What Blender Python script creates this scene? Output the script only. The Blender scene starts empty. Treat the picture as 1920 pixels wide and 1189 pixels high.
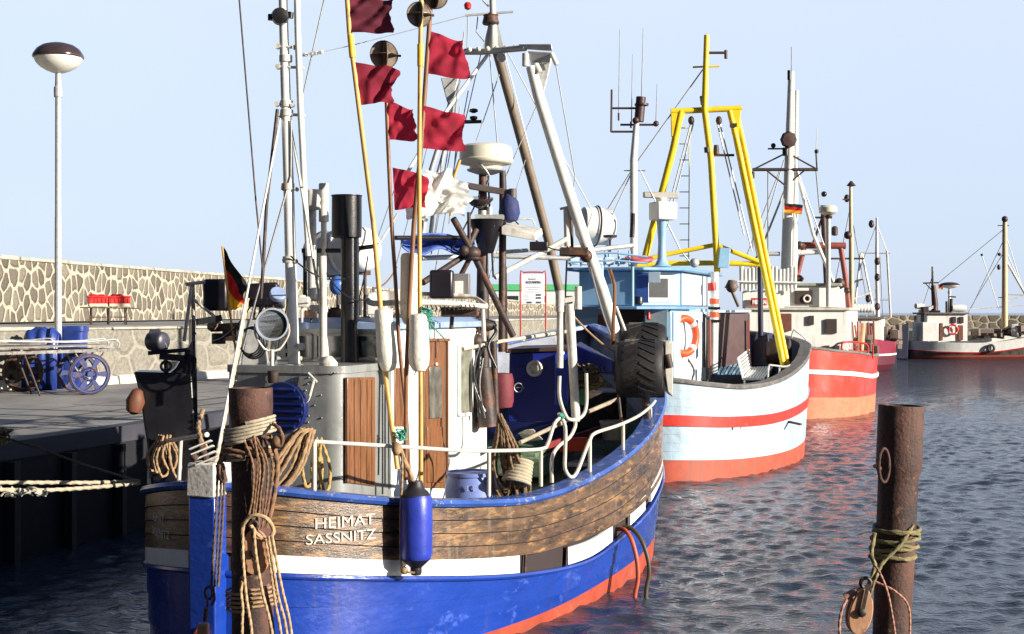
import bpy, math, random
from mathutils import Vector, Matrix, noise
rnd = random.Random(7)
R = math.radians
scene = bpy.context.scene
col = scene.collection

# ---------------------------------------------------------------- camera, sky, sun, exposure
EYE = 3.1; FP = 2667.0; CX = 960.0; HY = 585.0
cam = bpy.data.objects.new('camera', bpy.data.cameras.new('camera')); col.objects.link(cam)
cam.location = (0, 0, EYE); cam.rotation_euler = (R(90), 0, 0)
cam.data.lens = 50.0; cam.data.sensor_width = 36.0; cam.data.shift_y = -9.5/1920.0
cam.data.clip_start = 0.1; cam.data.clip_end = 6000
scene.camera = cam
SUN_AZ, SUN_EL = 117.0, 17.0           # azimuth clockwise from +Y
w_ = bpy.data.worlds.new("World"); scene.world = w_; w_.use_nodes = True
nt = w_.node_tree; nt.nodes.clear()
sky = nt.nodes.new('ShaderNodeTexSky'); sky.sky_type = 'NISHITA'; sky.sun_disc = False
sky.sun_elevation = R(SUN_EL); sky.sun_rotation = R(SUN_AZ)
sky.air_density = 1.0; sky.dust_density = 0.6; sky.ozone_density = 3.0
bg = nt.nodes.new('ShaderNodeBackground'); bg.inputs['Strength'].default_value = 0.14
wo = nt.nodes.new('ShaderNodeOutputWorld')
mxs = nt.nodes.new('ShaderNodeMix'); mxs.data_type = 'RGBA'; mxs.inputs['Factor'].default_value = .86
tcw = nt.nodes.new('ShaderNodeTexCoord'); sxw = nt.nodes.new('ShaderNodeSeparateXYZ'); rmw = nt.nodes.new('ShaderNodeMapRange')
rmw.inputs[1].default_value = 0.0; rmw.inputs[2].default_value = .45; nt.links.new(tcw.outputs['Generated'], sxw.inputs[0]); nt.links.new(sxw.outputs[2], rmw.inputs[0])
veil = nt.nodes.new('ShaderNodeMix'); veil.data_type = 'RGBA'; veil.inputs['A'].default_value = (2.40, 2.82, 3.70, 1); veil.inputs['B'].default_value = (3.6, 3.85, 4.2, 1)   # thin high cloud veil, a little brighter overhead
wnz = nt.nodes.new('ShaderNodeTexNoise'); wnz.inputs['Scale'].default_value = 1.6; wnz.inputs['Detail'].default_value = 4; nt.links.new(tcw.outputs['Generated'], wnz.inputs[0])
wad = nt.nodes.new('ShaderNodeMath'); wad.operation = 'MULTIPLY_ADD'; wad.inputs[1].default_value = .5; nt.links.new(wnz.outputs[0], wad.inputs[0]); nt.links.new(rmw.outputs[0], wad.inputs[2])
wsb = nt.nodes.new('ShaderNodeMath'); wsb.operation = 'SUBTRACT'; wsb.use_clamp = True; wsb.inputs[1].default_value = .22; nt.links.new(wad.outputs[0], wsb.inputs[0])
nt.links.new(wsb.outputs[0], veil.inputs['Factor']); nt.links.new(sky.outputs[0], mxs.inputs['A']); nt.links.new(veil.outputs['Result'], mxs.inputs['B'])
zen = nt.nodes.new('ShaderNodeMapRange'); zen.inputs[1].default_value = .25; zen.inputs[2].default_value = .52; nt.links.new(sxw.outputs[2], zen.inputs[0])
zmx = nt.nodes.new('ShaderNodeMix'); zmx.data_type = 'RGBA'; zmx.inputs['B'].default_value = (.42, .68, 1.3, 1)    # deep blue towards the zenith, darkened above the frame to lessen fill
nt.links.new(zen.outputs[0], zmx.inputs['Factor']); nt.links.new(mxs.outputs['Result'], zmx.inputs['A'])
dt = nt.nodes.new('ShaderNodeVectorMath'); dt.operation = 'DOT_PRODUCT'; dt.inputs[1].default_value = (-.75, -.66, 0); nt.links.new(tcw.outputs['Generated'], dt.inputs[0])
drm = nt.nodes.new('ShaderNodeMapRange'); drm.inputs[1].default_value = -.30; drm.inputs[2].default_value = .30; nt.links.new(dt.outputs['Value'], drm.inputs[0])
dmx = nt.nodes.new('ShaderNodeMix'); dmx.data_type = 'RGBA'; dmx.inputs['B'].default_value = (.22, .30, .52, 1)     # unseen sky behind and left of the camera, dimmed to cut fill light
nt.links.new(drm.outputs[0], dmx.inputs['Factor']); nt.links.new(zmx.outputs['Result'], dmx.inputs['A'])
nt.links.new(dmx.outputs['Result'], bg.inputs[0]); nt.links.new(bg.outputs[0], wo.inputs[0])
sl = bpy.data.lights.new('sun', 'SUN'); sl.energy = 5.0; sl.angle = R(0.5); sl.color = (1.0, 0.92, 0.80)
so = bpy.data.objects.new('sun', sl); col.objects.link(so)
sv = Vector((math.sin(R(SUN_AZ))*math.cos(R(SUN_EL)), math.cos(R(SUN_AZ))*math.cos(R(SUN_EL)), math.sin(R(SUN_EL))))
so.rotation_euler = sv.to_track_quat('Z', 'Y').to_euler()
so.location = sv*50
scene.view_settings.view_transform = 'Standard'; scene.view_settings.look = 'None'
scene.view_settings.exposure = 0.86; scene.view_settings.gamma = 1.0

# ---------------------------------------------------------------- placing helpers
def P(px, py, Z):
    return Vector(((px-CX)/FP*Z, Z, EYE-(py-HY)/FP*Z))
def V(*a): return Vector(a)

# ---------------------------------------------------------------- materials
MATS = {}
def lin(c):
    return tuple(((x/255)/12.92 if x/255 <= .04045 else ((x/255+.055)/1.055)**2.4) for x in c)
def mat(name, c, rough=.5, metal=0.0, var=.18, scale=5.0, bump=.15, bscale=30.0, c2=None, thr=.62, c2scale=9.0,
        stretch=(1, 1, 1), spec=.5, bdist=.004, soft=.04, trans=0.0, coat=0.0, c3=None, thr3=.66, c3scale=3.0, streak=None, sthr=.62, sscale=7.0, coatr=.12):
    """procedural material: base colour broken by noise, chips / stains of c2 and c3 past a threshold, noise bump"""
    if name in MATS: return MATS[name]
    m = bpy.data.materials.new(name); m.use_nodes = True; t = m.node_tree; N = t.nodes; L = t.links
    b = N['Principled BSDF']
    tc = N.new('ShaderNodeTexCoord'); mp = N.new('ShaderNodeMapping'); mp.inputs['Scale'].default_value = stretch
    L.new(tc.outputs['Object'], mp.inputs['Vector'])
    def nz(s, d=5.0, r=.6):
        n = N.new('ShaderNodeTexNoise'); n.inputs['Scale'].default_value = s; n.inputs['Detail'].default_value = d
        n.inputs['Roughness'].default_value = r
        L.new(mp.outputs[0], n.inputs['Vector']); return n
    n1 = nz(scale)
    mx = N.new('ShaderNodeMix'); mx.data_type = 'RGBA'
    lo = tuple(max(0, x*(1-var)) for x in c)+(1,); hi = tuple(min(1, x*(1+var)) for x in c)+(1,)
    rp = N.new('ShaderNodeMapRange'); rp.inputs[1].default_value = .3; rp.inputs[2].default_value = .7
    L.new(n1.outputs['Fac'], rp.inputs[0]); L.new(rp.outputs[0], mx.inputs['Factor'])
    mx.inputs['A'].default_value = lo; mx.inputs['B'].default_value = hi
    out = mx.outputs['Result']
    for cc, th, sc in ((c2, thr, c2scale), (c3, thr3, c3scale)):
        if cc is None: continue
        n2 = nz(sc, 8.0, .7); r2 = N.new('ShaderNodeMapRange')
        r2.inputs[1].default_value = th-soft; r2.inputs[2].default_value = th+soft
        L.new(n2.outputs['Fac'], r2.inputs[0])
        m2 = N.new('ShaderNodeMix'); m2.data_type = 'RGBA'
        L.new(r2.outputs[0], m2.inputs['Factor']); L.new(out, m2.inputs['A']); m2.inputs['B'].default_value = tuple(cc)+(1,)
        out = m2.outputs['Result']
    if streak:      # vertical weather streaks
        ms_ = N.new('ShaderNodeMapping'); ms_.inputs['Scale'].default_value = (1, 1, .09); L.new(tc.outputs['Object'], ms_.inputs['Vector'])
        n4 = N.new('ShaderNodeTexNoise'); n4.inputs['Scale'].default_value = sscale; n4.inputs['Detail'].default_value = 6; n4.inputs['Roughness'].default_value = .65; L.new(ms_.outputs[0], n4.inputs['Vector'])
        r4 = N.new('ShaderNodeMapRange'); r4.inputs[1].default_value = sthr-.05; r4.inputs[2].default_value = sthr+.12; r4.inputs[4].default_value = .75; L.new(n4.outputs['Fac'], r4.inputs[0])
        m4_ = N.new('ShaderNodeMix'); m4_.data_type = 'RGBA'; L.new(r4.outputs[0], m4_.inputs['Factor']); L.new(out, m4_.inputs['A']); m4_.inputs['B'].default_value = tuple(streak)+(1,); out = m4_.outputs['Result']
    L.new(out, b.inputs['Base Color'])
    rr = N.new('ShaderNodeMapRange'); rr.inputs[3].default_value = max(.02, rough-.12); rr.inputs[4].default_value = min(1, rough+.15)
    L.new(n1.outputs['Fac'], rr.inputs[0]); L.new(rr.outputs[0], b.inputs['Roughness'])
    b.inputs['Metallic'].default_value = metal; b.inputs['Specular IOR Level'].default_value = spec
    b.inputs['Coat Weight'].default_value = coat; b.inputs['Coat Roughness'].default_value = coatr
    if bump > 0:
        n3 = nz(bscale, 6.0); bp = N.new('ShaderNodeBump'); bp.inputs['Strength'].default_value = min(1, bump*3)
        bp.inputs['Distance'].default_value = bdist
        L.new(n3.outputs['Fac'], bp.inputs['Height']); L.new(bp.outputs[0], b.inputs['Normal'])
    if trans > 0:
        tr = N.new('ShaderNodeBsdfTranslucent'); L.new(out, tr.inputs['Color'])
        ms = N.new('ShaderNodeMixShader'); ms.inputs[0].default_value = trans
        o = N['Material Output']; L.new(b.outputs[0], ms.inputs[1]); L.new(tr.outputs[0], ms.inputs[2]); L.new(ms.outputs[0], o.inputs['Surface'])
    MATS[name] = m
    return m
def glassmat():
    if 'glass' in MATS: return MATS['glass']
    m = mat('glass', (.03, .04, .045), .06, var=.3, scale=1.2, bump=.03, bscale=3, spec=.9)
    return m
WHITE = mat('white_paint', (.74, .74, .70), .38, var=.08, streak=(.40, .30, .20), sthr=.62, c2=(.30, .15, .06), thr=.74, c2scale=11, bump=.06)
OFFW = mat('weathered_white_paint', (.60, .58, .52), .5, var=.2, streak=(.25, .15, .09), sthr=.58, sscale=12, c2=(.26, .12, .05), thr=.68, c2scale=12, c3=(.45, .42, .36), thr3=.58, bump=.12)
GALV = mat('galvanised_steel', (.50, .50, .48), .45, metal=.35, var=.2, scale=14, c2=(.22, .12, .06), thr=.70, bump=.1)
BLACK = mat('black_paint', (.012, .011, .013), .32, var=.3, c2=(.10, .045, .02), thr=.70, c2scale=8, bump=.12)
DARKST = mat('dark_rusty_steel', (.035, .022, .018), .55, var=.4, c2=(.12, .045, .02), thr=.56, c2scale=7, bump=.3)
RUST = mat('rusty_steel', (.085, .036, .024), .72, var=.5, scale=4, c2=(.030, .018, .016), thr=.54, c2scale=3.5, c3=(.24, .12, .075), thr3=.62, c3scale=11, bump=.6, bscale=45, bdist=.008, streak=(.035, .016, .012), sthr=.52, sscale=9)
ROPE = mat('manila_rope', (.34, .22, .12), .9, var=.35, scale=20, bump=.4, bscale=180)
ROPEW = mat('pale_rope', (.42, .36, .26), .9, var=.2, scale=20, bump=.4, bscale=180)
ROPEG = mat('green_rope', (.06, .30, .22), .8, var=.3, scale=20, bump=.3)
BAMBOO = mat('bamboo', (.62, .36, .10), .45, var=.3, scale=6, stretch=(1, 1, .3), c2=(.22, .11, .04), thr=.62, c2scale=14, bump=.1)
WOODV = mat('varnished_wood', (.20, .085, .035), .38, var=.6, scale=5, stretch=(5, 5, .5), c2=(.12, .045, .02), thr=.60, c2scale=5, bump=.2, coat=.3)
REDFLAG = mat('red_flag_cloth', (.50, .026, .060), .85, var=.3, scale=5, bump=.2, bscale=300, trans=.5)
DARKFLAG = mat('maroon_flag_cloth', (.13, .012, .030), .85, var=.3, scale=4, bump=.2, bscale=300, trans=.22)
WHITEBAG = mat('white_plastic_sheet', (.82, .82, .78), .45, var=.08, scale=6, c2=(.45, .36, .24), thr=.66, trans=.3, bump=.2)
RUBBER = mat('rubber', (.013, .011, .011), .6, var=.4, c2=(.10, .08, .06), thr=.62, c2scale=6, bump=.4)
BLUEP = mat('blue_paint', (.012, .035, .30), .3, var=.15, c2=(.35, .35, .33), thr=.76, c2scale=16, bump=.1, coat=.3)
GLASS = glassmat()
STEEL = mat('bare_steel_wire', (.30, .30, .30), .5, metal=.6, var=.2)
REDP = mat('red_paint', (.50, .018, .015), .35, var=.15, c2=(.20, .05, .03), thr=.68)
YELLOW = mat('yellow_paint', (.80, .56, .015), .4, var=.12, c2=(.25, .12, .03), thr=.67, c2scale=9, bump=.1)
ORANGE = mat('orange_plastic', (.80, .085, .02), .42, var=.1, bump=.05)

# ---------------------------------------------------------------- mesh builder
def basis(d):
    d = d.normalized(); u = d.orthogonal().normalized()
    if abs(d.z) < .98:
        u = Vector((0, 0, 1)).cross(d).normalized()
    return u, d.cross(u).normalized()
class MB:
    def __init__(s): s.v = []; s.f = []; s.m = []; s.sm = []; s.cur = 0; s.uv = {}
    def add(s, vs, fs, smooth=True):
        o = len(s.v); s.v += [Vector(x) for x in vs]
        for f in fs: s.f.append([o+i for i in f]); s.m.append(s.cur); s.sm.append(smooth)
        return s
    def hexa(s, p):  # 8 points: bottom 4 (ccw), top 4
        return s.add(p, [(3, 2, 1, 0), (4, 5, 6, 7), (0, 1, 5, 4), (1, 2, 6, 5), (2, 3, 7, 6), (3, 0, 4, 7)], False)
    def box(s, c, size, ux=None, uy=None, uz=None):
        ux = (ux or V(1, 0, 0)).normalized(); uz = (uz or V(0, 0, 1)).normalized(); uy = (uy or uz.cross(ux)).normalized()
        a, b, d = ux*size[0]/2, uy*size[1]/2, uz*size[2]/2; c = Vector(c)
        return s.hexa([c-a-b-d, c+a-b-d, c+a+b-d, c-a+b-d, c-a-b+d, c+a-b+d, c+a+b+d, c-a+b+d])
    def bar(s, p0, p1, w, h, up=None):
        p0 = Vector(p0); p1 = Vector(p1); d = (p1-p0)
        up = up or V(0, 0, 1)
        if abs(d.normalized().dot(up)) > .98: up = V(1, 0, 0)
        side = d.cross(up).normalized(); u2 = side.cross(d).normalized()
        return s.box((p0+p1)/2, (d.length, w, h), d, -side, u2)
    def prism(s, pts, ext):  # polygon points extruded by vector
        n = len(pts); ext = Vector(ext); pts = [Vector(p) for p in pts]
        f = [tuple(range(n-1, -1, -1)), tuple(range(n, 2*n))]+[(i, (i+1) % n, n+(i+1) % n, n+i) for i in range(n)]
        return s.add(pts+[p+ext for p in pts], f, False)
    def tube(s, pts, r, seg=10, caps=True, closed=False, lobes=0, twist=0.0, wob=0.0):
        pts = [Vector(p) for p in pts]; n = len(pts)
        rs = r if isinstance(r, (list, tuple)) else [r]*n
        vs = []; u = None; dist = 0
        for i in range(n):
            if closed: d = pts[(i+1) % n]-pts[i-1]
            else: d = pts[min(i+1, n-1)]-pts[max(i-1, 0)]
            if d.length < 1e-9: d = V(0, 0, 1)
            d.normalize()
            if u is None: u, _ = basis(d)
            u = (u-d*u.dot(d))
            if u.length < 1e-6: u, _ = basis(d)
            u.normalize(); w = d.cross(u)
            if i: dist += (pts[i]-pts[i-1]).length
            for k in range(seg):
                a = 2*math.pi*k/seg; rr = rs[i]
                if lobes: rr *= 1+.16*math.cos(lobes*a-twist*dist)
                vs.append(pts[i]+(u*math.cos(a)+w*math.sin(a))*rr)
        fs = []
        for i in range(n if closed else n-1):
            j = (i+1) % n
            for k in range(seg):
                k2 = (k+1) % seg
                fs.append((i*seg+k, i*seg+k2, j*seg+k2, j*seg+k))
        if caps and not closed:
            fs.append(tuple(range(seg-1, -1, -1))); fs.append(tuple((n-1)*seg+k for k in range(seg)))
        return s.add(vs, fs)
    def cyl(s, p0, p1, r0, r1=None, seg=14, caps=True):
        return s.tube([p0, p1], [r0, r0 if r1 is None else r1], seg, caps)
    def rope(s, pts, r, step=None):
        c = smooth_path(pts, step or r*1.3)
        return s.tube(c, r, 9, True, False, 3, 1.1/r)
    def lathe(s, prof, o, axis=None, seg=24, ux=None, sq=1.0):
        axis = (axis or V(0, 0, 1)).normalized(); u, w = basis(axis)
        if ux: u = ux.normalized(); w = axis.cross(u)
        o = Vector(o); vs = []; n = len(prof)
        for (r, h) in prof:
            for k in range(seg):
                a = 2*math.pi*k/seg; vs.append(o+axis*h+(u*math.cos(a)+w*math.sin(a)*sq)*max(r, 1e-4))
        fs = [(i*seg+k, i*seg+(k+1) % seg, (i+1)*seg+(k+1) % seg, (i+1)*seg+k) for i in range(n-1) for k in range(seg)]
        fs += [tuple(range(seg-1, -1, -1)), tuple((n-1)*seg+k for k in range(seg))]
        return s.add(vs, fs)
    def torus(s, c, nrm, R_, r, seg=28, sub=8, sq=1.0):
        u, w = basis(Vector(nrm)); c = Vector(c)
        return s.tube([c+(u*math.cos(2*math.pi*k/seg)+w*math.sin(2*math.pi*k/seg)*sq)*R_ for k in range(seg)], r, sub, False, True)
    def ball(s, c, r, seg=14, rings=8, sc=(1, 1, 1)):
        c = Vector(c); vs = []
        for i in range(rings+1):
            t = math.pi*i/rings
            for k in range(seg):
                a = 2*math.pi*k/seg
                vs.append(c+V(math.sin(t)*math.cos(a)*sc[0], math.sin(t)*math.sin(a)*sc[1], math.cos(t)*sc[2])*r)
        return s.add(vs, [(i*seg+k, (i+1)*seg+k, (i+1)*seg+(k+1) % seg, i*seg+(k+1) % seg) for i in range(rings) for k in range(seg)])
    def split(s, name, mats, parent=None, **kw):
        n = len(s.v); par = list(range(n))
        def find(i):
            while par[i] != i: par[i] = par[par[i]]; i = par[i]
            return i
        for f in s.f:
            r0 = find(f[0])
            for i in f[1:]: par[find(i)] = r0
        comp = {}
        for fi, f in enumerate(s.f): comp.setdefault(find(f[0]), []).append(fi)
        out = []
        for fl in comp.values():
            m = MB(); mp = {}
            for fi in fl:
                g = []
                for i in s.f[fi]:
                    if i not in mp: mp[i] = len(m.v); m.v.append(s.v[i])
                    g.append(mp[i])
                m.f.append(g); m.m.append(s.m[fi]); m.sm.append(s.sm[fi])
            out.append(m.build(name, mats, parent, **kw))
        return out
    def build(s, name, mats, parent=None, bevel=0.0, ang=38, subd=0, solid=0.0, **tags):
        me = bpy.data.meshes.new(name)
        inv = Matrix.Identity(4)
        org = V(0, 0, 0)
        if parent is not None:
            par = []
            q = parent
            while q is not None: par.append(q); q = q.parent
            M = Matrix.Identity(4)
            for q in reversed(par): M = M @ Matrix.LocRotScale(q.location, q.rotation_euler, q.scale)
            inv = M.inverted()
        else:
            xs = [p.x for p in s.v]; ys = [p.y for p in s.v]; zs = [p.z for p in s.v]
            org = V((min(xs)+max(xs))/2, (min(ys)+max(ys))/2, min(zs)); inv = Matrix.Translation(-org)
        me.from_pydata([tuple(inv @ p) for p in s.v], [], s.f)
        if not isinstance(mats, (list, tuple)): mats = [mats]
        for m in mats: me.materials.append(m)
        me.polygons.foreach_set('material_index', s.m); me.polygons.foreach_set('use_smooth', s.sm)
        if s.uv:
            ul = me.uv_layers.new(name='UVMap')
            for p in me.polygons:
                for li in p.loop_indices:
                    ul.data[li].uv = s.uv.get(me.loops[li].vertex_index, (0, 0))
        me.update()
        try: me.set_sharp_from_angle(angle=R(ang))
        except Exception: pass
        o = bpy.data.objects.new(name, me); col.objects.link(o)
        if parent is not None: o.parent = parent
        else: o.location = org
        if solid:
            md = o.modifiers.new('solid', 'SOLIDIFY'); md.thickness = solid; md.offset = 0
        if bevel:
            md = o.modifiers.new('bevel', 'BEVEL'); md.width = bevel; md.segments = 2; md.limit_method = 'ANGLE'; md.angle_limit = R(40)
        if subd:
            md = o.modifiers.new('subd', 'SUBSURF'); md.levels = subd; md.render_levels = subd
        for k, x in tags.items(): o[k] = x
        return o
def smooth_path(pts, step):
    pts = [Vector(p) for p in pts]
    if len(pts) < 3:
        n = max(2, int((pts[1]-pts[0]).length/step)); return [pts[0].lerp(pts[1], i/n) for i in range(n+1)]
    q = [pts[0]*2-pts[1]]+pts+[pts[-1]*2-pts[-2]]; out = []
    for i in range(1, len(q)-2):
        a, b, c, d = q[i-1], q[i], q[i+1], q[i+2]; n = max(2, int((c-b).length/step))
        for k in range(n):
            t = k/n; t2 = t*t; t3 = t2*t
            out.append(.5*((2*b)+(c-a)*t+(2*a-5*b+4*c-d)*t2+(3*b-3*c+d-a)*t3))
    out.append(pts[-1]); return out
def thing(name, label, cat, loc=(0, 0, 0), rz=0.0, group=None):
    o = bpy.data.objects.new(name, None); col.objects.link(o); o.location = loc; o.rotation_euler = (0, 0, rz)
    o.empty_display_size = .2; o['label'] = label; o['category'] = cat
    if group: o['group'] = group
    return o
def tube1(name, pts, r, m, parent=None, seg=10, sm=0, **tags):
    if sm: pts = smooth_path(pts, sm)
    return MB().tube(pts, r, seg).build(name, m, parent, **tags)
def text_mesh(txt, size, ext=.004, bold=0.0):
    c = bpy.data.curves.new('lettering', 'FONT'); c.body = txt; c.size = size; c.extrude = ext; c.offset = bold
    c.align_x = 'LEFT'; c.resolution_u = 3
    o = bpy.data.objects.new('lettering', c); col.objects.link(o)
    dg = bpy.context.evaluated_depsgraph_get(); dg.update()
    me = bpy.data.meshes.new_from_object(o.evaluated_get(dg))
    vs = [v.co.copy() for v in me.vertices]; fs = [tuple(p.vertices) for p in me.polygons]
    bpy.data.objects.remove(o); bpy.data.curves.remove(c); bpy.data.meshes.remove(me)
    return vs, fs
def put_text(txt, size, origin, ux, uz, nrm, name, m, parent, width=None, ext=.003, bold=0.0):
    vs, fs = text_mesh(txt, size, ext, bold)
    wd = max(v.x for v in vs)-min(v.x for v in vs); k = (width/wd) if width else 1
    x0 = min(v.x for v in vs); o = Vector(origin)
    b = MB(); b.add([o+ux*((v.x-x0)*k)+uz*v.y+nrm*(v.z+ext+.001) for v in vs], fs, False)
    return b.build(name, m, parent)

# ---------------------------------------------------------------- a wooden cutter's frame and hull
class Boat:
    def __init__(s, name, label, X0, Z0, yawdeg, plan, sheer, L, group='fishing boats moored in a row along the quay', ell=None):
        s.o = V(X0, Z0, 0); y = R(yawdeg); s.d = V(math.sin(y), math.cos(y), 0); s.s = V(math.cos(y), -math.sin(y), 0)
        s.plan = plan; s.sheer = sheer; s.L = L; s.ell = ell
        s.root = thing(name, label, 'fishing boat', (X0, Z0, 0), math.atan2(s.d.y, s.d.x), group)
        s.tab = []
        n = 120
        for i in range(n+1):
            t = i/n; a = L*(t*t*(3-2*t)*.35+.65*(.5-.5*math.cos(math.pi*t))); s.tab.append((a, s.w(a)))
        s.tab[-1] = (L, 0.0); s.tab[0] = (0, 0.0)
        # outline starboard from stern to bow with normals
        s.out = []
        for i, (a, w) in enumerate(s.tab):
            i0, i1 = max(0, i-1), min(n, i+1)
            if i == 0: nr = (-1, 0)
            elif i == n: nr = (1, 0)
            else:
                da = s.tab[i1][0]-s.tab[i0][0]; dw = s.tab[i1][1]-s.tab[i0][1]; l = math.hypot(da, dw) or 1; nr = (-dw/l, da/l)
            s.out.append((a, w, nr))
    def w(s, a):
        W, A, ac = s.ell
        if a <= ac: return W*math.sqrt(max(0, 1-(1-a/A)**2))
        return interp(s.plan, a)
    def z(s, a): return interp(s.sheer, a)
    def B(s, a, b, z): return V(*(s.o+s.d*a+s.s*b).xy, z)
    def S(s, px, py, b):        # ray against the fore-and-aft plane at offset b (starboard +)
        r = V((px-CX)/FP, 1, -(py-HY)/FP); n = s.s; t = (n.dot(s.o)+b)/n.dot(r)
        return V(r.x*t, r.y*t, EYE+r.z*t)
    def A(s, px, py, a):        # ray against the athwartships plane at a
        r = V((px-CX)/FP, 1, -(py-HY)/FP); n = s.d; t = (n.dot(s.o)+a)/n.dot(r)
        return V(r.x*t, r.y*t, EYE+r.z*t)
    def G(s, px, py, off=0.0, port=False, amax=7.4):   # ray against the outline (offset inwards by off)
        best = None; sg = -1 if port else 1
        for i in range(2, len(s.out)-1):
            a, w, n = s.out[i]
            if a > amax: break
            p = s.o+s.d*(a+n[0]*off)+s.s*sg*(w+n[1]*off)
            e = abs(CX+FP*p.x/p.y-px)
            if best is None or e < best[0]: best = (e, p)
        p = best[1]; return V(p.x, p.y, EYE-(py-HY)/FP*p.y)
    def ring(s, off, zf, side=1, a0=None, a1=None, sc=1.0, rake=None):
        r = []
        for (a, w, n) in s.out:
            if a0 is not None and a < a0: continue
            if a1 is not None and a > a1: continue
            z = zf(a); aa = a+n[0]*off; b = w*sc+n[1]*off
            if a > .6*s.L:
                aa += (z-.6)*.32*((a-.6*s.L)/(.4*s.L))**2
                if off < 0: aa += off*.4*((a-.6*s.L)/(.4*s.L))**2
            r.append(s.B(aa, side*max(b, 0.0 if off <= 0 else .02), z))
        return r
    def loft(s, mb, rings):
        n = len(rings[0]); vs = [p for r in rings for p in r]
        return mb.add(vs, [(i*n+k, i*n+k+1, (i+1)*n+k+1, (i+1)*n+k) for i in range(len(rings)-1) for k in range(n-1)])
    def hull(s, levels, mats):
        """levels: list of (zfun, width scale, offset, material index of the strip below)"""
        mb = MB()
        for side in (1, -1):
            for (l0, l1) in zip(levels[:-1], levels[1:]):
                mb.cur = l0[3]
                s.loft(mb, [s.ring(l0[2], l0[0], side, sc=l0[1]), s.ring(l1[2], l1[0], side, sc=l1[1])])
        return mb.build('hull', mats, s.root, ang=50)
    def sweep(s, name, prof, zf, m, side=None, a0=None, a1=None, parent=None, cap=True):
        """profile [(off, dz)...] swept along the outline"""
        mb = MB()
        for sd in ((1, -1) if side is None else (side,)):
            rings = [s.ring(off, (lambda a, dz=dz: zf(a)+dz), sd, a0, a1) for off, dz in prof+prof[:1]]
            s.loft(mb, rings)
            if cap and (a0 is not None or a1 is not None):
                for e in (0, -1): mb.add([r[e] for r in rings[:-1]], [tuple(range(len(prof)))], False)
        return mb.build(name, m, parent or s.root, ang=40)
    def deck(s, zf, off, m, a0=None, a1=None, name='deck'):
        mb = MB(); r1 = s.ring(off, zf, 1, a0, a1); r2 = s.ring(off, zf, -1, a0, a1)
        cam_ = [(p+q)/2+V(0, 0, .03) for p, q in zip(r1, r2)]
        s.loft(mb, [r1, cam_, r2]); return mb.build(name, m, s.root)
    def lettering(s, txt, size, u0, z0, side, m, width=None, name='lettering', a_start=.0):
        vs, fs = text_mesh(txt, size, .0008, 0)
        x0 = min(v.x for v in vs); wd = max(v.x for v in vs)-x0; k = width/wd if width else 1
        r = s.ring(.012, lambda a: 0, side); acc = [0]
        for i in range(1, len(r)): acc.append(acc[-1]+(r[i]-r[i-1]).length)
        def at(u):
            for i in range(1, len(r)):
                if acc[i] >= u or i == len(r)-1:
                    t = (u-acc[i-1])/(acc[i]-acc[i-1]); d = (r[i]-r[i-1]).normalized()
                    n = V(d.y, -d.x, 0)*(1 if side > 0 else -1); return r[i-1].lerp(r[i], t), n
        out = []
        for v in vs:
            u = u0+(v.x-x0)*k if side > 0 else u0-(v.x-x0)*k
            p, n = at(u); out.append(V(p.x, p.y, z0+v.y)+n*(v.z+.004))
        return MB().add(out, fs, False).build(name, m, s.root)
def interp(tab, x):
    if x <= tab[0][0]: return tab[0][1]
    if x >= tab[-1][0]: return tab[-1][1]
    for i in range(len(tab)-1):
        if x <= tab[i+1][0]:
            break
    x0, y0 = tab[i]; x1, y1 = tab[i+1]; h = x1-x0; t = (x-x0)/h
    m0 = (y1-y0)/h if i == 0 else (y1-tab[i-1][1])/(x1-tab[i-1][0])
    m1 = (y1-y0)/h if i+2 >= len(tab) else (tab[i+2][1]-y0)/(tab[i+2][0]-x0)
    t2 = t*t; t3 = t2*t
    return (2*t3-3*t2+1)*y0+(t3-2*t2+t)*h*m0+(-2*t3+3*t2)*y1+(t3-t2)*h*m1

def cloth(mb, h0, h1, f0, f1, depth, nu=26, nv=18, seed=0, amp=.05, rag=.02, sag=0.0):
    """flag: hoist top/bottom h0,h1, fly top/bottom f0,f1 (world), folds along depth vector"""
    rr = random.Random(seed); ph = rr.uniform(0, 6); dv = Vector(depth)
    vs = []
    for i in range(nu+1):
        u = i/nu
        for j in range(nv+1):
            v = j/nv
            a = h0.lerp(f0, u); b = h1.lerp(f1, u); p = a.lerp(b, v)
            fan = math.sin((u*3.0+v*(2.2-1.2*u)*1.6)*3.1+ph)*u**.6
            p = p+dv*amp*(fan+.45*math.sin(u*13+v*7+ph*2)*u+.35*noise.noise(V(u*4, v*4, seed)))
            ed = (f0-h0).normalized()
            p = p+ed*(noise.noise(V(v*5, seed, 0))*rag*2.2+noise.noise(V(v*17, seed, 3))*rag*.7)*u**6
            up = (h0-h1).normalized()
            p = p+up*(math.sin(u*4.5+seed)*rag*1.3-sag*math.sin(u*math.pi))*u+(f0-h0).normalized()*math.sin(v*5+seed*1.7)*rag*.9*u
            vs.append(p)
    n = nv+1
    return mb.add(vs, [(i*n+j, (i+1)*n+j, (i+1)*n+j+1, i*n+j+1) for i in range(nu) for j in range(nv)])
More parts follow.
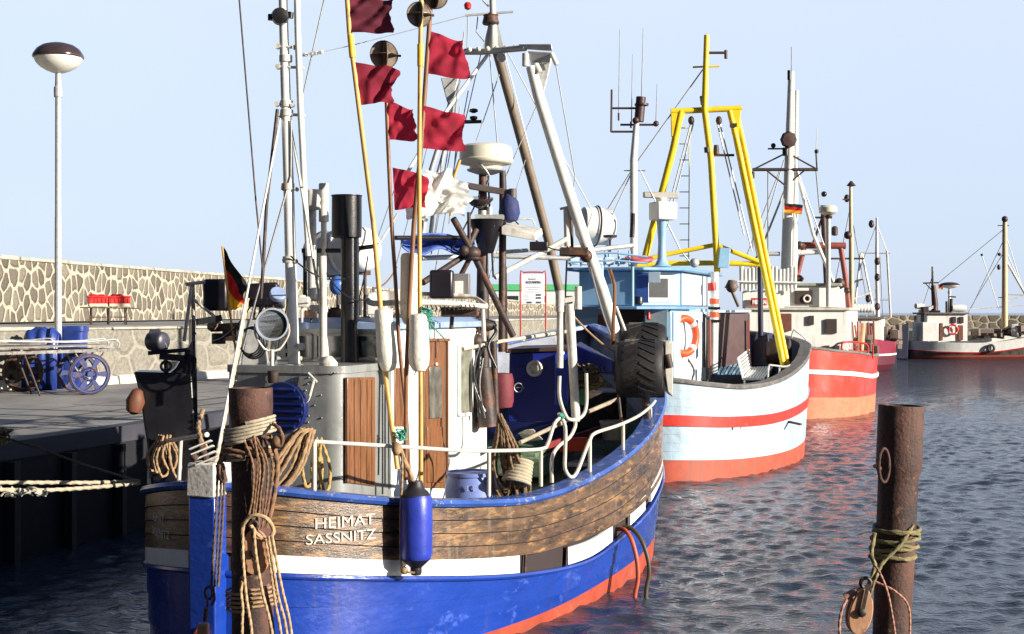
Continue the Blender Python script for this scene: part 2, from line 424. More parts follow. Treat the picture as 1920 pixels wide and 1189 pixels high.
def coil(mb, c, ux, uz, w, h, n, r, seed=0, depth=None, dd=.05):
    """hanks of rope hung over a rail: n loops of width w and height h below c"""
    rr = random.Random(seed); depth = depth or ux.cross(uz)
    for i in range(n):
        off = (i/(max(1, n-1))-.5)*w; hh = h*rr.uniform(.8, 1.05); k = rr.uniform(.3, .6)*.07+.02
        d1 = depth*rr.uniform(-dd, dd)
        x = c+ux*off*.6; mb.rope([x+depth*.03+d1-ux*k*.3, x+uz*.035+d1, x-depth*.04+d1, c+ux*(off-k)-uz*hh*.5+d1-depth*.03,
                 c+ux*(off*1.2-k*.4)-uz*hh*.93+d1-depth*.02, c+ux*(off*1.2)-uz*hh+d1, c+ux*(off*1.2+k*.6)-uz*hh*.92+d1+depth*.02,
                 c+ux*(off+k)-uz*hh*.5+d1+depth*.04, x+depth*.035+d1+uz*.01], r)
# ================================================================ SETTING
# ---- water
wm = bpy.data.materials.new('harbour_water'); wm.use_nodes = True; N = wm.node_tree.nodes; L = wm.node_tree.links
b = N['Principled BSDF']; b.inputs['Base Color'].default_value = (.030, .038, .055, 1); b.inputs['Roughness'].default_value = .06
b.inputs['IOR'].default_value = 1.333; b.inputs['Specular IOR Level'].default_value = .5
tc = N.new('ShaderNodeTexCoord')
mp = N.new('ShaderNodeMapping'); mp.inputs['Rotation'].default_value = (0, 0, R(12)); mp.inputs['Scale'].default_value = (1.0, 1.9, 1)
L.new(tc.outputs['Object'], mp.inputs[0])
def wn(s, d, r=.55):
    n = N.new('ShaderNodeTexNoise'); n.inputs['Scale'].default_value = s; n.inputs['Detail'].default_value = d; n.inputs['Roughness'].default_value = r
    L.new(mp.outputs[0], n.inputs[0]); return n
n1 = wn(11, 4, .5)
bp = N.new('ShaderNodeBump'); bp.inputs['Distance'].default_value = .020; bp.inputs['Strength'].default_value = .8
L.new(n1.outputs[0], bp.inputs['Height'])
n2 = wn(2.6, 4, .6); bp2 = N.new('ShaderNodeBump'); bp2.inputs['Distance'].default_value = .45; L.new(n2.outputs[0], bp2.inputs['Height'])
sxy = N.new('ShaderNodeSeparateXYZ'); L.new(tc.outputs['Object'], sxy.inputs[0]); fr_ = N.new('ShaderNodeMapRange'); fr_.inputs[1].default_value = 30; fr_.inputs[2].default_value = 80; fr_.inputs[4].default_value = .9
L.new(sxy.outputs[1], fr_.inputs[0]); L.new(fr_.outputs[0], bp2.inputs['Strength']); L.new(bp.outputs[0], bp2.inputs['Normal']); L.new(bp2.outputs[0], b.inputs['Normal'])
import numpy as np
def lines(dense0, dense1, step, lo, hi, g=1.012):
    v = list(np.arange(dense0, dense1, step)); s_ = step; x = v[-1]
    while x < hi: s_ *= g if x < 220 else 1.2; x += s_; v.append(x)
    s_ = step; x = dense0; w = []
    while x > lo: s_ *= 1.1; x -= s_; w.append(x)
    return np.array(w[::-1]+v)
xl = lines(-6, 14, .065, -2500, 3000, 1.03); yl = lines(9, 36, .055, -200, 5200, 1.011)
Xg, Yg = np.meshgrid(xl, yl, indexing='ij'); Zg = np.zeros_like(Xg)
sx = np.gradient(xl)[:, None]; sy = np.gradient(yl)[None, :]; sp_ = np.maximum(sx, sy)
wr = random.Random(21)
for i in range(54):
    lam = .17*(5.0**(i/53)); th = R(100)+wr.gauss(0, .8); kx, ky = math.cos(th)*6.2832/lam, math.sin(th)*6.2832/lam
    am = (.056 if lam < .5 else .024)*lam/6.2832*wr.uniform(.6, 1.3); px_ = wr.uniform(0, 6.28); qx_, qy_ = wr.uniform(-.5, .5)/lam**.5, wr.uniform(-.5, .5)/lam**.5
    fade = np.clip((lam/2.6-sp_)/(lam*.15), 0, 1)
    env = .75+.55*np.sin(Xg*qx_*1.5+Yg*qy_*1.5+px_*3)
    Zg += fade*env*am*np.sin(kx*Xg+ky*Yg+px_+.5*np.sin(qy_*2*Xg-qx_*2*Yg))
nx_, ny_ = Xg.shape
me = bpy.data.meshes.new('water'); me.vertices.add(nx_*ny_); me.vertices.foreach_set('co', np.stack([Xg, Yg, Zg], -1).astype(np.float32).ravel())
ii = np.arange(nx_*ny_).reshape(nx_, ny_); q4 = np.stack([ii[:-1, :-1], ii[1:, :-1], ii[1:, 1:], ii[:-1, 1:]], -1).reshape(-1, 4)
me.loops.add(q4.size); me.loops.foreach_set('vertex_index', q4.ravel().astype(np.int32)); me.polygons.add(len(q4)); me.polygons.foreach_set('loop_start', (np.arange(len(q4))*4).astype(np.int32))
me.polygons.foreach_set('use_smooth', np.ones(len(q4), dtype=bool)); me.update(calc_edges=True); me.validate()
me.materials.append(wm); wo_ = bpy.data.objects.new('water', me); col.objects.link(wo_); wo_['kind'] = 'structure'
print('water', nx_, ny_)

# ---- quay
asph = mat('quay_asphalt', (.27, .255, .235), .85, var=.25, scale=.8, c2=(.17, .16, .15), thr=.56, c2scale=.5, c3=(.45, .42, .37), thr3=.66, c3scale=2.2, stretch=(1, .5, 1), bump=.4, bscale=40, soft=.08)
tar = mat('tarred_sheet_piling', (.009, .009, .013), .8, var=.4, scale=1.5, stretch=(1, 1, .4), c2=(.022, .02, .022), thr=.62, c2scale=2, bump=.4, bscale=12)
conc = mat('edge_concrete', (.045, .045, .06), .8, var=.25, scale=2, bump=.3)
def qx(Z): return -6.1+.30*(Z-17.8)
mb = MB()
qe = [(qx(z), z) for z in (2, 17.8, 40, 70, 105)]+[(18, 118), (70, 128), (70, 175), (-60, 175), (-60, 2)]
pts = [V(x, y, 1.5) for x, y in qe]; n = len(pts)
mb.add(pts, [tuple(range(n))], False); mb.cur = 1
mb.add(pts+[p-V(0, 0, 4) for p in pts], [(i+1, i, n+i, n+i+1) for i in range(6)], False)
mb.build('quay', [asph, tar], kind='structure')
mb = MB()
for i in range(4):
    (x0, z0), (x1, z1) = qe[i], qe[i+1]
    mb.add([V(x0-.28, z0, 1.505), V(x0+.03, z0, 1.505), V(x1+.03, z1, 1.505), V(x1-.28, z1, 1.505), V(x0+.03, z0, 1.28), V(x1+.03, z1, 1.28)], [(0, 1, 2, 3), (1, 4, 5, 2)], False)
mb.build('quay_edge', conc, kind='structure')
# sheet-pile ribs and fendering baulks on the quay face
mb = MB(); zc = 6.0
while zc < 60:
    x = qx(zc); mb.bar(V(x+.05, zc, 1.26), V(x+.05, zc, -.6), .22, .12, V(1, 0, 0)); zc += 1.15
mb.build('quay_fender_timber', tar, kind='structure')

# ---- stone material in wall coordinates
def stonemat(name, su, sv, mort, stone1, stone2, mw, lowc=False):
    m = bpy.data.materials.new(name); m.use_nodes = True; N = m.node_tree.nodes; L = m.node_tree.links
    b = N['Principled BSDF']; b.inputs['Roughness'].default_value = .92; b.inputs['Specular IOR Level'].default_value = .2
    uv = N.new('ShaderNodeUVMap'); mp = N.new('ShaderNodeMapping'); mp.inputs['Scale'].default_value = (1/su, 1/sv, 1)
    L.new(uv.outputs[0], mp.inputs[0])
    dn = N.new('ShaderNodeTexNoise'); dn.inputs['Scale'].default_value = 1.6; dn.inputs['Detail'].default_value = 3; L.new(mp.outputs[0], dn.inputs[0])
    ds = N.new('ShaderNodeVectorMath'); ds.operation = 'MULTIPLY_ADD'; ds.inputs[1].default_value = (.35, .35, 0)
    L.new(dn.outputs['Color'], ds.inputs[0]); L.new(mp.outputs[0], ds.inputs[2])
    vd = N.new('ShaderNodeTexVoronoi'); vd.feature = 'DISTANCE_TO_EDGE'; vd.voronoi_dimensions = '2D'; vd.inputs['Scale'].default_value = 1; vd.inputs['Randomness'].default_value = .85
    vc = N.new('ShaderNodeTexVoronoi'); vc.feature = 'F1'; vc.voronoi_dimensions = '2D'; vc.inputs['Scale'].default_value = 1; vc.inputs['Randomness'].default_value = .85
    L.new(ds.outputs[0], vd.inputs['Vector']); L.new(ds.outputs[0], vc.inputs['Vector'])
    # rounded stones: combine edge distance with the distance from the stone's middle
    sub = N.new('ShaderNodeMath'); sub.operation = 'MULTIPLY_ADD'; sub.inputs[1].default_value = -.16; L.new(vc.outputs['Distance'], sub.inputs[0]); L.new(vd.outputs['Distance'], sub.inputs[2])
    mr = N.new('ShaderNodeMapRange'); mr.inputs[1].default_value = mw-.09; mr.inputs[2].default_value = mw-.05; L.new(sub.outputs[0], mr.inputs[0])
    cs = N.new('ShaderNodeMix'); cs.data_type = 'RGBA'; cs.inputs['A'].default_value = stone1+(1,); cs.inputs['B'].default_value = stone2+(1,)
    sp = N.new('ShaderNodeSeparateColor'); L.new(vc.outputs['Color'], sp.inputs[0]); L.new(sp.outputs[0], cs.inputs['Factor'])
    nn = N.new('ShaderNodeTexNoise'); nn.inputs['Scale'].default_value = 7; nn.inputs['Detail'].default_value = 8; nn.inputs['Roughness'].default_value = .7; L.new(mp.outputs[0], nn.inputs[0])
    mu = N.new('ShaderNodeMix'); mu.data_type = 'RGBA'; mu.blend_type = 'MULTIPLY'; mu.inputs['Factor'].default_value = .55
    ra = N.new('ShaderNodeMapRange'); ra.inputs[1].default_value = .25; ra.inputs[2].default_value = .65; L.new(nn.outputs[0], ra.inputs[0])
    L.new(cs.outputs['Result'], mu.inputs['A']); L.new(ra.outputs[0], mu.inputs['B'])
    mc = N.new('ShaderNodeMix'); mc.data_type = 'RGBA'; mc.inputs['A'].default_value = tuple(x*.72 for x in mort)+(1,); mc.inputs['B'].default_value = mort+(1,); L.new(ra.outputs[0], mc.inputs['Factor'])
    fx = N.new('ShaderNodeMix'); fx.data_type = 'RGBA'; L.new(mr.outputs[0], fx.inputs['Factor']); L.new(mc.outputs['Result'], fx.inputs['A']); L.new(mu.outputs['Result'], fx.inputs['B'])
    L.new(fx.outputs['Result'], b.inputs['Base Color'])
    hm = N.new('ShaderNodeMath'); hm.operation = 'MULTIPLY_ADD'; hm.inputs[1].default_value = .35; L.new(nn.outputs[0], hm.inputs[0])
    mr2 = N.new('ShaderNodeMapRange'); mr2.inputs[1].default_value = mw-.10; mr2.inputs[2].default_value = mw+.10; L.new(sub.outputs[0], mr2.inputs[0]); L.new(mr2.outputs[0], hm.inputs[2])
    bp = N.new('ShaderNodeBump'); bp.inputs['Strength'].default_value = .9; bp.inputs['Distance'].default_value = .06; L.new(hm.outputs[0], bp.inputs['Height']); L.new(bp.outputs[0], b.inputs['Normal'])
    return m
stone = stonemat('boulder_masonry', .46, .56, (.47, .43, .33), (.14, .118, .095), (.27, .24, .19), .08)
stone2 = stonemat('rendered_boulder_masonry', .6, .62, (.33, .31, .26), (.27, .25, .21), (.32, .30, .245), .04)
coping = mat('stone_coping', (.44, .41, .33), .9, var=.3, scale=1.2, c2=(.20, .21, .18), thr=.58, c2scale=2.5, bump=.4, bscale=20, soft=.1)
kerbm = mat('kerb_concrete', (.60, .57, .50), .85, var=.15, scale=2, c2=(.3, .28, .22), thr=.6, c2scale=3, bump=.3)
def wall(name, line, z0, zt, thick, m, label=None, capw=0.0, caph=.0, side=-1, **kw):
    mb = MB(); u = 0; vs = []; n = len(line)
    offs = []
    for i in range(n):
        a = Vector(line[max(0, i-1)]); c = Vector(line[min(n-1, i+1)]); d = (c-a).normalized(); offs.append(V(d.y, -d.x, 0))
    acc = 0
    for i, p in enumerate(line):
        p = V(p[0], p[1], 0); zz = zt[i] if isinstance(zt, list) else zt
        if i: acc += (p-V(line[i-1][0], line[i-1][1], 0)).length
        q = p-offs[i]*thick; k = len(mb.v)
        mb.v += [V(p.x, p.y, z0), V(p.x, p.y, zz), V(q.x, q.y, zz), V(q.x, q.y, z0)]
        for j, (uu, vv) in enumerate(((acc, z0), (acc, zz), (acc+3, zz), (acc+3, z0))): mb.uv[k+j] = (uu, vv)
    for i in range(n-1):
        a = i*4; c = a+4
        for f in ((a, c, c+1, a+1), (a+1, c+1, c+2, a+2), (a+2, c+2, c+3, a+3)):
            mb.f.append(list(f)); mb.m.append(0); mb.sm.append(False)
    for f in ((0, 1, 2, 3), (n*4-1, n*4-2, n*4-3, n*4-4)): mb.f.append(list(f)); mb.m.append(0); mb.sm.append(False)
    o = mb.build(name, m, None, **kw)
    return o
def lx(x0, z0, z, s=.134): return x0+s*(z-z0)
lowl = [(-22, 12), (-15.5, 21), (-8.95, 31.8), (-5.85, 37), (-4.2, 44), (-.4, 62), (5.5, 90), (8.2, 104)]
upl = [(lx(-15.1, 42, z), z) for z in (4, 20, 42, 56, 70)]+[(-7.5, 88), (-2.6, 106), (1.9, 122), (6, 132)]
wl = wall('harbour_wall', lowl, 1.5, 2.70, .9, stone2, label='low buff wall of mortared boulders behind the handcarts, below the ledge', category='wall')
def along(line, step):
    out = []
    for i in range(len(line)-1):
        a, c = V(*line[i], 0), V(*line[i+1], 0); n = max(1, int((c-a).length/step)); d = (c-a)/n
        for k in range(n): out.append((a+d*k, a+d*(k+.985), V(d.y, -d.x, 0).normalized()))
    return out
mb = MB()
for p, q, nn in along(lowl, 1.6):
    h = 2.76+rnd.uniform(-.01, .03); e = rnd.uniform(.03, .08)
    mb.hexa([V(*(p-nn*1.1).xy, 2.705), V(*(p+nn*e).xy, 2.705), V(*(q+nn*e).xy, 2.705), V(*(q-nn*1.1).xy, 2.705),
             V(*(p-nn*1.1).xy, h+.02), V(*(p+nn*e).xy, h), V(*(q+nn*e).xy, h), V(*(q-nn*1.1).xy, h+.02)])
mb.build('ledge_coping', coping, wl, bevel=.02)
lv = [V(x-.6, z, 2.74) for x, z in lowl]; uv_ = [V(x-.5, z, 2.80) for x, z in upl]
MB().add([V(-22.6, 4, 2.74)]+lv+uv_[::-1], [tuple(range(len(lv)+len(uv_)+1))], False).build('ledge', asph, None, kind='structure')
mb = MB()
for p, q, nn in along(lowl, 2.0):
    j = rnd.uniform(-.02, .02)
    mb.hexa([V(*(p+nn*.01).xy, 1.4), V(*(p+nn*.3).xy, 1.4), V(*(q+nn*.3).xy, 1.4), V(*(q+nn*.01).xy, 1.4),
             V(*(p+nn*.01).xy, 1.70), V(*(p+nn*(.25+j)).xy, 1.68+j), V(*(q+nn*(.25+j)).xy, 1.68+j), V(*(q+nn*.01).xy, 1.70)])
mb.build('kerb', kerbm, None, bevel=.02, kind='structure')
upt = [4.66]*5+[4.4, 4.15, 3.85, 3.6]
wu = wall('boulder_wall', upl, 1.5, upt, 1.1, stone, label='tall sunlit wall of boulders in cream mortar running back behind the quay', category='wall')
mb = MB()
seg = []
for i in range(len(upl)-1):
    a, c = V(*upl[i], 0), V(*upl[i+1], 0); n = int((c-a).length/1.1); d = (c-a)/n; nn = V(d.y, -d.x, 0).normalized()
    for k in range(n):
        p = a+d*k; q = p+d*.985; e = rnd.uniform(.02, .07); h = rnd.uniform(.10, .14)
        za = upt[i]+(upt[i+1]-upt[i])*k/n+.005; zc_ = upt[i]+(upt[i+1]-upt[i])*(k+1)/n+.005
        mb.hexa([V(*(p-nn*1.15).xy, za), V(*(p+nn*e).xy, za), V(*(q+nn*e).xy, zc_), V(*(q-nn*1.15).xy, zc_),
                 V(*(p-nn*1.15).xy, za+h), V(*(p+nn*e).xy, za+h-.01), V(*(q+nn*e).xy, zc_+h-.01), V(*(q-nn*1.15).xy, zc_+h)])
mb.build('wall_coping', coping, wu, bevel=.02)
farl = [(9, 132), (17, 138), (31, 141), (50, 141), (75, 139)]
wf = wall('mole_wall', farl, -.5, 2.75, 1.6, stonemat('mole_masonry', 1.0, .8, (.44, .39, .28), (.13, .11, .09), (.24, .20, .15), .05), label='low boulder mole behind the white and black boat at the far right', category='wall')
mb = MB(); rr = random.Random(3)
for i in range(60):
    x = 22+i*.9; mb.ball(V(x, 139+rr.uniform(-.6, .3), .15+rr.uniform(-.1, .3)), rr.uniform(.4, .8), 8, 5, (1.2, .9, .7))
mb.build('riprap', mat('wet_stone', (.09, .085, .08), .7, var=.5, bump=.5), None, kind='stuff')

# crane rails and slab joints let into the quay
jm = mat('quay_joint', (.07, .065, .06), .9, bump=.1); rm_ = mat('worn_crane_rail', (.10, .085, .075), .5, metal=.5, var=.4)
mb = MB()
for o in (1.1, 1.9):
    for dx in (0, .10): mb.hexa([V(qx(z)-o-dx+e, z, zz) for zz in (1.49, 1.508) for z, e in ((6, 0), (6, .05), (100, .05), (100, 0))])
mb.build('crane_rail', rm_, None, kind='structure')
mb = MB(); z = 8
while z < 60:
    mb.hexa([V(x_, z+e+.1*(x_-qx(z)) if False else z+e, zz) for zz in (1.49, 1.504) for x_, e in ((qx(z)-3.2, .9), (qx(z)-.3, 0), (qx(z)-.3, .03), (qx(z)-3.2, .93))]); z += 2.6
mb.hexa([V(qx(z)-3.2+e, z, zz) for zz in (1.49, 1.504) for z, e in ((6, 0), (6, .04), (95, .04), (95, 0))])
mb.build('slab_joint', jm, None, kind='structure')
# ---- lamp posts
def lamp(name, label, X, Z, zb, H, w, g=None):
    r = thing(name, label, 'street lamp', (X, Z, zb), 0, g)
    c = V(X, Z, zb); k = w/.9
    MB().lathe([(.075*k, 0), (.075*k, .9), (.068*k, .95), (.062*k, H*.5), (.058*k, H*.5+.02), (.055*k, H-.95)], c, seg=16).build('post', GALV, r)
    MB().lathe([(.078*k, H-1.05), (.08*k, H-.98), (.08*k, H-.85), (.07*k, H-.83), (.06*k, H-.82), (.05*k, H-.42)], c, seg=16).build('collar', GALV, r)
    MB().lathe([(.06*k, 0), (.13*k, .02), (.22*k, .06), (.33*k, .13), (.41*k, .22), (.445*k, .30), (.44*k, .325)], c+V(0, 0, H-.55), seg=32).build('diffuser', mat('opal_glass', (.80, .78, .70), .25, var=.03, bump=0), r)
    MB().lathe([(.47*k, .33), (.475*k, .35), (.46*k, .40), (.40*k, .50), (.30*k, .58), (.15*k, .63), (.05*k, .645), (.02*k, .65)], c+V(0, 0, H-.55), seg=32).build('lamp_shade', mat('brown_lamp_hood', (.045, .028, .028), .18, var=.2, bump=.02, coat=.4), r)
    return r
q = P(109, 728, 29.8); lamp('street_lamp', 'tall grey street lamp with brown and white oval head beside the handcarts', q.x, q.y, 1.5, 7.15, 1.0, 'street lamps')
q = P(1802, 600, 136); lamp('street_lamp', 'small distant street lamp with oval head behind the white and black boat', q.x, 139.6, 2.7, 3.25, 1.9, 'street lamps')

# ---- handcarts
def spoke_wheel(c, ax, Rr, m, parent, holes=6):
    w = MB(); u, v = basis(ax); n = 48; th = .05
    # rim, hub, spokes web with round holes
    w.torus(c, ax, Rr-.03, .035, 32, 8)
    w.cyl(c-ax*.08, c+ax*.08, .06, seg=16)
    for k in range(holes):
        a0 = 2*math.pi*k/holes; pts = []
        for t, rad in ((-.16, Rr-.04), (.16, Rr-.04), (.34, .08), (-.34, .08)):
            pts.append(c-ax*.02+(u*math.cos(a0+t*(1 if rad > .1 else 1))+v*math.sin(a0+t))*rad)
        w.prism(pts, ax*.04)
        a1 = a0+math.pi/holes
    w.torus(c, ax, .12, .03, 20, 6)
    o = w.build('wheel', m, parent)
    MB().torus(c, ax, Rr, .022, 36, 8).build('tyre', RUST, o)
    return o
def cart(label, base, ang, blue):
    r = thing('handcart', label, 'handcart', base, 0, 'two wheeled handcarts on the quay')
    d = V(math.cos(ang), math.sin(ang), 0); s = V(-d.y, d.x, 0); b0 = Vector(base)
    def q(x, y, z): return b0+d*x+s*y+V(0, 0, z)
    bm_ = MATS.get('faded_blue_paint') or mat('faded_blue_paint', (.018, .03, .13), .5, var=.3, c2=(.12, .06, .04), thr=.6, c2scale=7, bump=.2)
    for y in (-.5, .5): spoke_wheel(q(.45, y, .40), s, .38, bm_ if blue else DARKST, r)
    MB().cyl(q(.45, -.55, .40), q(.45, .55, .40), .025).build('axle', DARKST, r)
    f = MB()
    for y in (-.42, .42):
        f.bar(q(-2.5, y, .80), q(.95, y, .86), .07, .06); f.tube([q(.45, y, .40), q(.2, y, .8)], .02); f.tube([q(.45, y, .40), q(.75, y, .82)], .02)
    for x in (-2.4, -1.6, -.8, -.1, .5, .9): f.bar(q(x, -.45, .86), q(x, .45, .86), .05, .05)
    f.build('frame', mat('grey_worn_steel', (.24, .23, .21), .6, var=.4, c2=(.10, .05, .03), thr=.55, bump=.2), r)
    mb = MB()
    for k in range(6): mb.bar(q(-2.45, -.38+.152*k, .90), q(.85, -.38+.152*k, .955), .13, .025)
    mb.build('plank_bed', mat('grey_planks', (.28, .26, .23), .85, var=.4, stretch=(1, 1, 1), scale=8, bump=.4), r)
    for x, t in ((-1.35, -.25), (-.75, .3)):
        for y in (-.4, .4): MB().tube([q(x, y, .82), q(x+t, y, .0)], .02).build('leg', DARKST, r)
    hr = MB()
    for y in (-.42, .42): hr.tube(smooth_path([q(-2.5, y, .86), q(-2.2, y, 1.05), q(.2, y, 1.02), q(.98, y, 1.06), q(1.02, y, .9)], .1), .016)
    hr.tube([q(1.0, -.42, 1.05), q(1.0, .42, 1.05)], .016); hr.build('side_rail', GALV, r)
    return r
cart('grey handcart with bright blue spoked wheels standing by the lamp post', P(112, 738, 27.6).xy.to_3d()+V(0, 0, 1.5), R(30), True)
cart('dark handcart with rusty brown wheels behind the blue wheeled one at the left edge', P(5, 731, 28.9).xy.to_3d()+V(0, 0, 1.5), R(12), False)
def tub(label, c, w, h, dp, m, nm='fish_tub', cat='tub'):
    mb = MB(); c = Vector(c); seg = 26; prof = []
    def ringp(k, z):
        out = []
        for i in range(seg):
            a = 2*math.pi*i/seg; x = math.copysign(abs(math.cos(a))**.5, math.cos(a)); y = math.copysign(abs(math.sin(a))**.5, math.sin(a))
            out.append(c+V(x*w/2*k, y*dp/2*k, z))
        return out
    rs = [ringp(.80, 0), ringp(.86, .03), ringp(.95, h*.9), ringp(1.03, h*.92), ringp(1.03, h), ringp(.93, h), ringp(.84, .06), ringp(.1, .05)]
    vs = [p for r_ in rs for p in r_]
    mb.add(vs, [(i*seg+k, i*seg+(k+1) % seg, (i+1)*seg+(k+1) % seg, (i+1)*seg+k) for i in range(len(rs)-1) for k in range(seg)]+[tuple(range(seg-1, -1, -1))])
    return mb.build(nm, m, None, label=label, category=cat)
bl = mat('blue_plastic', (.02, .045, .22), .35, var=.25, scale=8, bump=.1)
q = P(136, 705, 30.4)
tub('blue plastic tub standing right of the lamp post behind the handcart', (P(136, 0, 30.2).x, 30.2, 1.5), .62, 1.30, .5, bl)
q = P(80, 705, 29.3)
mb = MB()       # folded blue tarpaulin heap on the cart
vs = []; nu, nv = 22, 10
for i in range(nu+1):
    for j in range(nv+1):
        u = i/nu; v = j/nv; x = -.36+.72*u; prof = math.sin(math.pi*min(1, max(0, v)))
        zz = .92*(prof**.35)*(1-.1*abs(2*u-1)**4)+.015*math.sin(u*26)*prof
        vs.append(V(q.x+x, 29.3-.25+.5*v+.03*math.sin(u*20+v*5), 1.50+zz*1.38))
mb.add(vs, [(i*(nv+1)+j, (i+1)*(nv+1)+j, (i+1)*(nv+1)+j+1, i*(nv+1)+j+1) for i in range(nu) for j in range(nv)])
mb.build('tarpaulin', bl, None, solid=.02, label='folded blue tarpaulin heap left of the lamp post behind the handcart', category='tarpaulin')

# ---- bench with red fish boxes on the ledge
bz = 2.76; c = P(203, 603, 38.5)
ben = thing('bench', 'rusty steel bench on the ledge before the boulder wall, carrying red boxes', 'bench', (c.x, c.y, bz))
d = V(.134, .99, 0).normalized(); s = V(d.y, -d.x, 0)
def bq(x, y, z): return V(c.x, c.y, bz)+V(.93, .36, 0).normalized()*x+V(-.36, .93, 0).normalized()*y+V(0, 0, z)
mb = MB()
for k in range(3): mb.bar(bq(-.72, -.2+.2*k, .46), bq(.78, -.2+.2*k, .44), .15, .03)
mb.build('seat', DARKST, ben)
for x in (-.45, .0, .45):
    MB().tube([bq(x, -.2, 0), bq(x, -.2, .44)], .018).build('leg', RUST, ben); MB().tube([bq(x, .2, 0), bq(x, .2, .44)], .018).build('leg', RUST, ben)
mb = MB(); mb.tube([bq(-.45, -.2, .2), bq(.45, -.2, .2)], .012); mb.tube([bq(-.45, .2, .2), bq(.45, .2, .2)], .012); mb.build('stretcher', RUST, ben)
redpl = mat('red_plastic_crate', (.62, .02, .02), .4, var=.2, scale=9, c2=(.75, .45, .38), thr=.68, bump=.1)
for x, wd, lab, lip in ((-.28, .50, 'red plastic fish crate on the bench, left of the pair', 0), (.27, .56, 'red plastic fish crate on the bench, right of the pair', 1)):
    cr = thing('fish_crate', lab, 'crate', bq(x, 0, .475), math.atan2(.36, .93), 'red fish crates on the bench')
    o = Vector(cr.location); e1 = V(.93, .36, 0).normalized(); e2 = V(-.36, .93, 0).normalized()
    mb = MB()
    mb.box(o+V(0, 0, .17), (wd, .42, .16), e1, e2); mb.box(o+V(0, 0, .275), (wd+.04, .46, .05), e1, e2)
    for k in range(5): mb.box(o+e1*((k-2)*wd/5)-e2*.215+V(0, 0, .17), (.02, .03, .14), e1, e2)
    mb.build('body', redpl, cr, bevel=.012)
    mb = MB(); mb.box(o+V(0, 0, .06), (wd-.03, .40, .10), e1, e2); mb.build('pale_base', mat('cream_plastic', (.62, .50, .36), .5), cr, bevel=.01)
    mb = MB()
    for k in range(7): mb.ball(o+e1*rnd.uniform(-wd*.35, wd*.35)+e2*rnd.uniform(-.12, .12)+V(0, 0, .31), rnd.uniform(.05, .09), 8, 5, (1.4, 1, .5))
    mb.build('contents', redpl, cr)

# ---- notice board
c = P(999, 600, 57); sg = thing('notice_board', 'white notice board in a red tube frame standing on the quay beyond the boats', 'sign', (c.x, c.y, 1.5))
X1 = P(976, 0, 57).x; X2 = P(1023, 0, 57).x; zt = P(0, 511, 57).z
mb = MB(); mb.tube(smooth_path([V(X1, 57, 1.5), V(X1, 57, 2.4), V(X1, 57, zt-.12), V(X1+.12, 57, zt), V(X2-.12, 57, zt), V(X2, 57, zt-.12), V(X2, 57, 2.4), V(X2, 57, 1.5)], .1), .03)
mb.build('frame', REDP, sg)
zb = P(0, 571, 57).z
MB().box(V((X1+X2)/2, 57, (zt-.06+zb)/2), (X2-X1-.09, .03, zt-zb-.10)).build('panel', mat('sign_white', (.78, .80, .84), .5, var=.03, bump=0), sg, bevel=.005)
ink = mat('sign_ink', (.06, .06, .09), .6, bump=0); ink2 = mat('sign_faded_ink', (.42, .42, .50), .6, bump=0)
ux = V(1, 0, 0); uz = V(0, 0, 1); nn = V(0, -1, 0)
put_text('Reederei', .13, V(X1+.33, 56.982, zt-.30), ux, uz, nn, 'lettering', ink2, sg, .28)
put_text('ALEXANDRA', .14, V(X1+.20, 56.982, zt-.44), ux, uz, nn, 'lettering', ink, sg, .62, bold=.003)
mb = MB()
for k, (zz, w) in enumerate(((.60, .6), (.69, .42), (.78, .66), (.90, .2), (.98, .22), (1.08, .2))): mb.box(V((X1+X2)/2 if w > .3 else X1+.24, 56.978, zt-zz), (w, .008, .022))
mb.build('small_print', ink2, sg)
mb = MB()
for x, zz in ((.72, .90), (.72, 1.02), (.35, 1.20), (.72, 1.20)): mb.box(V(X1+x, 56.978, zt-zz), (.2, .008, .065))
mb.build('price_tag', ink, sg)

# ---- kiosk with a green roof band behind the wall
kx0, kx1 = P(925, 0, 136).x, P(1100, 0, 136).x
kk = thing('kiosk', 'long white kiosk with a green roof band behind the red framed notice board', 'kiosk', ((kx0+kx1)/2, 138, 1.5))
kg = mat('green_awning', (.10, .50, .20), .6, var=.1); kw = mat('kiosk_white', (.68, .76, .72), .6, var=.06)
z1 = P(0, 533, 136).z; z2 = P(0, 545, 136).z
MB().box(V((kx0+kx1)/2, 138, (1.5+z2)/2), (kx1-kx0, 3.6, z2-1.5)).build('wall', kw, kk, bevel=.02)
MB().box(V((kx0+kx1)/2, 138, (z1+z2)/2+.002), (kx1-kx0+.2, 3.9, z1-z2)).build('roof', kg, kk, bevel=.03)
mb = MB()
for k in range(3): mb.box(V(kx0+1.6+k*2.6, 136.19, z2-.9), (1.6, .03, .8))
mb.split('window', GLASS, kk)
# ================================================================ THE NEAR BLUE CUTTER
b1 = Boat('fishing_cutter', 'near blue cutter with worn brown wooden bulwark, white strip and grey riveted casing', -2.46, 11.7, 17.5,
          [(5.5, 2.34), (6, 2.367), (7.3, 2.27), (9, 1.80), (10.5, 1.1), (11.6, .38), (12, 0)],
          [(0, 1.70), (.4, 1.60), (1, 1.49), (1.9, 1.38), (2.8, 1.32), (3.9, 1.38), (5.2, 1.54), (6.4, 1.77), (7.2, 1.96), (9, 2.35), (12, 2.9)], 12.0, ell=(2.38, 6.7, 6.0))
B1 = b1.root
HULLBLUE = mat('blue_hull_paint', (.009, .042, .30), .24, var=.16, scale=1.3, c2=(.05, .10, .45), thr=.62, c2scale=3, c3=(.42, .30, .30), thr3=.73, c3scale=22, streak=(.05, .06, .20), sthr=.62, stretch=(1, 1, 1.6), bump=.22, bscale=9, bdist=.01, coat=.6, soft=.03)
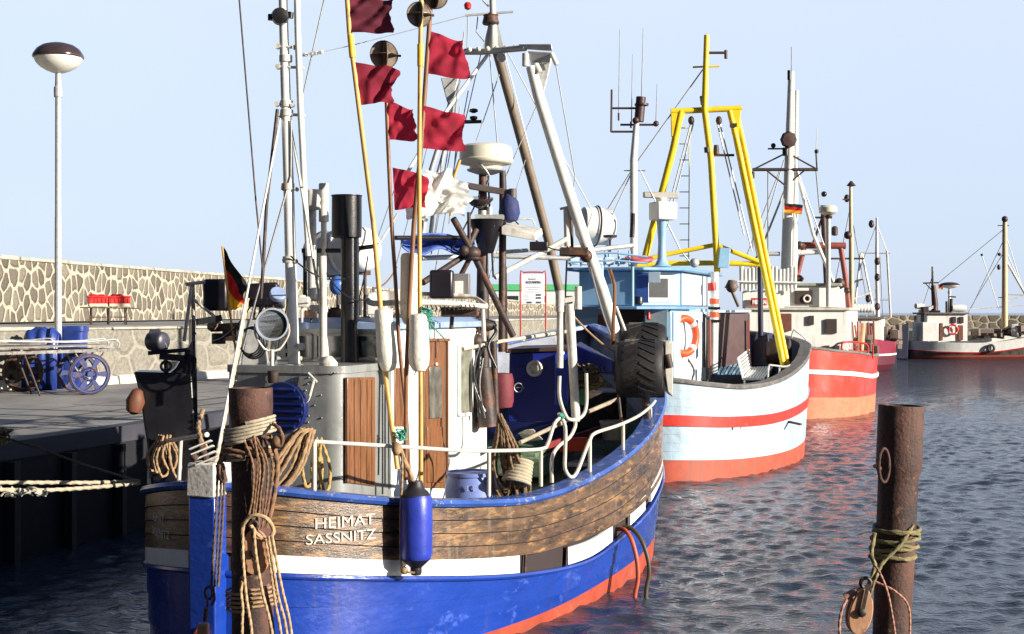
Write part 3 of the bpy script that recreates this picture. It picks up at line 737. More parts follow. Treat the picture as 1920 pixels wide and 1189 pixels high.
WORNWOOD = mat('worn_varnished_planks', (.115, .062, .028), .30, var=.65, scale=3.0, c2=(.035, .021, .014), thr=.57, c2scale=5, c3=(.38, .20, .07), thr3=.59, c3scale=4.5, streak=(.20, .16, .11), sthr=.60, sscale=9, stretch=(.8, .8, 3.2), bump=.7, bscale=26, bdist=.006, coat=.5, coatr=.22, soft=.07)
ANTIF = mat('red_antifouling', (.40, .065, .032), .55, var=.25, scale=3, c2=(.22, .06, .04), thr=.60, c2scale=4, c3=(.60, .25, .15), thr3=.66, bump=.25, soft=.08)
SLIT = mat('dark_port_recess', (.03, .02, .02), .8, bump=.1)
CAPBLUE = mat('blue_rail_paint', (.03, .08, .31), .35, var=.3, scale=3, c2=(.34, .33, .32), thr=.60, c2scale=10, bump=.2, coat=.3)
GREYBULW = mat('grey_blue_bulwark_paint', (.20, .22, .27), .6, var=.3, c2=(.12, .09, .07), thr=.6, bump=.2)
DECKM = mat('worn_green_deck', (.14, .17, .10), .75, var=.4, scale=3, c2=(.10, .07, .05), thr=.55, c2scale=3, c3=(.28, .28, .26), thr3=.62, bump=.3)
zblue = lambda a: interp([(0, .97), (1, .81), (2.57, .60), (3.9, .52), (4.83, .61), (6.1, .79), (7, .96), (9, 1.25), (12, 1.7)], a)
zwood = lambda a: interp([(0, 1.13), (1, .96), (2.66, .77), (3.4, .76), (4.83, .79), (6.86, 1.05), (9, 1.45), (12, 1.95)], a)
zred = lambda a: interp([(0, .13), (3, .12), (4.8, .18), (6.8, .26), (12, .45)], a)
zg = lambda a: b1.z(a)-.06
def mixz(f, g, t): return lambda a: f(a)*(1-t)+g(a)*t
lev = [(lambda a: -.8, .55, 0, 0), (lambda a: -.02, .945, 0, 0), (zred, .958, 0, 1)]
for k in range(3):
    t0, t1 = (k)/3, (k+1)/3
    lev[-1] = lev[-1] if k == 0 else lev[-1]
    if k: lev.append((mixz(zred, zblue, t0), .958+.03*t0, .014, 1))
    lev.append((mixz(zred, zblue, t1), .958+.03*t1, 0, 1))
lev[-1] = (zblue, .99, 0, 2); lev.append((zblue, .99, -.035, 2)); lev.append((zwood, .995, -.035, 3))
for k in range(4):
    t0, t1 = k/4, (k+1)/4
    lev.append((mixz(zwood, zg, t0), 1.0, .009, 3)); lev.append((mixz(zwood, zg, t1-.022), 1.0, .001, 2)); lev.append((mixz(zwood, zg, t1-.022), 1.0, -.012, 2)); lev.append((mixz(zwood, zg, t1), 1.0, -.012, 2))
b1.hull(lev, [ANTIF, HULLBLUE, SLIT, WORNWOOD])
b1.sweep('rubbing_strake', [(-.03, -.03), (.022, -.03), (.03, -.01), (.022, .012), (-.03, .012)], lambda a: zblue(a)-.004, HULLBLUE)
b1.sweep('gunwale', [(-.17, -.06), (.035, -.06), (.055, -.03), (.035, .004), (-.17, .004)], b1.z, CAPBLUE)
bdk = lambda a: interp([(0, 1.05), (1.5, .76), (3, .62), (5, .78), (7, 1.12), (9, 1.5), (12, 2.2)], a)
mb = MB()
for sd in (1, -1): b1.loft(mb, [b1.ring(-.09, zg, sd), b1.ring(-.13, bdk, sd)])
mb.build('bulwark_lining', GREYBULW, B1)
b1.deck(bdk, -.08, DECKM)
# white boards over the freeing ports
for a0, a1 in ((.02, 2.52), (3.42, 4.75), (5.15, 5.95), (6.1, 12)):
    b1.sweep('white_board', [(-.025, .012), (.006, .012), (.006, .185), (-.025, .185)], (lambda a: zblue(a) if a < 3.2 else zblue(a)+.012*(a-3)), WHITE, 1, a0, a1)
b1.sweep('white_board', [(-.025, .012), (.006, .012), (.006, .172), (-.025, .172)], zblue, WHITE, -1, .02, 11.5)
mb = MB()
for a in (2.58, 3.32):
    p = None
    for (aa, w, n) in b1.out:
        if aa >= a: p = b1.B(aa-.0, w-.02, zblue(aa)); break
    mb.tube([p, p+V(.01, 0, .2)], .014)
mb.build('port_frame', DARKST, B1)
# lettering both sides of the stern
LET = mat('white_lettering', (.58, .55, .47), .5, var=.15, scale=20, c2=(.3, .2, .1), thr=.63, c2scale=30, bump=.05)
b1.lettering('HEIMAT', .13, .84, 1.30, 1, LET, .55)
b1.lettering('SASSNITZ', .12, .76, 1.175, 1, LET, .64)
b1.lettering('HEIMAT', .105, .88, 1.305, -1, LET, .30)
b1.lettering('SASSNITZ', .10, .88, 1.185, -1, LET, .40)
# sternpost with rudder stock and white cap
def B(a, b, z): return b1.B(a, b, z)
mb = MB(); mb.hexa([B(-.16, -.12, -.8), B(-.16, .12, -.8), B(.10, .12, -.8), B(.10, -.12, -.8), B(-.19, -.12, 1.60), B(-.19, .12, 1.60), B(.08, .12, 1.60), B(.08, -.12, 1.60)][::1])
mb.build('sternpost', HULLBLUE, B1, bevel=.015)
mb = MB(); mb.hexa([B(-.205, -.13, 1.60), B(-.205, .125, 1.60), B(.10, .125, 1.60), B(.10, -.13, 1.60), B(-.20, -.125, 1.875), B(-.20, .12, 1.875), B(.09, .12, 1.875), B(.09, -.125, 1.875)])
mb.build('sternpost_cap', mat('flaking_white_paint', (.60, .59, .54), .55, var=.2, c2=(.35, .30, .24), thr=.56, c2scale=18, bump=.5, bscale=30), B1, bevel=.012)
mb = MB(); mb.hexa([B(-.78, -.03, -.8), B(-.78, .03, -.8), B(-.16, .04, -.8), B(-.16, -.04, -.8), B(-.62, -.03, .30), B(-.62, .03, .30), B(-.18, .04, .55), B(-.18, -.04, .55)])
mb.build('rudder', ANTIF, B1, bevel=.01)
# ---- grey riveted casing and wheelhouse
ALU = mat('grey_casing_paint', (.25, .26, .25), .32, metal=.15, streak=(.12, .09, .07), sthr=.60, var=.2, scale=2.2, c2=(.30, .31, .30), thr=.55, c2scale=4, c3=(.22, .10, .05), thr3=.73, c3scale=12, bump=.12, bscale=14, coat=.25, soft=.1)
def rounded(a0, a1, b0_, b1_, r, ra=None):
    pts = []
    for ca, cb, t0, rr in ((a0, b1_, 180, r), (a1, b1_, 90, .03), (a1, b0_, 0, .03), (a0, b0_, -90, r)):
        ca += rr if ca == a0 else -rr; cb += -rr if cb == b1_ else rr
        for k in range(7):
            t = R(t0-15*k); pts.append((ca+rr*math.cos(t), cb+rr*math.sin(t)))
    return pts
def shell(name, pts, zb, zt, m, taper=0.0, dz=None):
    mb = MB(); n = len(pts)
    ca = sum(p[0] for p in pts)/n; cb = sum(p[1] for p in pts)/n
    lo = [B(a, b, zb) for a, b in pts]; hi = [B(ca+(a-ca)*(1-taper), cb+(b-cb)*(1-taper), zt) for a, b in pts]
    mb.add(lo+hi, [(i, (i+1) % n, n+(i+1) % n, n+i) for i in range(n)]+[tuple(range(n, 2*n))])
    return mb.build(name, m, B1, ang=35)
HB = .44; HP = -.80
cas = shell('engine_casing', rounded(1.6, 2.9, HP, HB, .17), .6, 2.575, ALU)
mb = MB(); zt_ = 2.575
rim = rounded(1.585, 2.9, HP-.015, HB+.015, .18)
vs = [B(a, b, 2.53) for a, b in rim]+[B(a, b, 2.60) for a, b in rim]; n = len(rim)
mb.add(vs, [(i, (i+1) % n, n+(i+1) % n, n+i) for i in range(n)]+[tuple(range(n, 2*n)), tuple(range(n-1, -1, -1))]); mb.build('casing_rim', ALU, cas)
mb = MB()
def riv(px, py):
    p = b1.A(px, py, 1.598); mb.ball(p, .0085, 8, 5)
for k in range(38): riv(436+k*5.3, 699+(k % 2)*.0)
for k in range(12): riv(436+ (k % 2)*6, 705+k*9)
for k in range(9): riv(575+4*math.cos(k), 708+k*12)
for x, y in ((602, 741), (603, 784), (600, 830), (470, 725), (500, 716), (590, 760), (568, 870), (610, 700), (584, 716), (548, 712)): riv(x, y)
mb.build('riveting', ALU, cas)['kind'] = 'stuff'
# blue louvred vent cover on the casing's aft face
c = b1.A(530, 765, 1.55); vt = MB(); vt.lathe([(.24, -.05), (.245, .0), (.235, .03), (.0, .032)], c, -b1.d, 36)
vent = vt.build('vent_cover', mat('dark_blue_paint', (.006, .014, .10), .35, var=.2, coat=.3, bump=.05), cas)
mb = MB()
for k in range(6):
    z = -.17+.068*k; hw = math.sqrt(max(.01, .225**2-z*z))
    mb.bar(c-b1.d*.05-b1.s*hw+V(0, 0, z), c-b1.d*.05+b1.s*hw+V(0, 0, z), .035, .03, (V(0, 0, 1)-b1.d*.8).normalized())
mb.build('slat', MATS['dark_blue_paint'], vent)
c = b1.A(512, 706, 1.53); MB().lathe([(.045, -.06), (.05, -.05), (.05, .03), (.055, .05), (.04, .055)], c, seg=18).build('bell', DARKST, cas)
mb = MB(); p0 = b1.A(590, 712, 1.56); p1 = b1.A(582, 742, 1.56)
mb.cyl(p0-b1.d*.02, p1-b1.d*.02, .016); mb.tube(smooth_path([p1, b1.A(578, 752, 1.55), b1.A(568, 758, 1.56), b1.A(560, 756, 1.58)], .02), .006); mb.cyl(b1.A(578, 700, 1.57), b1.A(594, 716, 1.55), .012)
mb.build('cable_gland', OFFW, cas)
# side: door, panels
def sidequad(nm, m, x0, x1, ytl, ytr, ybl, ybr, off, parent=None, th=.03, b=None):
    b = HB if b is None else b
    p = [b1.S(x0, ybl, b+off), b1.S(x1, ybr, b+off), b1.S(x1, ytr, b+off), b1.S(x0, ytl, b+off)]
    mb = MB(); mb.prism(p, -b1.s*th); return mb.build(nm, m, parent or cas, bevel=.005)
d1 = sidequad('door', WOODV, 652, 704, 708, 707, 905, 912, .02)
mb = MB()
for x in (664, 676, 688, 697): mb.bar(b1.S(x, 712, HB+.021), b1.S(x, 908, HB+.021), .006, .006, b1.s)
mb.build('door_plank_joint', DARKST, d1)
wh = shell('wheelhouse', rounded(2.75, 5.8, HP-.02, HB, .03), .6, 2.93, WHITE)
fr = MB(); fp = rounded(2.62, 5.95, HP-.08, HB+.07, .06); n = len(fp)
fr.add([B(a, b, 2.93) for a, b in fp]+[B(a, b, 2.99) for a, b in fp]+[B(4.2+(a-4.2)*.93, (b+.18)*.8-.18, 3.04) for a, b in fp],
       [(i, (i+1) % n, n+(i+1) % n, n+i) for i in range(n)]+[(n+i, n+(i+1) % n, 2*n+(i+1) % n, 2*n+i) for i in range(n)]+[tuple(range(2*n, 3*n)), tuple(range(n-1, -1, -1))])
fr.build('roof', mat('pale_blue_roof', (.28, .38, .60), .4, var=.15, bump=.1), wh)
BLUEROOF = mat('blue_roof_edge', (.03, .10, .45), .4)
# aft windows of the wheelhouse above the casing
for b0_, b1__ in ((-.72, -.42), (-.36, -.02), (.04, .36)):
    w = MB(); w.prism([B(2.735, b0_, 2.63), B(2.735, b1__, 2.63), B(2.735, b1__, 2.87), B(2.735, b0_, 2.87)], b1.d*.02); wo_ = w.build('window', GLASS, wh)
    f = MB()
    for q0, q1 in (((b0_, 2.63), (b1__, 2.63)), ((b1__, 2.63), (b1__, 2.87)), ((b1__, 2.87), (b0_, 2.87)), ((b0_, 2.87), (b0_, 2.63))):
        f.bar(B(2.728, q0[0], q0[1]), B(2.728, q1[0], q1[1]), .025, .025, b1.d)
    f.build('frame', OFFW, wo_)
def sidewin(nm, x0, x1, yt0, yt1, yb0, yb1, m, fm, fw=.035):
    w = sidequad(nm, m, x0, x1, yt0, yt1, yb0, yb1, .012, wh)
    P4 = [b1.S(x0, yb0, HB+.025), b1.S(x1, yb1, HB+.025), b1.S(x1, yt1, HB+.025), b1.S(x0, yt0, HB+.025)]
    f = MB()
    for i in range(4): f.bar(P4[i], P4[(i+1) % 4], fw, .03, b1.s)
    f.build('frame', fm, w); return w
sidewin('window', 861, 884, 648, 648, 778, 776, mat('curtained_glass', (.20, .20, .15), .1, var=.5, scale=6, bump=.02), WHITE)
dd = sidequad('door', WOODV, 796, 834, 640, 640, 915, 916, .015, wh)
dg = sidequad('pane', mat('dusty_glass', (.13, .12, .10), .12, var=.5, scale=7, bump=.02), 806, 829, 688, 688, 785, 784, .03, dd)
sidequad('panel', WOODV, 802, 831, 800, 800, 905, 905, .03, dd)
sidequad('door', WOODV, 741, 762, 690, 690, 800, 800, .013, wh)
MB().ball(b1.S(818, 683, HB+.03), .02).build('door_lamp', WHITE, dd)
f = MB(); f.bar(b1.S(790, 636, HB+.03), b1.S(790, 915, HB+.03), .03, .03, b1.s); f.bar(b1.S(838, 636, HB+.03), b1.S(838, 915, HB+.03), .03, .03, b1.s); f.bar(b1.S(786, 637, HB+.03), b1.S(842, 637, HB+.03), .03, .03, b1.s); f.build('door_frame', WOODV, dd)

# ---- generic pixel-sized gear
def T(nm, pts, Z, rp, m, parent=B1, seg=10, step=0, **tags):
    n = len(pts); Zs = Z if isinstance(Z, (list, tuple)) else [Z]*n
    p = [P(x, y, z) for (x, y), z in zip(pts, Zs)]
    rs = rp if isinstance(rp, (list, tuple)) else [rp]*n
    r = [a*z/FP for a, z in zip(rs, Zs)]
    if step: p = smooth_path(p, step); r = r[0]
    return MB().tube(p, r, seg).build(nm, m, parent, **tags)
# aft mast
MZ = 13.5
mast = T('mast', [(551, 683), (545, 500), (541, 340), (534, 120), (529, -60), (524, -260)], MZ, [11, 10.5, 10, 9, 8, 6], WHITE, seg=20)
T('mast_pole', [(578, 480), (570, 345), (563, 200), (558, 60), (555, -120)], MZ-.05, [5, 5.5, 6, 6, 6], WHITE, mast)
mb = MB()
for x, y, x2 in ((520, 87, 552), (521, 125, 566), (519, 195, 548), (521, 214, 568), (531, 353, 556), (534, 488, 556)):
    a_, c_ = P(x, y, MZ-.02), P(x2, y+2, MZ-.04); mb.cyl(a_, c_, .014); mb.cyl(a_-V(0, .02, 0), a_+V(0, .03, 0), .024); mb.cyl(c_-V(0, .02, 0), c_+V(0, .03, 0), .02)
for y in (110, 195, 212, 350, 487): mb.lathe([(.062, -.03), (.062, .03)], P(534+(y/60), y, MZ), seg=18)
mb.split('mast_clamp', OFFW, mast)
mb = MB(); c = P(525, 31, MZ-.08); mb.lathe([(.03, -.1), (.075, -.07), (.085, 0), (.075, .08), (.04, .09)], c, V(.2, -1, -.1), 20)
mb.cyl(P(508, 33, MZ-.08), P(545, 28, MZ-.08), .022); mb.cyl(P(508, 38, MZ-.08), P(508, 27, MZ-.08), .03); mb.cyl(P(544, 34, MZ-.08), P(545, 23, MZ-.08), .03)
mb.build('mast_lamp', BLACK, mast)
mb = MB()
mb.tube([P(527, 215, MZ), P(478, 470, 12.9), P(402, 880, 11.6)], .011); mb.build('backstay', WHITE, mast)
mb = MB(); mb.rope([P(464, 560, 12.6), P(440, 690, 12.2), P(402, 880, 11.6)], .017); mb.build('lashing', ROPEW, mast)
T('stay', [(520, 205), (500, 380), (492, 520), (489, 560)], [13.4, 13.3, 13.2, 13.2], 3.2, DARKST, mast)
T('stay', [(430, -230), (447, -20), (480, 380), (493, 512)], [13.2]*4, 1.6, DARKST, mast)
T('stay', [(665, -260), (612, -20), (560, 215)], [13.6]*3, 1.5, STEEL, mast)
T('stay', [(546, 225), (545, 330), (480, 560), (446, 688)], [13.45]*4, 2, STEEL, mast)
T('stay', [(541, 215), (573, 400), (612, 640), (615, 672)], [13.5, 13.4, 13.3, 13.3], 2.6, OFFW, mast)
MB().lathe([(.085, -.03), (.085, .0), (.06, .03), (.03, .06)], P(616, 680, 13.25), seg=16).build('stay_foot', OFFW, mast)
mb = MB(); mb.cyl(P(548, 650, MZ-.03), P(566, 648, MZ-.03), .025); mb.cyl(P(566, 650, MZ-.1), P(566, 650, MZ+.06), .035); mb.cyl(P(520, 672, MZ), P(566, 672, MZ), .02); mb.cyl(P(520, 655, MZ), P(548, 660, MZ), .018); mb.lathe([(.1, 0), (.1, .02), (.06, .03), (.055, .15)], P(551, 688, MZ), seg=18)
mb.build('mast_foot', OFFW, mast)
T('post', [(604, 480), (606, 560), (606, 688)], 13.3, 7, OFFW)
T('antenna_wire', [(568, 102), (606, 97), (660, 85), (877, 29)], [13.5, 13.7, 14, 18], .8, STEEL, mast)
mb = MB()
for k, x in enumerate((570, 583, 590, 600)): mb.cyl(P(x, 103-k*1.5, 13.55), P(x+4, 102.5-k*1.5, 13.6), .018)
mb.split('insulator', OFFW, mast)
# funnel
fz = 14.2
fun = T('funnel', [(656, 690), (656, 446), (652, 440)], fz, [17, 17, 17], BLACK, seg=28)
mb = MB(); mb.lathe([(.13, 0), (.148, .004), (.150, .05), (.149, .41), (.155, .415), (.155, .425), (.14, .426), (.135, .2), (.0, .19)], P(650, 446, fz), seg=36); mb.build('funnel_cap', BLACK, fun)
# floodlight
flz = 13.0
fl = thing('floodlight', 'round grey floodlight standing on the grey casing roof left of the white mast', 'floodlight', P(512, 683, flz))
ax = V(.18, -1, -.12).normalized(); c = P(510, 607, flz)
mb = MB(); mb.lathe([(.02, -.17), (.07, -.165), (.12, -.11), (.142, -.03), (.146, .035), (.152, .04), (.150, .055), (.135, .055), (.133, .03)], c, ax, 32); mb.build('housing', mat('pale_blue_grey_paint', (.34, .38, .44), .4, var=.15, bump=.08), fl)
MB().lathe([(.132, 0), (.12, -.03), (.09, -.07), (.04, -.09)], c+ax*.03, ax, 28).build('reflector', mat('smoky_reflector', (.035, .030, .018), .15, metal=.2, var=.5, scale=9, bump=0), fl)
MB().ball(c+ax*.0, .025).build('bulb', OFFW, fl)
mb = MB(); s_ = V(1, .18, 0).normalized()
mb.tube(smooth_path([c-s_*.15+V(0, 0, .0), c-s_*.15-V(0, 0, .1), c-s_*.07-V(0, 0, .23), c-V(0, 0, .245), c+s_*.07-V(0, 0, .23), c+s_*.15-V(0, 0, .1), c+s_*.15], .03), .010)
mb.cyl(c-V(0, 0, .24), V(c.x, c.y, P(0, 686, flz).z), .018); mb.build('bracket', OFFW, fl)
mb = MB(); cc = P(468, 640, 13.2)
for k in range(4): mb.torus(cc+V(.01*k, .01*k, -.005*k), V(.5, -1, .1), .10+.008*k, .009, 26, 6, 1.2)
mb.build('cable_coil', BLACK, None, label='coil of black cable on the grey casing roof left of the floodlight', category='cable coil')
# grey box behind floodlight
mb = MB(); mb.hexa([P(452, 686, 13.6), P(500, 686, 13.6), P(505, 686, 14.1), P(458, 686, 14.1), P(456, 600, 13.6), P(492, 600, 13.6), P(496, 602, 14.1), P(460, 602, 14.1)]); mb.build('vent_box', GALV, B1, bevel=.01)
# mufflers
mb = MB(); mb.lathe([(.05, -.05), (.09, -.04), (.095, .15), (.085, .16)], P(585, 385, 14.6), seg=22); mb.cyl(P(585, 395, 14.6), P(585, 560, 14.6), .045); mb.build('exhaust_pipe', OFFW, B1)
mb = MB(); mb.lathe([(.05, 0), (.052, .01), (.052, .39), (.045, .40)], P(607, 416, 14.8), seg=20); mb.cyl(P(607, 416, 14.8), P(607, 600, 14.8), .03); mb.build('exhaust_pipe', OFFW, B1)
# life raft canister, athwartships, on the wheelhouse roof
lr = thing('life_raft', 'white life raft canister lying on the wheelhouse roof behind the black funnel', 'life raft', P(655, 510, 15.4))
p0, p1 = P(592, 478, 15.6), P(694, 466, 15.2); ax = (p1-p0).normalized(); ln = (p1-p0).length
prof = [(.02, -.05), (.12, -.045), (.20, -.02), (.235, .05), (.24, .12), (.25, .125), (.25, .15), (.24, .155), (.24, ln*.5-.01), (.258, ln*.5), (.258, ln*.5+.03), (.24, ln*.5+.04), (.24, ln-.12), (.235, ln-.05), (.2, ln), (.12, ln+.03), (.02, ln+.035)]
MB().lathe(prof, p0, ax, 34).build('canister', WHITE, lr)
mb = MB()
for t in (.2, .5, .8): mb.lathe([(.252, t*ln-.012), (.256, t*ln), (.252, t*ln+.012)], p0, ax, 34)
mb.build('strap', DARKST, lr)
mb = MB(); up = V(0, 0, 1); sdv = ax.cross(up)
put_text('6m', .11, P(613, 488, 15.32), V(1, 0, 0), V(0, 0, 1), V(0, -1, 0), 'lettering', BLACK, lr)
for t in (.25, .75):
    q = p0+ax*ln*t; mb.bar(q-sdv*.22-up*.24, q+sdv*.22-up*.24, .05, .05); mb.tube([q-sdv*.15-up*.25, V(q.x, q.y, 3.0)-sdv*.15], .018); mb.tube([q+sdv*.15-up*.25, V(q.x, q.y, 3.0)+sdv*.15], .018)
mb.build('cradle', DARKST, lr)
T('rail', [(566, 470), (640, 470), (700, 462)], [14.8, 14.8, 14.8], 4.5, BLACK)
T('rail_post', [(572, 470), (572, 560)], 14.8, 4, BLACK)
# wheelhouse-roof clutter: horn box, fan, pipes
mb = MB(); mb.hexa([P(688, 590, 14.6), P(728, 590, 14.6), P(728, 590, 14.9), P(688, 590, 14.9), P(690, 550, 14.6), P(722, 546, 14.6), P(722, 546, 14.9), P(690, 550, 14.9)]); mb.cyl(P(706, 548, 14.7), P(706, 538, 14.7), .05); mb.build('horn_box', WHITE, B1, bevel=.008)
c = P(598, 520, 14.7); mb = MB(); mb.cyl(P(598, 570, 14.7), P(598, 500, 14.7), .02); mb.box(P(598, 558, 14.7), (.15, .12, .08)); mb.box(P(598, 580, 14.7), (.17, .14, .09)); mb.ball(P(592, 530, 14.6), .035); mb.ball(P(603, 515, 14.6), .03); mb.build('gauge_stand', OFFW, B1, bevel=.008)
MB().ball(P(632, 535, 15.0), .085, 18, 10, (1, 1, 1.2)).build('blue_lamp', mat('blue_lens', (.05, .14, .45), .2, bump=0), B1)
mb = MB(); mb.hexa([P(652, 690, 14.9), P(700, 690, 14.9), P(700, 690, 15.3), P(652, 690, 15.3), P(652, 598, 14.9), P(694, 592, 14.9), P(694, 592, 15.3), P(652, 598, 15.3)]); mb.build('tar_cloth_bundle', mat('dark_canvas', (.05, .045, .055), .6, var=.5, scale=9, bump=.6, bscale=12, bdist=.02), B1, bevel=.02)

# ---- gear rack over the wheelhouse side carrying the dan buoys
rz_ = 14.6
rack = T('gear_rack', [(690, 563), (700, 569), (760, 567), (830, 568), (912, 575)], [rz_-.3, rz_-.35, rz_-.35, rz_-.1, rz_+.3], 5.5, OFFW, step=.04)
T('rack_rail', [(690, 563), (700, 553), (790, 551), (880, 556), (912, 572)], [rz_-.2, rz_+.4, rz_+.5, rz_+.6, rz_+.4], 4.0, OFFW, rack, step=.04)
mb = MB()
for k in range(12): mb.tube([P(800+k*8, 571, rz_), P(803+k*8, 580, rz_+.02), P(800+k*8, 584, rz_+.3)], .007)
mb.split('rack_hook', DARKST, rack)
mb = MB(); mb.box(P(862, 585, rz_+.2), (.38, .2, .10)); mb.build('rack_box', DARKST, rack, bevel=.01)
T('rack_post', [(775, 572), (775, 640)], rz_+.1, 4, DARKST, rack); T('rack_post', [(848, 590), (846, 618)], rz_+.3, 4, DARKST, rack)
T('rack_post', [(905, 578), (908, 640)], rz_+.5, 4, OFFW, rack)
# ---- portside speakers and boxes
def panelbox(nm, x0, x1, y0, y1, Z, d, m, parent=None, bev=.02, **t):
    mb = MB(); p = [P(x0, y1, Z), P(x1, y1, Z), P(x1, y1, Z), P(x0, y1, Z), P(x0, y0, Z), P(x1, y0, Z), P(x1, y0, Z), P(x0, y0, Z)]
    for i in (2, 3, 6, 7): p[i] = p[i]+V(.05*d, d, 0)
    return mb.hexa(p).build(nm, m, parent, bevel=bev, **t)
BOXM = mat('black_plastic_box', (.010, .008, .012), .35, var=.2, bump=.05)
b_ = panelbox('box', 379, 426, 523, 583, 15.2, .3, BOXM, B1, .035)
T('bracket', [(345, 640), (359, 538), (348, 533), (385, 529)], 15.2, 3.4, OFFW, b_); T('bracket', [(361, 560), (410, 600), (440, 640)], 15.2, 3, OFFW, b_)
T('bracket', [(361, 530), (364, 632)], 15.25, 4, OFFW, b_)
mb = MB(); mb.hexa([P(455, 575, 14.3), P(528, 575, 14.3), P(534, 580, 14.8), P(460, 575, 14.8), P(463, 532, 14.3), P(520, 528, 14.3), P(530, 540, 14.8), P(466, 532, 14.8)]); mb.build('engine_cover', BOXM, B1, bevel=.03)
MB().lathe([(.08, 0), (.085, .01), (.085, .05), (.075, .06)], P(520, 556, 14.1), V(.25, -.6, .6), 24).build('cowl', mat('pale_blue_cap', (.25, .32, .50), .4, bump=0), B1)
mb = MB()
for x in (478, 488, 500, 512): mb.cyl(P(x, 574, 14.2), P(x+rnd.uniform(-4, 4), 604, 14.0), .012)
mb.build('pipework', DARKST, B1)
mb = MB(); mb.bar(P(400, 615, 14.6), P(455, 612, 14.4), .09, .08); mb.box(P(432, 628, 14.4), (.14, .12, .12)); mb.cyl(P(396, 612, 14.6), P(408, 612, 14.5), .05); mb.cyl(P(410, 645, 14.3), P(410, 625, 14.3), .07); mb.build('hauler_arm', DARKST, B1)
panelbox('speaker', 805, 849, 506, 560, 15.0, .18, BOXM, B1, .025)
panelbox('light_box', 846, 880, 513, 560, 15.3, .16, mat('grey_box', (.16, .15, .15), .5), B1, .012)
panelbox('lit_panel', 852, 868, 527, 552, 15.28, .02, WHITE, B1, .004)
# ---- radar mast behind the wheelhouse
rzz = 17.0
rm = T('radar_mast', [(906, 690), (905, 560), (905, 315)], rzz, [12, 12, 7], DARKST, seg=16)
T('post', [(941, 660), (943, 350), (942, 320)], rzz+.1, [7, 7, 6], DARKST)
mb = MB(); mb.lathe([(.02, 0), (.19, .02), (.20, .07), (.30, .09), (.326, .115), (.33, .14), (.318, .15), (.315, .24), (.30, .29), (.25, .32), (.12, .335), (.02, .338)], P(911, 322, rzz), seg=44)
mb.build('radar_dome', mat('cream_radome', (.70, .66, .52), .35, var=.05, bump=.02), rm)
put_text('ca', .075, P(941, 288, rzz-.31), V(1, .3, 0).normalized(), V(0, 0, 1), V(.3, -1, 0).normalized(), 'lettering', mat('pale_print', (.45, .45, .55), .5, bump=0), rm)
mb = MB(); mb.lathe([(.10, -.04), (.22, 0), (.23, .02)], P(911, 321, rzz), seg=24); mb.tube(smooth_path([P(893, 302, rzz-.2), P(905, 312, rzz-.25), P(917, 330, rzz-.2), P(912, 345, rzz-.1)], .04), .013); mb.build('radar_base', GALV, rm)
mb = MB(); mb.bar(P(864, 346, rzz-.1), P(963, 363, rzz-.1), .05, .075); mb.cyl(P(961, 372, rzz-.12), P(961, 354, rzz-.12), .05); mb.build('scanner_bar', mat('brown_grey_paint', (.10, .08, .07), .5), rm, bevel=.008)
mb = MB(); mb.lathe([(.07, 0), (.09, .02), (.16, .24), (.21, .38), (.22, .40), (.20, .40), (.05, .2)], P(912, 475, rzz-.1), seg=20); mb.build('cone_basket', BOXM, rm)
MB().lathe([(.02, -.04), (.1, 0), (.16, .06), (.165, .09)], P(899, 385, rzz-.2), V(0, -.2, 1), 24).build('deck_light', mat('brown_lamp_hood', (.045, .028, .028), .18), rm)
mb = MB(); mb.lathe([(.02, 0), (.10, .03), (.13, .12), (.11, .25), (.04, .36), (.02, .37)], P(955, 418, rzz-.1), V(0, 0, 1), 18); mb.build('cover_bag', mat('navy_canvas', (.02, .03, .12), .7, bump=.5, bscale=20, bdist=.01), rm)
mb = MB(); mb.box(P(918, 408, rzz-.1), (.35, .2, .06)); mb.cyl(P(905, 415, rzz-.15), P(905, 395, rzz-.15), .05); mb.cyl(P(918, 410, rzz-.15), P(918, 388, rzz-.15), .035); mb.build('gauge_stand', GALV, rm)
mb = MB(); mb.hexa([P(940, 440, rzz-.2), P(1004, 452, rzz-.2), P(1018, 440, rzz+.3), P(950, 430, rzz+.3), P(940, 425, rzz-.2), P(1004, 438, rzz-.2), P(1016, 428, rzz+.3), P(950, 416, rzz+.3)])
mb.build('white_box', OFFW, B1, bevel=.008)
T('hoop', [(960, 418), (964, 411), (998, 411), (1003, 422)], rzz, 1.8, OFFW)
panelbox('deck_light', 993, 1027, 453, 470, rzz, .12, BOXM, B1, .01)
# crossing dark struts
T('strut', [(850, 410), (884, 470), (962, 630)], [16.2, 16.4, 16.8], 6.5, DARKST); T('strut', [(893, 430), (870, 480), (793, 530)], [16.6, 16.5, 15.8], 6, DARKST)
T('strut', [(879, 398), (880, 470)], 16.5, 3.5, DARKST); T('strut', [(884, 478), (862, 520)], 16.4, 5, DARKST)
mb = MB(); mb.ball(P(884, 475, 16.4), .11, 12, 8, (1, 1, .8)); mb.torus(P(886, 485, 16.4), V(0, 0, 1), .09, .02); mb.ball(P(870, 470, 16.3), .06); mb.build('winch_block', DARKST, B1)
T('boom', [(742, 446), (880, 446)], [15.6, 16.6], 4.5, BOXM)
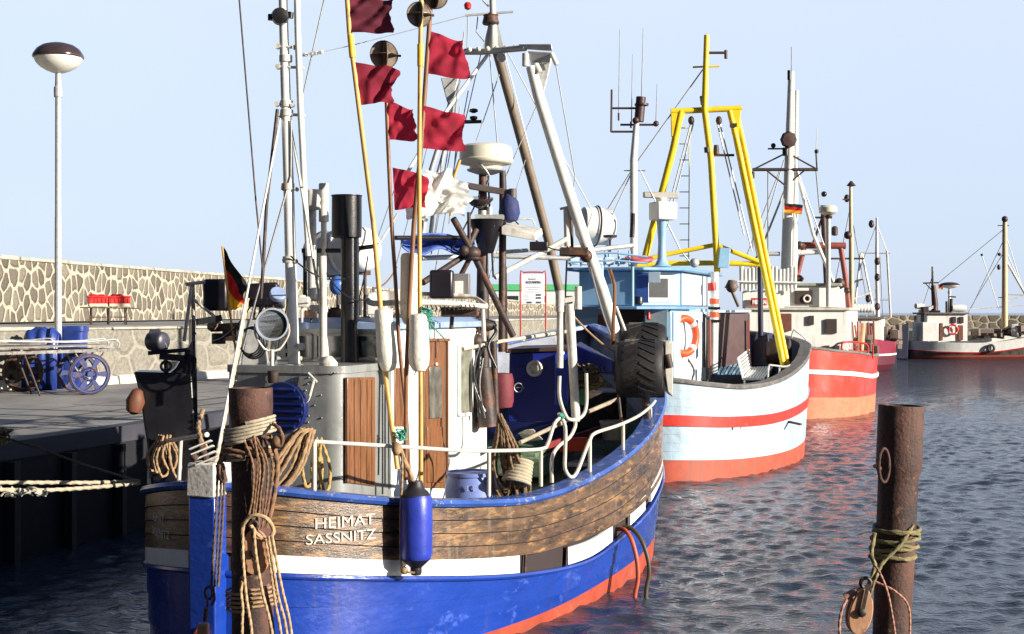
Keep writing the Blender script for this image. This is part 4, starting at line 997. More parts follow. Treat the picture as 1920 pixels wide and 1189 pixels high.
# gantry
gz = 18.2
gt = T('gantry_beam', [(872, 97), (905, 97), (950, 93), (985, 90)], [gz+.2, gz, gz-.2, gz-.4], 6, GALV, seg=12)
T('gantry_leg', [(996, 125), (1010, 180), (1060, 340), (1096, 450), (1130, 545), (1162, 650)], [17.6, 17.6, 17.7, 17.8, 17.85, 17.9], [10, 11, 11, 11, 11, 10], WHITE, gt, 18)
T('gantry_leg', [(932, 98), (985, 290), (1028, 450), (1052, 560), (1074, 700)], [gz+.1, gz+.6, gz+1.0, gz+1.2, gz+1.4], [9, 9, 8.5, 8.5, 8.5], mat('brown_grey_tube', (.20, .155, .11), .5, var=.2, bump=.1), gt, 16)
T('gantry_leg', [(918, 98), (850, 190), (808, 250), (760, 330), (742, 348)], [gz, gz-.3, gz-.5, gz-.9, gz-1], 3.5, WHITE, gt)
T('gantry_leg', [(850, 170), (833, 240), (808, 320), (790, 460)], [gz, gz, gz, gz], [5, 5, 5, 5], GALV, gt)
T('gantry_leg', [(858, 150), (845, 240), (820, 330), (806, 450)], [gz+.4]*4, [4, 4, 4, 4], GALV, gt)
mb = MB(); mb.hexa([P(978, 92, gz-.4), P(1036, 96, gz-.6), P(1036, 96, gz-.4), P(978, 92, gz-.2), P(972, 83, gz-.4), P(1034, 82, gz-.6), P(1034, 82, gz-.4), P(972, 83, gz-.2)])
mb.hexa([P(995, 122, gz-.5), P(1030, 118, gz-.6), P(1030, 118, gz-.4), P(995, 122, gz-.3), P(990, 96, gz-.5), P(1036, 98, gz-.6), P(1036, 98, gz-.4), P(990, 96, gz-.3)])
mb.prism([P(1010, 120, gz-.5), P(1033, 105, gz-.5), P(1034, 115, gz-.5), P(1019, 180, gz-.5), P(1014, 182, gz-.5)], V(0, .16, 0)); mb.build('gantry_head', GALV, gt, bevel=.01)
mb = MB(); mb.prism([P(826, 146, gz-.2), P(860, 146, gz-.2), P(848, 192, gz-.2), P(838, 192, gz-.2)], V(.02, .2, 0)); mb.build('gantry_head', GALV, gt, bevel=.01)
mb = MB(); mb.cyl(P(1034, 100, gz-.6), P(1044, 122, gz-.6), .03); mb.cyl(P(1004, 122, gz-.6), P(1012, 138, gz-.65), .045); mb.ball(P(940, 108, gz-.2), .06); mb.cyl(P(985, 100, gz-.5), P(985, 124, gz-.5), .04)
for k in range(6): mb.ball(P(880+k*17, 93-k*.8, gz-.1), .033)
mb.split('shackle', OFFW, gt)
tm = T('topmast', [(925, 96), (925, 45), (921, -60)], [gz]*3, [8, 6.5, 5], OFFW, gt)
mb = MB(); mb.lathe([(.10, 0), (.11, .02), (.09, .10), (.1, .12)], P(920, 46, gz), seg=20); mb.build('mast_lamp', DARKST, tm)
mb = MB(); mb.bar(P(872, 29, gz), P(962, 22, gz), .03, .025); mb.cyl(P(905, 0, gz), P(916, 12, gz), .012); mb.prism([P(905, 92, gz), P(945, 92, gz), P(934, 45, gz), P(916, 45, gz)], V(0, .06, 0)); mb.build('crosstree', GALV, tm)
MB().lathe([(.0, -.05), (.04, -.03), (.05, .02), (.03, .05)], P(877, 12, gz), seg=14).build('red_lamp', REDP, tm)
for pts in ([(877, 30), (876, 95), (872, 96)], [(896, 30), (893, 60), (908, 78)], [(903, 95), (873, 225)], [(918, 100), (935, 300)], [(936, 140), (893, 265)], [(945, 95), (998, 300)], [(950, 95), (1110, 395)], [(1042, 120), (1078, 330), (1072, 390)], [(870, 60), (850, 250), (815, 450)], [(862, 200), (842, 420)], [(878, 170), (810, 540), (790, 600)], [(1010, 190), (940, 350)], [(1, 1), (2, 2)]):
    if pts[0] == (1, 1): continue
    T('stay', pts, [gz]*len(pts), 1.1, STEEL, gt, 6)
mb = MB(); mb.box(P(883, 228, gz), (.2, .1, .03)); mb.lathe([(.02, 0), (.05, .02), (.05, .05), (.01, .06)], P(888, 226, gz), seg=14); mb.lathe([(.02, 0), (.06, .02), (.05, .05), (.01, .06)], P(888, 212, gz), seg=14); mb.bar(P(870, 229, gz), P(903, 228, gz), .04, .04); mb.build('navigation_lamp', BOXM, gt)
# lower gantry platform
T('platform_rail', [(925, 480), (1062, 484), (1100, 470), (1188, 460)], [17.6, 17.7, 17.8, 18.2], 4.5, GALV); T('platform_rail', [(790, 484), (905, 480)], [16.5, 17.2], 5, GALV)
T('platform_rail', [(925, 474), (1010, 468), (1100, 462)], [18.2, 18.3, 18.4], 4, OFFW); T('strut', [(928, 520), (1000, 482), (1066, 446)], [17.3, 17.6, 17.8], 5, OFFW)
T('post', [(1062, 390), (1064, 462)], 17.8, 6, OFFW); T('post', [(1070, 390), (1072, 475)], 17.95, 4, DARKST); T('strut', [(1050, 392), (1075, 386)], 17.8, 2.5, GALV)
mb = MB(); mb.box(P(1076, 472, 17.8), (.35, .3, .10)); mb.ball(P(1099, 480, 17.75), .08); mb.cyl(P(1062, 474, 17.7), P(1104, 478, 17.7), .04); mb.build('platform_bracket', DARKST, B1, bevel=.01)
# H post
mb = MB(); z_ = 17.3
mb.cyl(P(1050, 545, z_), P(1050, 585, z_), .055); mb.cyl(P(1084, 537, z_), P(1084, 580, z_), .045); mb.bar(P(1050, 565, z_), P(1084, 559, z_), .06, .06); mb.cyl(P(1068, 570, z_), P(1080, 790, z_), .055); mb.cyl(P(1050, 585, z_), P(1050, 690, z_), .04)
mb.build('net_post', OFFW, B1)
# bent prop against the gantry leg
T('boat_hook', [(1143, 505), (1152, 540), (1150, 610), (1148, 645)], [17.6, 17.5, 17.5, 17.6], 3.5, WOODV, B1, 8, .05); T('strut', [(1155, 575), (1172, 620)], 17.5, 3, OFFW)
# blue tarpaulin folded on the boom
mb = MB(); nu, nv = 26, 8; vs = []
for i in range(nu+1):
    for j in range(nv+1):
        u = i/nu; v = j/nv; x = 752+138*u; y = 452+(-14*math.sin(math.pi*u**.8))*(1-v)+(8+26*math.sin(math.pi*u)**.6*(.6+.4*math.sin(u*9)))*v
        vs.append(P(x, y, 15.9+.7*u+.05*math.sin(u*9+v*2)+.35*math.sin(v*math.pi)))
mb.add(vs, [(i*(nv+1)+j, (i+1)*(nv+1)+j, (i+1)*(nv+1)+j+1, i*(nv+1)+j+1) for i in range(nu) for j in range(nv)])
mb.build('tarpaulin', mat('blue_tarpaulin', (.07, .13, .42), .5, var=.3, scale=4, bump=.5, bscale=10, bdist=.02), None, solid=.02, label='blue tarpaulin folded over the black boom above the wheelhouse', category='tarpaulin')

# ---- blue hatch locker with porthole
lk = MB(); ps = []
A0 = 17.6
lp = [P(952, 792, A0), P(1058, 792, A0), P(1086, 778, A0+.9), P(975, 778, A0+.9), P(955, 662, A0), P(1058, 658, A0), P(1088, 652, A0+.9), P(985, 655, A0+.9)]
locker = lk.hexa(lp).build('hatch_locker', mat('navy_paint', (.008, .014, .16), .3, var=.2, c2=(.10, .03, .05), thr=.66, c2scale=4, bump=.1, coat=.4), B1, bevel=.015)
mb = MB(); e = (lp[5]-lp[4]).normalized()*.05; up = V(0, 0, .05); nrm = V(0, -.04, 0)
mb.hexa([lp[4]-e+nrm, lp[5]+e+nrm, lp[6]+e, lp[7]-e, lp[4]-e+nrm+up, lp[5]+e+nrm+up, lp[6]+e+up, lp[7]-e+up]); mb.build('lid', mat('brown_lid', (.05, .025, .02), .5), locker, bevel=.01)
c = P(1002, 691, A0-.02); MB().torus(c, V(0, -1, 0), .085, .018, 28, 8).build('porthole_rim', mat('pale_metal', (.55, .50, .44), .4, metal=.3), locker); MB().lathe([(.08, -.01), (.08, .005)], c, V(0, -1, 0), 24).build('porthole', mat('dirty_white_glass', (.42, .40, .34), .2, var=.6, scale=14), locker)
mb = MB(); mb.torus(P(972, 727, A0-.05), V(.3, -1, 0), .055, .008, 20, 6); mb.cyl(P(968, 727, A0-.04), P(984, 727, A0-.04), .006); mb.build('handle', STEEL, locker)
mb = MB(); mb.hexa([P(1078, 700, A0+.4), P(1150, 700, A0+.1), P(1156, 706, A0+.7), P(1086, 690, A0+.9), P(1076, 645, A0+.4), P(1150, 676, A0+.1), P(1158, 680, A0+.7), P(1088, 640, A0+.9)]); mb.build('shelter_flap', mat('blue_flap', (.02, .04, .30), .4, var=.2, bump=.1), B1, bevel=.02)
panelbox('mast_box', 1040, 1066, 665, 760, A0-.1, .2, BLUEP, B1, .01)

# ---- net hauler with tyre rollers at the starboard rail
nh = thing('net_hauler', 'net hauler with two black tractor tyre rollers on the starboard rail of the blue cutter', 'net hauler', b1.G(1205, 750, -.1))
def tyre(c, ax, r, wdt, par):
    mb = MB(); u, v = basis(ax); prof = []
    for h, k in ((-.5, .60), (-.5, .76), (-.47, .88), (-.41, .95), (-.32, .985), (0, 1.0), (.32, .985), (.41, .95), (.47, .88), (.5, .76), (.5, .60)): prof.append((r*k, h*wdt))
    mb.lathe(prof, c, ax, 40)
    for k in range(20):
        a0 = 2*math.pi*k/20
        for sgn in (-1, 1):
            pts = []
            for t, h in ((0, .01), (.11, .18), (.20, .33)):
                aa = a0+t*1.5+(.078 if sgn > 0 else 0); pts.append(c+(u*math.cos(aa)+v*math.sin(aa))*(r*(1.0-.09*h))+ax*(h*sgn*wdt))
            for q0, q1 in zip(pts, pts[1:]): mb.bar(q0, q1, .028, .026, (q0-c))
    o = mb.build('tyre_roller', RUBBER, par, ang=30)
    MB().cyl(c-ax*(wdt*.53), c+ax*(wdt*.53), r*.5, seg=24).build('hub', DARKST, o); return o
ax = V(1, -.12, .0).normalized()
tyre(P(1200, 691, 17.2), ax, .345, .57, nh); tyre(P(1207, 657, 17.95), ax, .345, .58, nh)
mb = MB()
mb.prism([P(1247, 640, 17.1), P(1262, 640, 17.1), P(1262, 745, 17.1), P(1252, 735, 17.1), P(1247, 700, 17.1)], V(.0, .5, 0)); mb.build('side_plate', OFFW, nh, bevel=.01)
mb = MB(); mb.prism([P(1156, 640, 17.2), P(1162, 640, 17.2), P(1162, 720, 17.2), P(1156, 720, 17.2)], V(0, .4, 0)); mb.tube([P(1155, 700, 17.2), P(1165, 790, 17.0)], .02); mb.cyl(P(1250, 665, 17.0), P(1256, 690, 17.0), .05); mb.cyl(P(1210, 740, 17.3), P(1215, 790, 17.3), .05); mb.split('frame', DARKST, nh)
mb = MB(); mb.lathe([(.33, 0), (.36, .02), (.34, .10), (.30, .12)], P(1205, 728, 17.35)-V(.02, 0, .0), V(1, -.12, 0), 30); 
mb = MB(); c = P(1201, 728, 17.15); mb.lathe([(.05, -.29), (.11, -.29), (.115, -.25), (.115, .25), (.11, .29), (.05, .29)], c, ax, 24); mb.build('lower_roller', RUBBER, nh)

# ---- stern and side rails
def rail(pts, r=.02, nm='rail', m=WHITE, st=.05, parent=B1): return MB().tube(smooth_path(pts, st), r, 10).build(nm, m, parent)
railm = mat('white_rail_tube', (.56, .53, .45), .4, var=.1, c2=(.25, .14, .08), thr=.70, c2scale=20, bump=.05)
def Gp(px, py, port=False, off=-.08): return b1.G(px, py, off, port)
def stan(px, py0, py1, port=False, r=.019):
    p = Gp(px, py0, port); q = V(p.x, p.y, EYE-(py1-HY)/FP*p.y); MB().tube([q, p], r).build('stanchion', railm, B1); return q
pz = 13.0
MB().tube([P(281, 831, 13.8), P(330, 824, 13.3), P(388, 815, 12.5)], .022).build('rail', railm, B1)
for x, y0, y1, zz in ((283, 832, 908, 13.75), (339, 824, 906, 13.2)): MB().tube([P(x, y0, zz), P(x-4, y1, zz)], .019).build('stanchion', railm, B1)
rs = [Gp(x, y) for x, y in ((588, 828), (640, 831), (750, 838), (870, 845), (950, 845), (1012, 842))]
rs += [Gp(1028, 832), Gp(1038, 795), Gp(1047, 782), Gp(1052, 776)]
rail(rs, .018, 'rail', railm)
for x, y0, y1 in ((590, 828, 925), (920, 845, 930), (1018, 842, 912)): stan(x, y1, y0)
# U-hook pipes on the quarter
def loop(pts, r=.019, a=None):
    rail([Gp(x, y, False, o) for x, y, o in pts], r, 'guard_pipe', railm)
loop([(1047, 705, -.3), (1047, 745, -.3), (1055, 778, -.3), (1075, 787, -.3), (1093, 782, -.3), (1103, 760, -.3), (1103, 700, -.3)])
loop([(1052, 776, -.10), (1055, 800, -.10), (1055, 850, -.10), (1058, 880, -.10), (1068, 895, -.10), (1080, 885, -.10), (1095, 850, -.08), (1105, 825, -.08), (1120, 812, -.08), (1160, 797, -.08), (1195, 780, -.08), (1220, 762, -.08), (1228, 752, -.08)])
loop([(1035, 905, -.25), (1037, 860, -.25), (1050, 838, -.25), (1072, 820, -.25), (1080, 800, -.25), (1080, 790, -.25)])
for x, y0, y1 in ((1108, 825, 892), (1172, 792, 863), (1221, 765, 820), (1230, 755, 800)): stan(x, y1, y0)

# ---- loose gear on board (things of their own)
def bundle(nm, label, cat, x, y, Z, w, h, n, r, m, seed):
    mb = MB(); coil(mb, P(x, y, Z), V(1, 0, 0), V(0, 0, 1), w, h, n, r, seed, V(0, 1, 0)); return mb.build(nm, m, None, label=label, category=cat)
bundle('rope_hank', 'hank of pale rope hung over the port stern rail left of the blue sternpost', 'rope', 308, 824, 13.5, .20, .36, 5, .012, ROPE, 1)
mb = MB(); c0 = Gp(580, 815)
for k in range(9):
    o1 = V(rnd.uniform(-.05, .05), rnd.uniform(-.05, .03), 0)
    mb.rope([c0+V(.02, 0, .05)+o1, c0+V(-.02-.01*k, -.05, .0)+o1, c0+V(-.15-.018*k, -.04, -.25)+o1*1.5, c0+V(-.26-.012*k, -.02, -.42)+o1, c0+V(-.20, 0, -.43)+o1, c0+V(-.06, 0, -.25)+o1, c0+V(.03, .03, .04)+o1], .016)
mb.build('rope_hank', ROPE, None, label='thick brown rope hank slung over the rail end beside the grey casing', category='rope')
bundle('rope_hank', 'yellowish rope loops hanging from the rail right of the thick brown hank', 'rope', 594, 830, 12.55, .13, .42, 3, .014, mat('straw_rope', (.40, .27, .09), .9, var=.3, scale=20, bump=.3), 9)
mb = MB(); c0 = Gp(945, 830, off=-.35)
for k in range(16):
    a = rnd.uniform(-1, 1); sx = .14*a; hh = rnd.uniform(.55, .95)*.62; yy = rnd.uniform(-.1, .1)
    mb.rope([c0+V(-.05, yy, .28), c0+V(sx*.5, yy, .1), c0+V(sx*1.1+.02, yy-.03, -hh*.5), c0+V(sx*1.1+.10, yy, -hh), c0+V(sx+.17, yy, -hh*.9), c0+V(sx*.8+.08, yy, -.1), c0+V(-.03, yy, .28)], .012)
mb.build('rope_hank', mat('tarred_net_rope', (.17, .11, .06), .9, var=.5, scale=15, bump=.3), None, label='big brown bunch of net rope hung behind the side rail', category='rope')
mb = MB(); c0 = Gp(970, 880, off=-.2)
for k in range(7): mb.torus(c0+V(.01*k, .02*k, .03*k-.12), V(.2, .3, 1), .13-.006*k, .02, 24, 8)
mb.build('rope_coil', ROPEW, None, label='pale coil of thick rope lying on the side deck below the brown net rope', category='rope')
# blue barrel
c = b1.S(884, 900, 1.65); bz = bdk(3.2)
c = P(884, 884, 14.15); mb = MB(); zt2 = c.z
mb.lathe([(.22, 0), (.25, .02), (.262, .12), (.262, .2), (.27, .21), (.27, .23), (.262, .24), (.262, zt2-bz-.16), (.25, zt2-bz-.08), (.235, zt2-bz-.04), (.25, zt2-bz-.035), (.25, zt2-bz), (.23, zt2-bz), (.22, zt2-bz-.02), (.0, zt2-bz-.02)], V(c.x, c.y, bz), seg=40)
br = mb.build('barrel', mat('faded_blue_plastic', (.16, .22, .50), .45, var=.15, scale=5, bump=.06), None, label='faded blue plastic barrel marked 10 standing on deck behind the side rail', category='barrel')
put_text('1 0', .085, P(876, 921, 13.88), V(1, .0, 0), V(0, 0, 1), V(0, -1, 0), 'lettering', mat('pale_blue_print', (.32, .38, .60), .5, bump=0), br)
# net heap
mb = MB(); rr = random.Random(5)
for k in range(26):
    c = P(1100+rr.uniform(-24, 26), 700+rr.uniform(-12, 26), 17.9+rr.uniform(-.25, .25)); mb.rope([c+V(rr.uniform(-.1, .1), rr.uniform(-.1, .1), rr.uniform(-.05, .05)) for _ in range(7)], .010)
mb.ball(P(1100, 712, 18.1), .16, 16, 10, (1.3, 1.1, .9)); mb.build('net_heap', mat('net_twine', (.20, .16, .07), .9, var=.5, scale=20, bump=.5), None, label='tangled heap of brown fishing net beside the blue locker', category='fishing net')
panelbox('fish_crate', 1076, 1100, 728, 760, 17.7, .4, mat('green_crate', (.06, .22, .09), .5, var=.2), None, .015, label='green plastic crate under the brown net heap', category='crate')
def flatbox(nm, lab, cat, px, py, z, w, l, h, rz, m, **k):
    r_ = V((px-CX)/FP, 1, -(py-HY)/FP); t = (z-EYE)/r_.z; c = V(r_.x*t, r_.y*t, z); mb = MB(); u = V(math.cos(rz), math.sin(rz), 0)
    mb.box(c+V(0, 0, h/2), (w, l, h), u); mb.box(c+V(0, 0, h+.01), (w*.86, l*.8, .02), u); mb.box(c+V(0, 0, h*.35), (w*1.03, l*1.03, h*.1), u); return mb.build(nm, m, None, bevel=.02, label=lab, category=cat, **k)
# hatch, boards and boxes on the foredeck
ha = MB(); u = b1.d
for k in range(5): ha.box(B(7.2, -.2+.26*k, 1.36), (2.2, .24, .06), b1.d)
ha.box(B(7.2, .32, 1.22), (2.3, 1.4, .24), b1.d); ha.build('hold_hatch', mat('green_hatch_paint', (.10, .20, .10), .6, var=.3, c2=(.25, .24, .22), thr=.55, bump=.2), B1, bevel=.01)
ha = MB()
for k in range(6): ha.box(B(6.6+.28*k, 1.5, 1.22), (.2, .55, .05), b1.d)
ha.build('deck_grating', GREYBULW, B1, bevel=.01)
ha = MB(); ha.bar(B(6.4, 1.0, 1.45), B(8.6, 1.55, 1.62), .05, .08); ha.build('pound_board', mat('dull_red_board', (.22, .02, .02), .6, var=.3), B1, bevel=.008)
flatbox('tool_box', 'small orange plastic box on the foredeck behind the bent guard pipes', 'box', 1075, 845, 1.35, .42, .2, .14, .5, ORANGE)
c = P(1152, 792, 18.6); mb = MB(); mb.lathe([(.15, -.22), (.19, 0), (.20, .02), (.17, .02), (.13, -.18), (.0, -.18)], c, seg=28); mb.torus(c+V(0, 0, .0), V(0, 0, 1), .19, .012); mb.build('bucket', mat('cream_bucket', (.5, .44, .34), .5, var=.2), None, label='cream bucket standing on the foredeck below the tyre rollers', category='bucket')
T('oar', [(975, 830), (1060, 790), (1160, 748)], [16.6, 17.6, 18.8], 4, mat('weathered_wood', (.36, .29, .21), .8, var=.3, bump=.2), None, label='weathered long wooden pole lying up across the foredeck past the locker', category='pole')
T('oar', [(868, 655), (940, 640), (1060, 622)], [16.2, 17, 18.4], 3.5, mat('pale_wood', (.55, .45, .34), .8, var=.2), None, label='pale long wooden pole propped level above the blue locker', category='pole')
mb = MB(); mb.hexa([P(970, 812, 17.3), P(1012, 818, 17.2), P(1020, 825, 17.6), P(985, 830, 17.7), P(985, 805, 17.3), P(1000, 804, 17.2), P(1008, 815, 17.6), P(990, 815, 17.7)]); mb.build('anchor_stock', OFFW, B1, bevel=.02)
mb = MB(); mb.lathe([(.5, 0), (.55, .02), (.55, .5), (.5, .52)], B(8.8, .9, 1.5), seg=30); mb.build('net_drum', DARKST, B1)
mb = MB(); mb.cyl(P(905, 690, 16.6), P(915, 800, 16.6), .10, .12, 18); mb.cyl(P(925, 640, 16.7), P(930, 780, 16.7), .04); mb.ball(P(905, 610, 16.8), .13, 12, 8, (1.3, 1, .6)); mb.cyl(P(870, 630, 16.8), P(895, 640, 16.8), .04); mb.ball(P(893, 640, 16.7), .09); mb.build('winch_post', DARKST, B1)
mb = MB(); c = P(940, 735, 17.0)
mb.lathe([(.02, 0), (.13, .02), (.15, .1), (.15, .34), (.13, .42), (.03, .43)], c-V(0, 0, .2), seg=20); mb.build('red_drum', mat('dark_red_canvas', (.16, .02, .03), .7, var=.4, bump=.4), B1)
mb = MB(); mb.hexa([B(7.6, -.6, 1.2), B(7.6, .9, 1.2), B(9.4, .9, 1.5), B(9.4, -.6, 1.5), B(7.9, -.5, 2.15), B(7.9, .8, 2.15), B(9.3, .8, 2.15), B(9.3, -.5, 2.15)]); mb.build('fore_companion', mat('dark_blue_paint', (.006, .014, .10), .35), B1, bevel=.03)
# ---- dark steel skip-like hauler trough on the port side
hz = 13.6
sk = thing('net_chute', 'black steel net chute with bracket arm standing on the port quarter of the blue cutter', 'net chute', P(310, 905, hz))
mb = MB()
def pl(pts, d, z=hz): mb.prism([P(x, y, z) for x, y in pts], V(-.08, d, 0))
pl([(285, 905), (372, 905), (360, 700), (250, 697), (262, 740), (270, 800), (275, 830)], .45); mb.build('trough', BLACK, sk, bevel=.02)
mb = MB(); pl([(318, 700), (362, 760), (366, 640), (362, 636), (330, 690)], .30, hz+.05); pl([(360, 860), (372, 850), (368, 600), (360, 598)], .2, hz+.05); mb.build('bracket', BLACK, sk, bevel=.01)
mb = MB(); mb.bar(P(280, 662, hz+.1), P(362, 655, hz+.1), .12, .04); mb.bar(P(300, 668, hz), P(345, 672, hz), .06, .06); mb.cyl(P(310, 675, hz+.1), P(312, 700, hz+.1), .02); mb.torus(P(311, 687, hz-.02), V(.2, -1, 0), .045, .014); mb.bar(P(355, 606, hz+.2), P(415, 596, hz+.3), .10, .06); mb.build('arm', BLACK, sk)
mb = MB(); c = P(295, 640, hz+.05); mb.lathe([(.07, -.10), (.09, -.08), (.1, 0), (.09, .08), (.06, .1)], c, V(1, -.5, .0), 20); mb.hexa([P(277, 655, hz), P(316, 655, hz), P(316, 655, hz+.2), P(277, 655, hz+.2), P(280, 618, hz), P(300, 616, hz), P(300, 616, hz+.2), P(280, 618, hz+.2)]); mb.build('lamp', mat('dark_grey_casting', (.05, .05, .07), .4, var=.5), sk, bevel=.01)
mb = MB(); mb.lathe([(.02, -.13), (.07, -.1), (.09, 0), (.05, .1), (.02, .12)], P(254, 752, hz-.1), V(.2, 0, 1), 14); mb.build('float', mat('rusty_orange', (.13, .045, .02), .6, var=.4), sk)

# ---- more rigging, cables, hoses and small gear
rr = random.Random(77)
def sagl(nm, p, q, sag, r, m, par=B1):
    p, q = Vector(p), Vector(q); n = 10
    MB().tube([p.lerp(q, i/n)-V(0, 0, sag*4*(i/n)*(1-i/n)) for i in range(n+1)], r, 6).build(nm, m, par)
for (x0, y0, z0, x1, y1, z1, sg, r_, m_) in (
    (545, 480, 13.4, 655, 520, 14.1, .10, .008, BLACK), (604, 500, 13.3, 690, 560, 14.3, .12, .007, BLACK), (566, 350, 13.4, 585, 470, 14.5, .02, .006, BLACK),
    (905, 350, 17, 845, 470, 16.3, .05, .010, BLACK), (941, 380, 17.1, 1060, 470, 17.7, .15, .009, BLACK), (905, 520, 17, 905, 680, 16.6, .05, .02, BLACK),
    (915, 330, 17, 925, 520, 16.9, .02, .012, BLACK), (898, 560, 16.9, 893, 700, 16.7, .04, .018, ROPE), (948, 500, 17.1, 950, 660, 17.1, .01, .016, RUST),
    (1064, 460, 17.8, 1056, 640, 17.4, .03, .012, BLACK), (1100, 470, 17.8, 1150, 640, 17.6, .10, .010, STEEL), (1048, 560, 17.3, 1150, 660, 17.6, .05, .012, ROPE),
    (745, 500, 14.4, 700, 540, 14.4, .06, .010, ROPE), (690, 480, 14.6, 660, 590, 14.9, .10, .008, BLACK), (700, 470, 14.9, 745, 400, 15.0, .02, .012, OFFW),
    (1092, 455, 17.8, 1034, 250, 17.9, .0, .006, STEEL), (1110, 400, 18.0, 1090, 460, 17.9, .0, .006, STEEL), (985, 300, 18.6, 905, 560, 17.2, .0, .006, STEEL),
    (742, 348, 17.2, 700, 470, 15.3, .0, .006, STEEL), (808, 250, 17.7, 742, 500, 15.5, .0, .006, STEEL), (870, 97, 18.2, 808, 480, 16.4, .0, .007, STEEL),
    (478, 560, 13.2, 400, 640, 14.0, .08, .008, BLACK), (500, 560, 13.4, 448, 612, 14.0, .10, .010, BLACK), (540, 560, 13.4, 512, 690, 13.4, .03, .007, BLACK)):
    sagl('cable', P(x0, y0, z0), P(x1, y1, z1), sg, r_, m_)
for (x, y, z, w, h, d, m_) in ((650, 560, 14.9, .14, .12, .1, OFFW), (668, 575, 14.9, .10, .18, .1, GALV), (735, 560, 14.7, .14, .16, .12, OFFW), (745, 600, 14.9, .10, .12, .1, DARKST), (628, 588, 15.0, .2, .1, .1, DARKST), (566, 566, 13.9, .14, .10, .1, OFFW), (583, 590, 14.0, .12, .08, .1, DARKST)):
    mb = MB(); mb.box(P(x, y, z), (w, d, h), V(1, rr.uniform(-.4, .4), 0)); mb.box(P(x, y, z)+V(0, 0, h*.55), (w*.5, d*.5, h*.2), V(1, .2, 0)); mb.cyl(P(x, y, z)-V(0, 0, h*.5), P(x, 605, z), .012); mb.build('junction_box', m_, B1, bevel=.008)
mb = MB()
for k in range(9): mb.tube(smooth_path([P(900+rr.uniform(-8, 8), 640+k*4, 16.5), P(893+rr.uniform(-6, 6), 700+k*3, 16.4), P(905+rr.uniform(-8, 8), 760+k*3, 16.4)], .05), .014, 6)
mb.tube(smooth_path([P(912, 600, 16.8), P(930, 620, 16.7), P(915, 650, 16.6), P(930, 690, 16.6)], .04), .02)
mb.build('hydraulic_hose', BLACK, B1)
mb = MB(); ch = [P(898, 590+i*9, 16.7) for i in range(24)]
for i, c in enumerate(ch): mb.torus(c, V(1, 0, 0) if i % 2 else V(0, 1, 0), .028, .008, 12, 5, 1.5)
mb.build('chain', RUST, B1)
mb = MB()
for k in range(10): c = b1.G(1010+k*8, 880-k*5, -.45); mb.rope([V(c.x+rr.uniform(-.1, .1), c.y+rr.uniform(-.2, .2), bdk(3.5)+.05+rr.uniform(0, .15)) for _ in range(7)], .014)
mb.build('rope_heap', mat('grey_green_rope', (.18, .20, .13), .9, var=.4, bump=.3), None, label='untidy heap of grey green rope on deck inside the bent guard pipes', category='rope')
mb = MB()
for k in range(3): mb.box(B(8.2+.5*k, -1.1, 1.65+.05*k), (.42, .5, .3), b1.d)
mb.build('deck_box', mat('worn_machinery', (.14, .10, .08), .6), B1, bevel=.02)
# ================================================================ BUOYS, FENDER, PILES, FLAGS
def dan(label, pole, Zp, rp, float_=None, flags=(), refl=None, tape=None, pm=None, extra=None):
    base = P(*pole[-1], Zp[-1]); r = thing('marker_buoy', label, 'marker buoy', base, 0, 'flagged marker buoys stowed upright in the gear rack')
    T('pole', pole, Zp, rp, pm or BAMBOO, r, 10)
    if tape: T('tape', tape, Zp[0]-.003, [rp+1.6]*len(tape), mat('yellow_tape', (.75, .48, .02), .4, bump=.02), r)
    def at(y):
        for i in range(len(pole)-1):
            (x0, y0), (x1, y1) = pole[i], pole[i+1]
            if y0 <= y <= y1: t = (y-y0)/(y1-y0); return x0+(x1-x0)*t, Zp[i]+(Zp[i+1]-Zp[i])*t
        return pole[0][0], Zp[0]
    if float_:
        (x0, y0), (x1, y1), w0, w1 = float_; Z = at(y0)[1]; a_, c_ = P(x0, y0, Z), P(x1, y1, Z); ln = (c_-a_).length; k = Z/FP
        MB().lathe([(w0*.55*k, -.0), (w0*.9*k, .015), (w0*k, .05), (w0*1.0*k, ln*.3), (w1*k, ln*.72), (w1*.92*k, ln*.88), (w1*.6*k, ln*.98), (w1*.3*k, ln)], a_, (c_-a_), 26).build('float', OFFFOAM, r)
    for f in flags:
        (hx0, hy0), (hx1, hy1), (fx0, fy0), (fx1, fy1), m, sd = f; Z = at(hy0)[1]-.01
        mb = MB(); cloth(mb, P(hx0, hy0, Z), P(hx1, hy1, Z), P(fx0, fy0, Z+.06), P(fx1, fy1, Z+.02), V(.15, 1, 0), 34, 22, sd, .065, .014, .0); mb.build('flag', m, r)
    if refl:
        x, y, rr_ = refl; Z = at(y)[1]; k = Z/FP*rr_; c = P(x, y, Z); u1 = V(1, .25, 0).normalized()
        mb = MB(); n1 = V(.35, -1, 0).normalized(); e1 = V(1, .35, 0).normalized(); up = V(0, 0, 1)
        for a1, a2 in ((e1, up), (n1, up), (e1, n1)):
            pts = [c+(a1*math.cos(2*math.pi*q/28)+a2*math.sin(2*math.pi*q/28))*k for q in range(28)]
            mb.prism(pts, a1.cross(a2).normalized()*.004)
        mb.torus(c, e1.cross(up), k, .008, 32, 6); mb.torus(c, n1.cross(up), k, .008, 32, 6)
        mb.build('radar_reflector', mat('tarnished_reflector', (.16, .12, .09), .35, metal=.4, var=.5, scale=8, bump=.1), r)
        MB().cyl(c+e1*k*.9, c+e1*k*1.25, .012).build('reflector_pin', DARKST, r)
    return r
OFFFOAM = mat('white_foam_float', (.74, .71, .62), .55, var=.1, scale=4, c2=(.38, .28, .16), thr=.64, c2scale=9, bump=.35, bscale=25, bdist=.008)
dz = 13.9
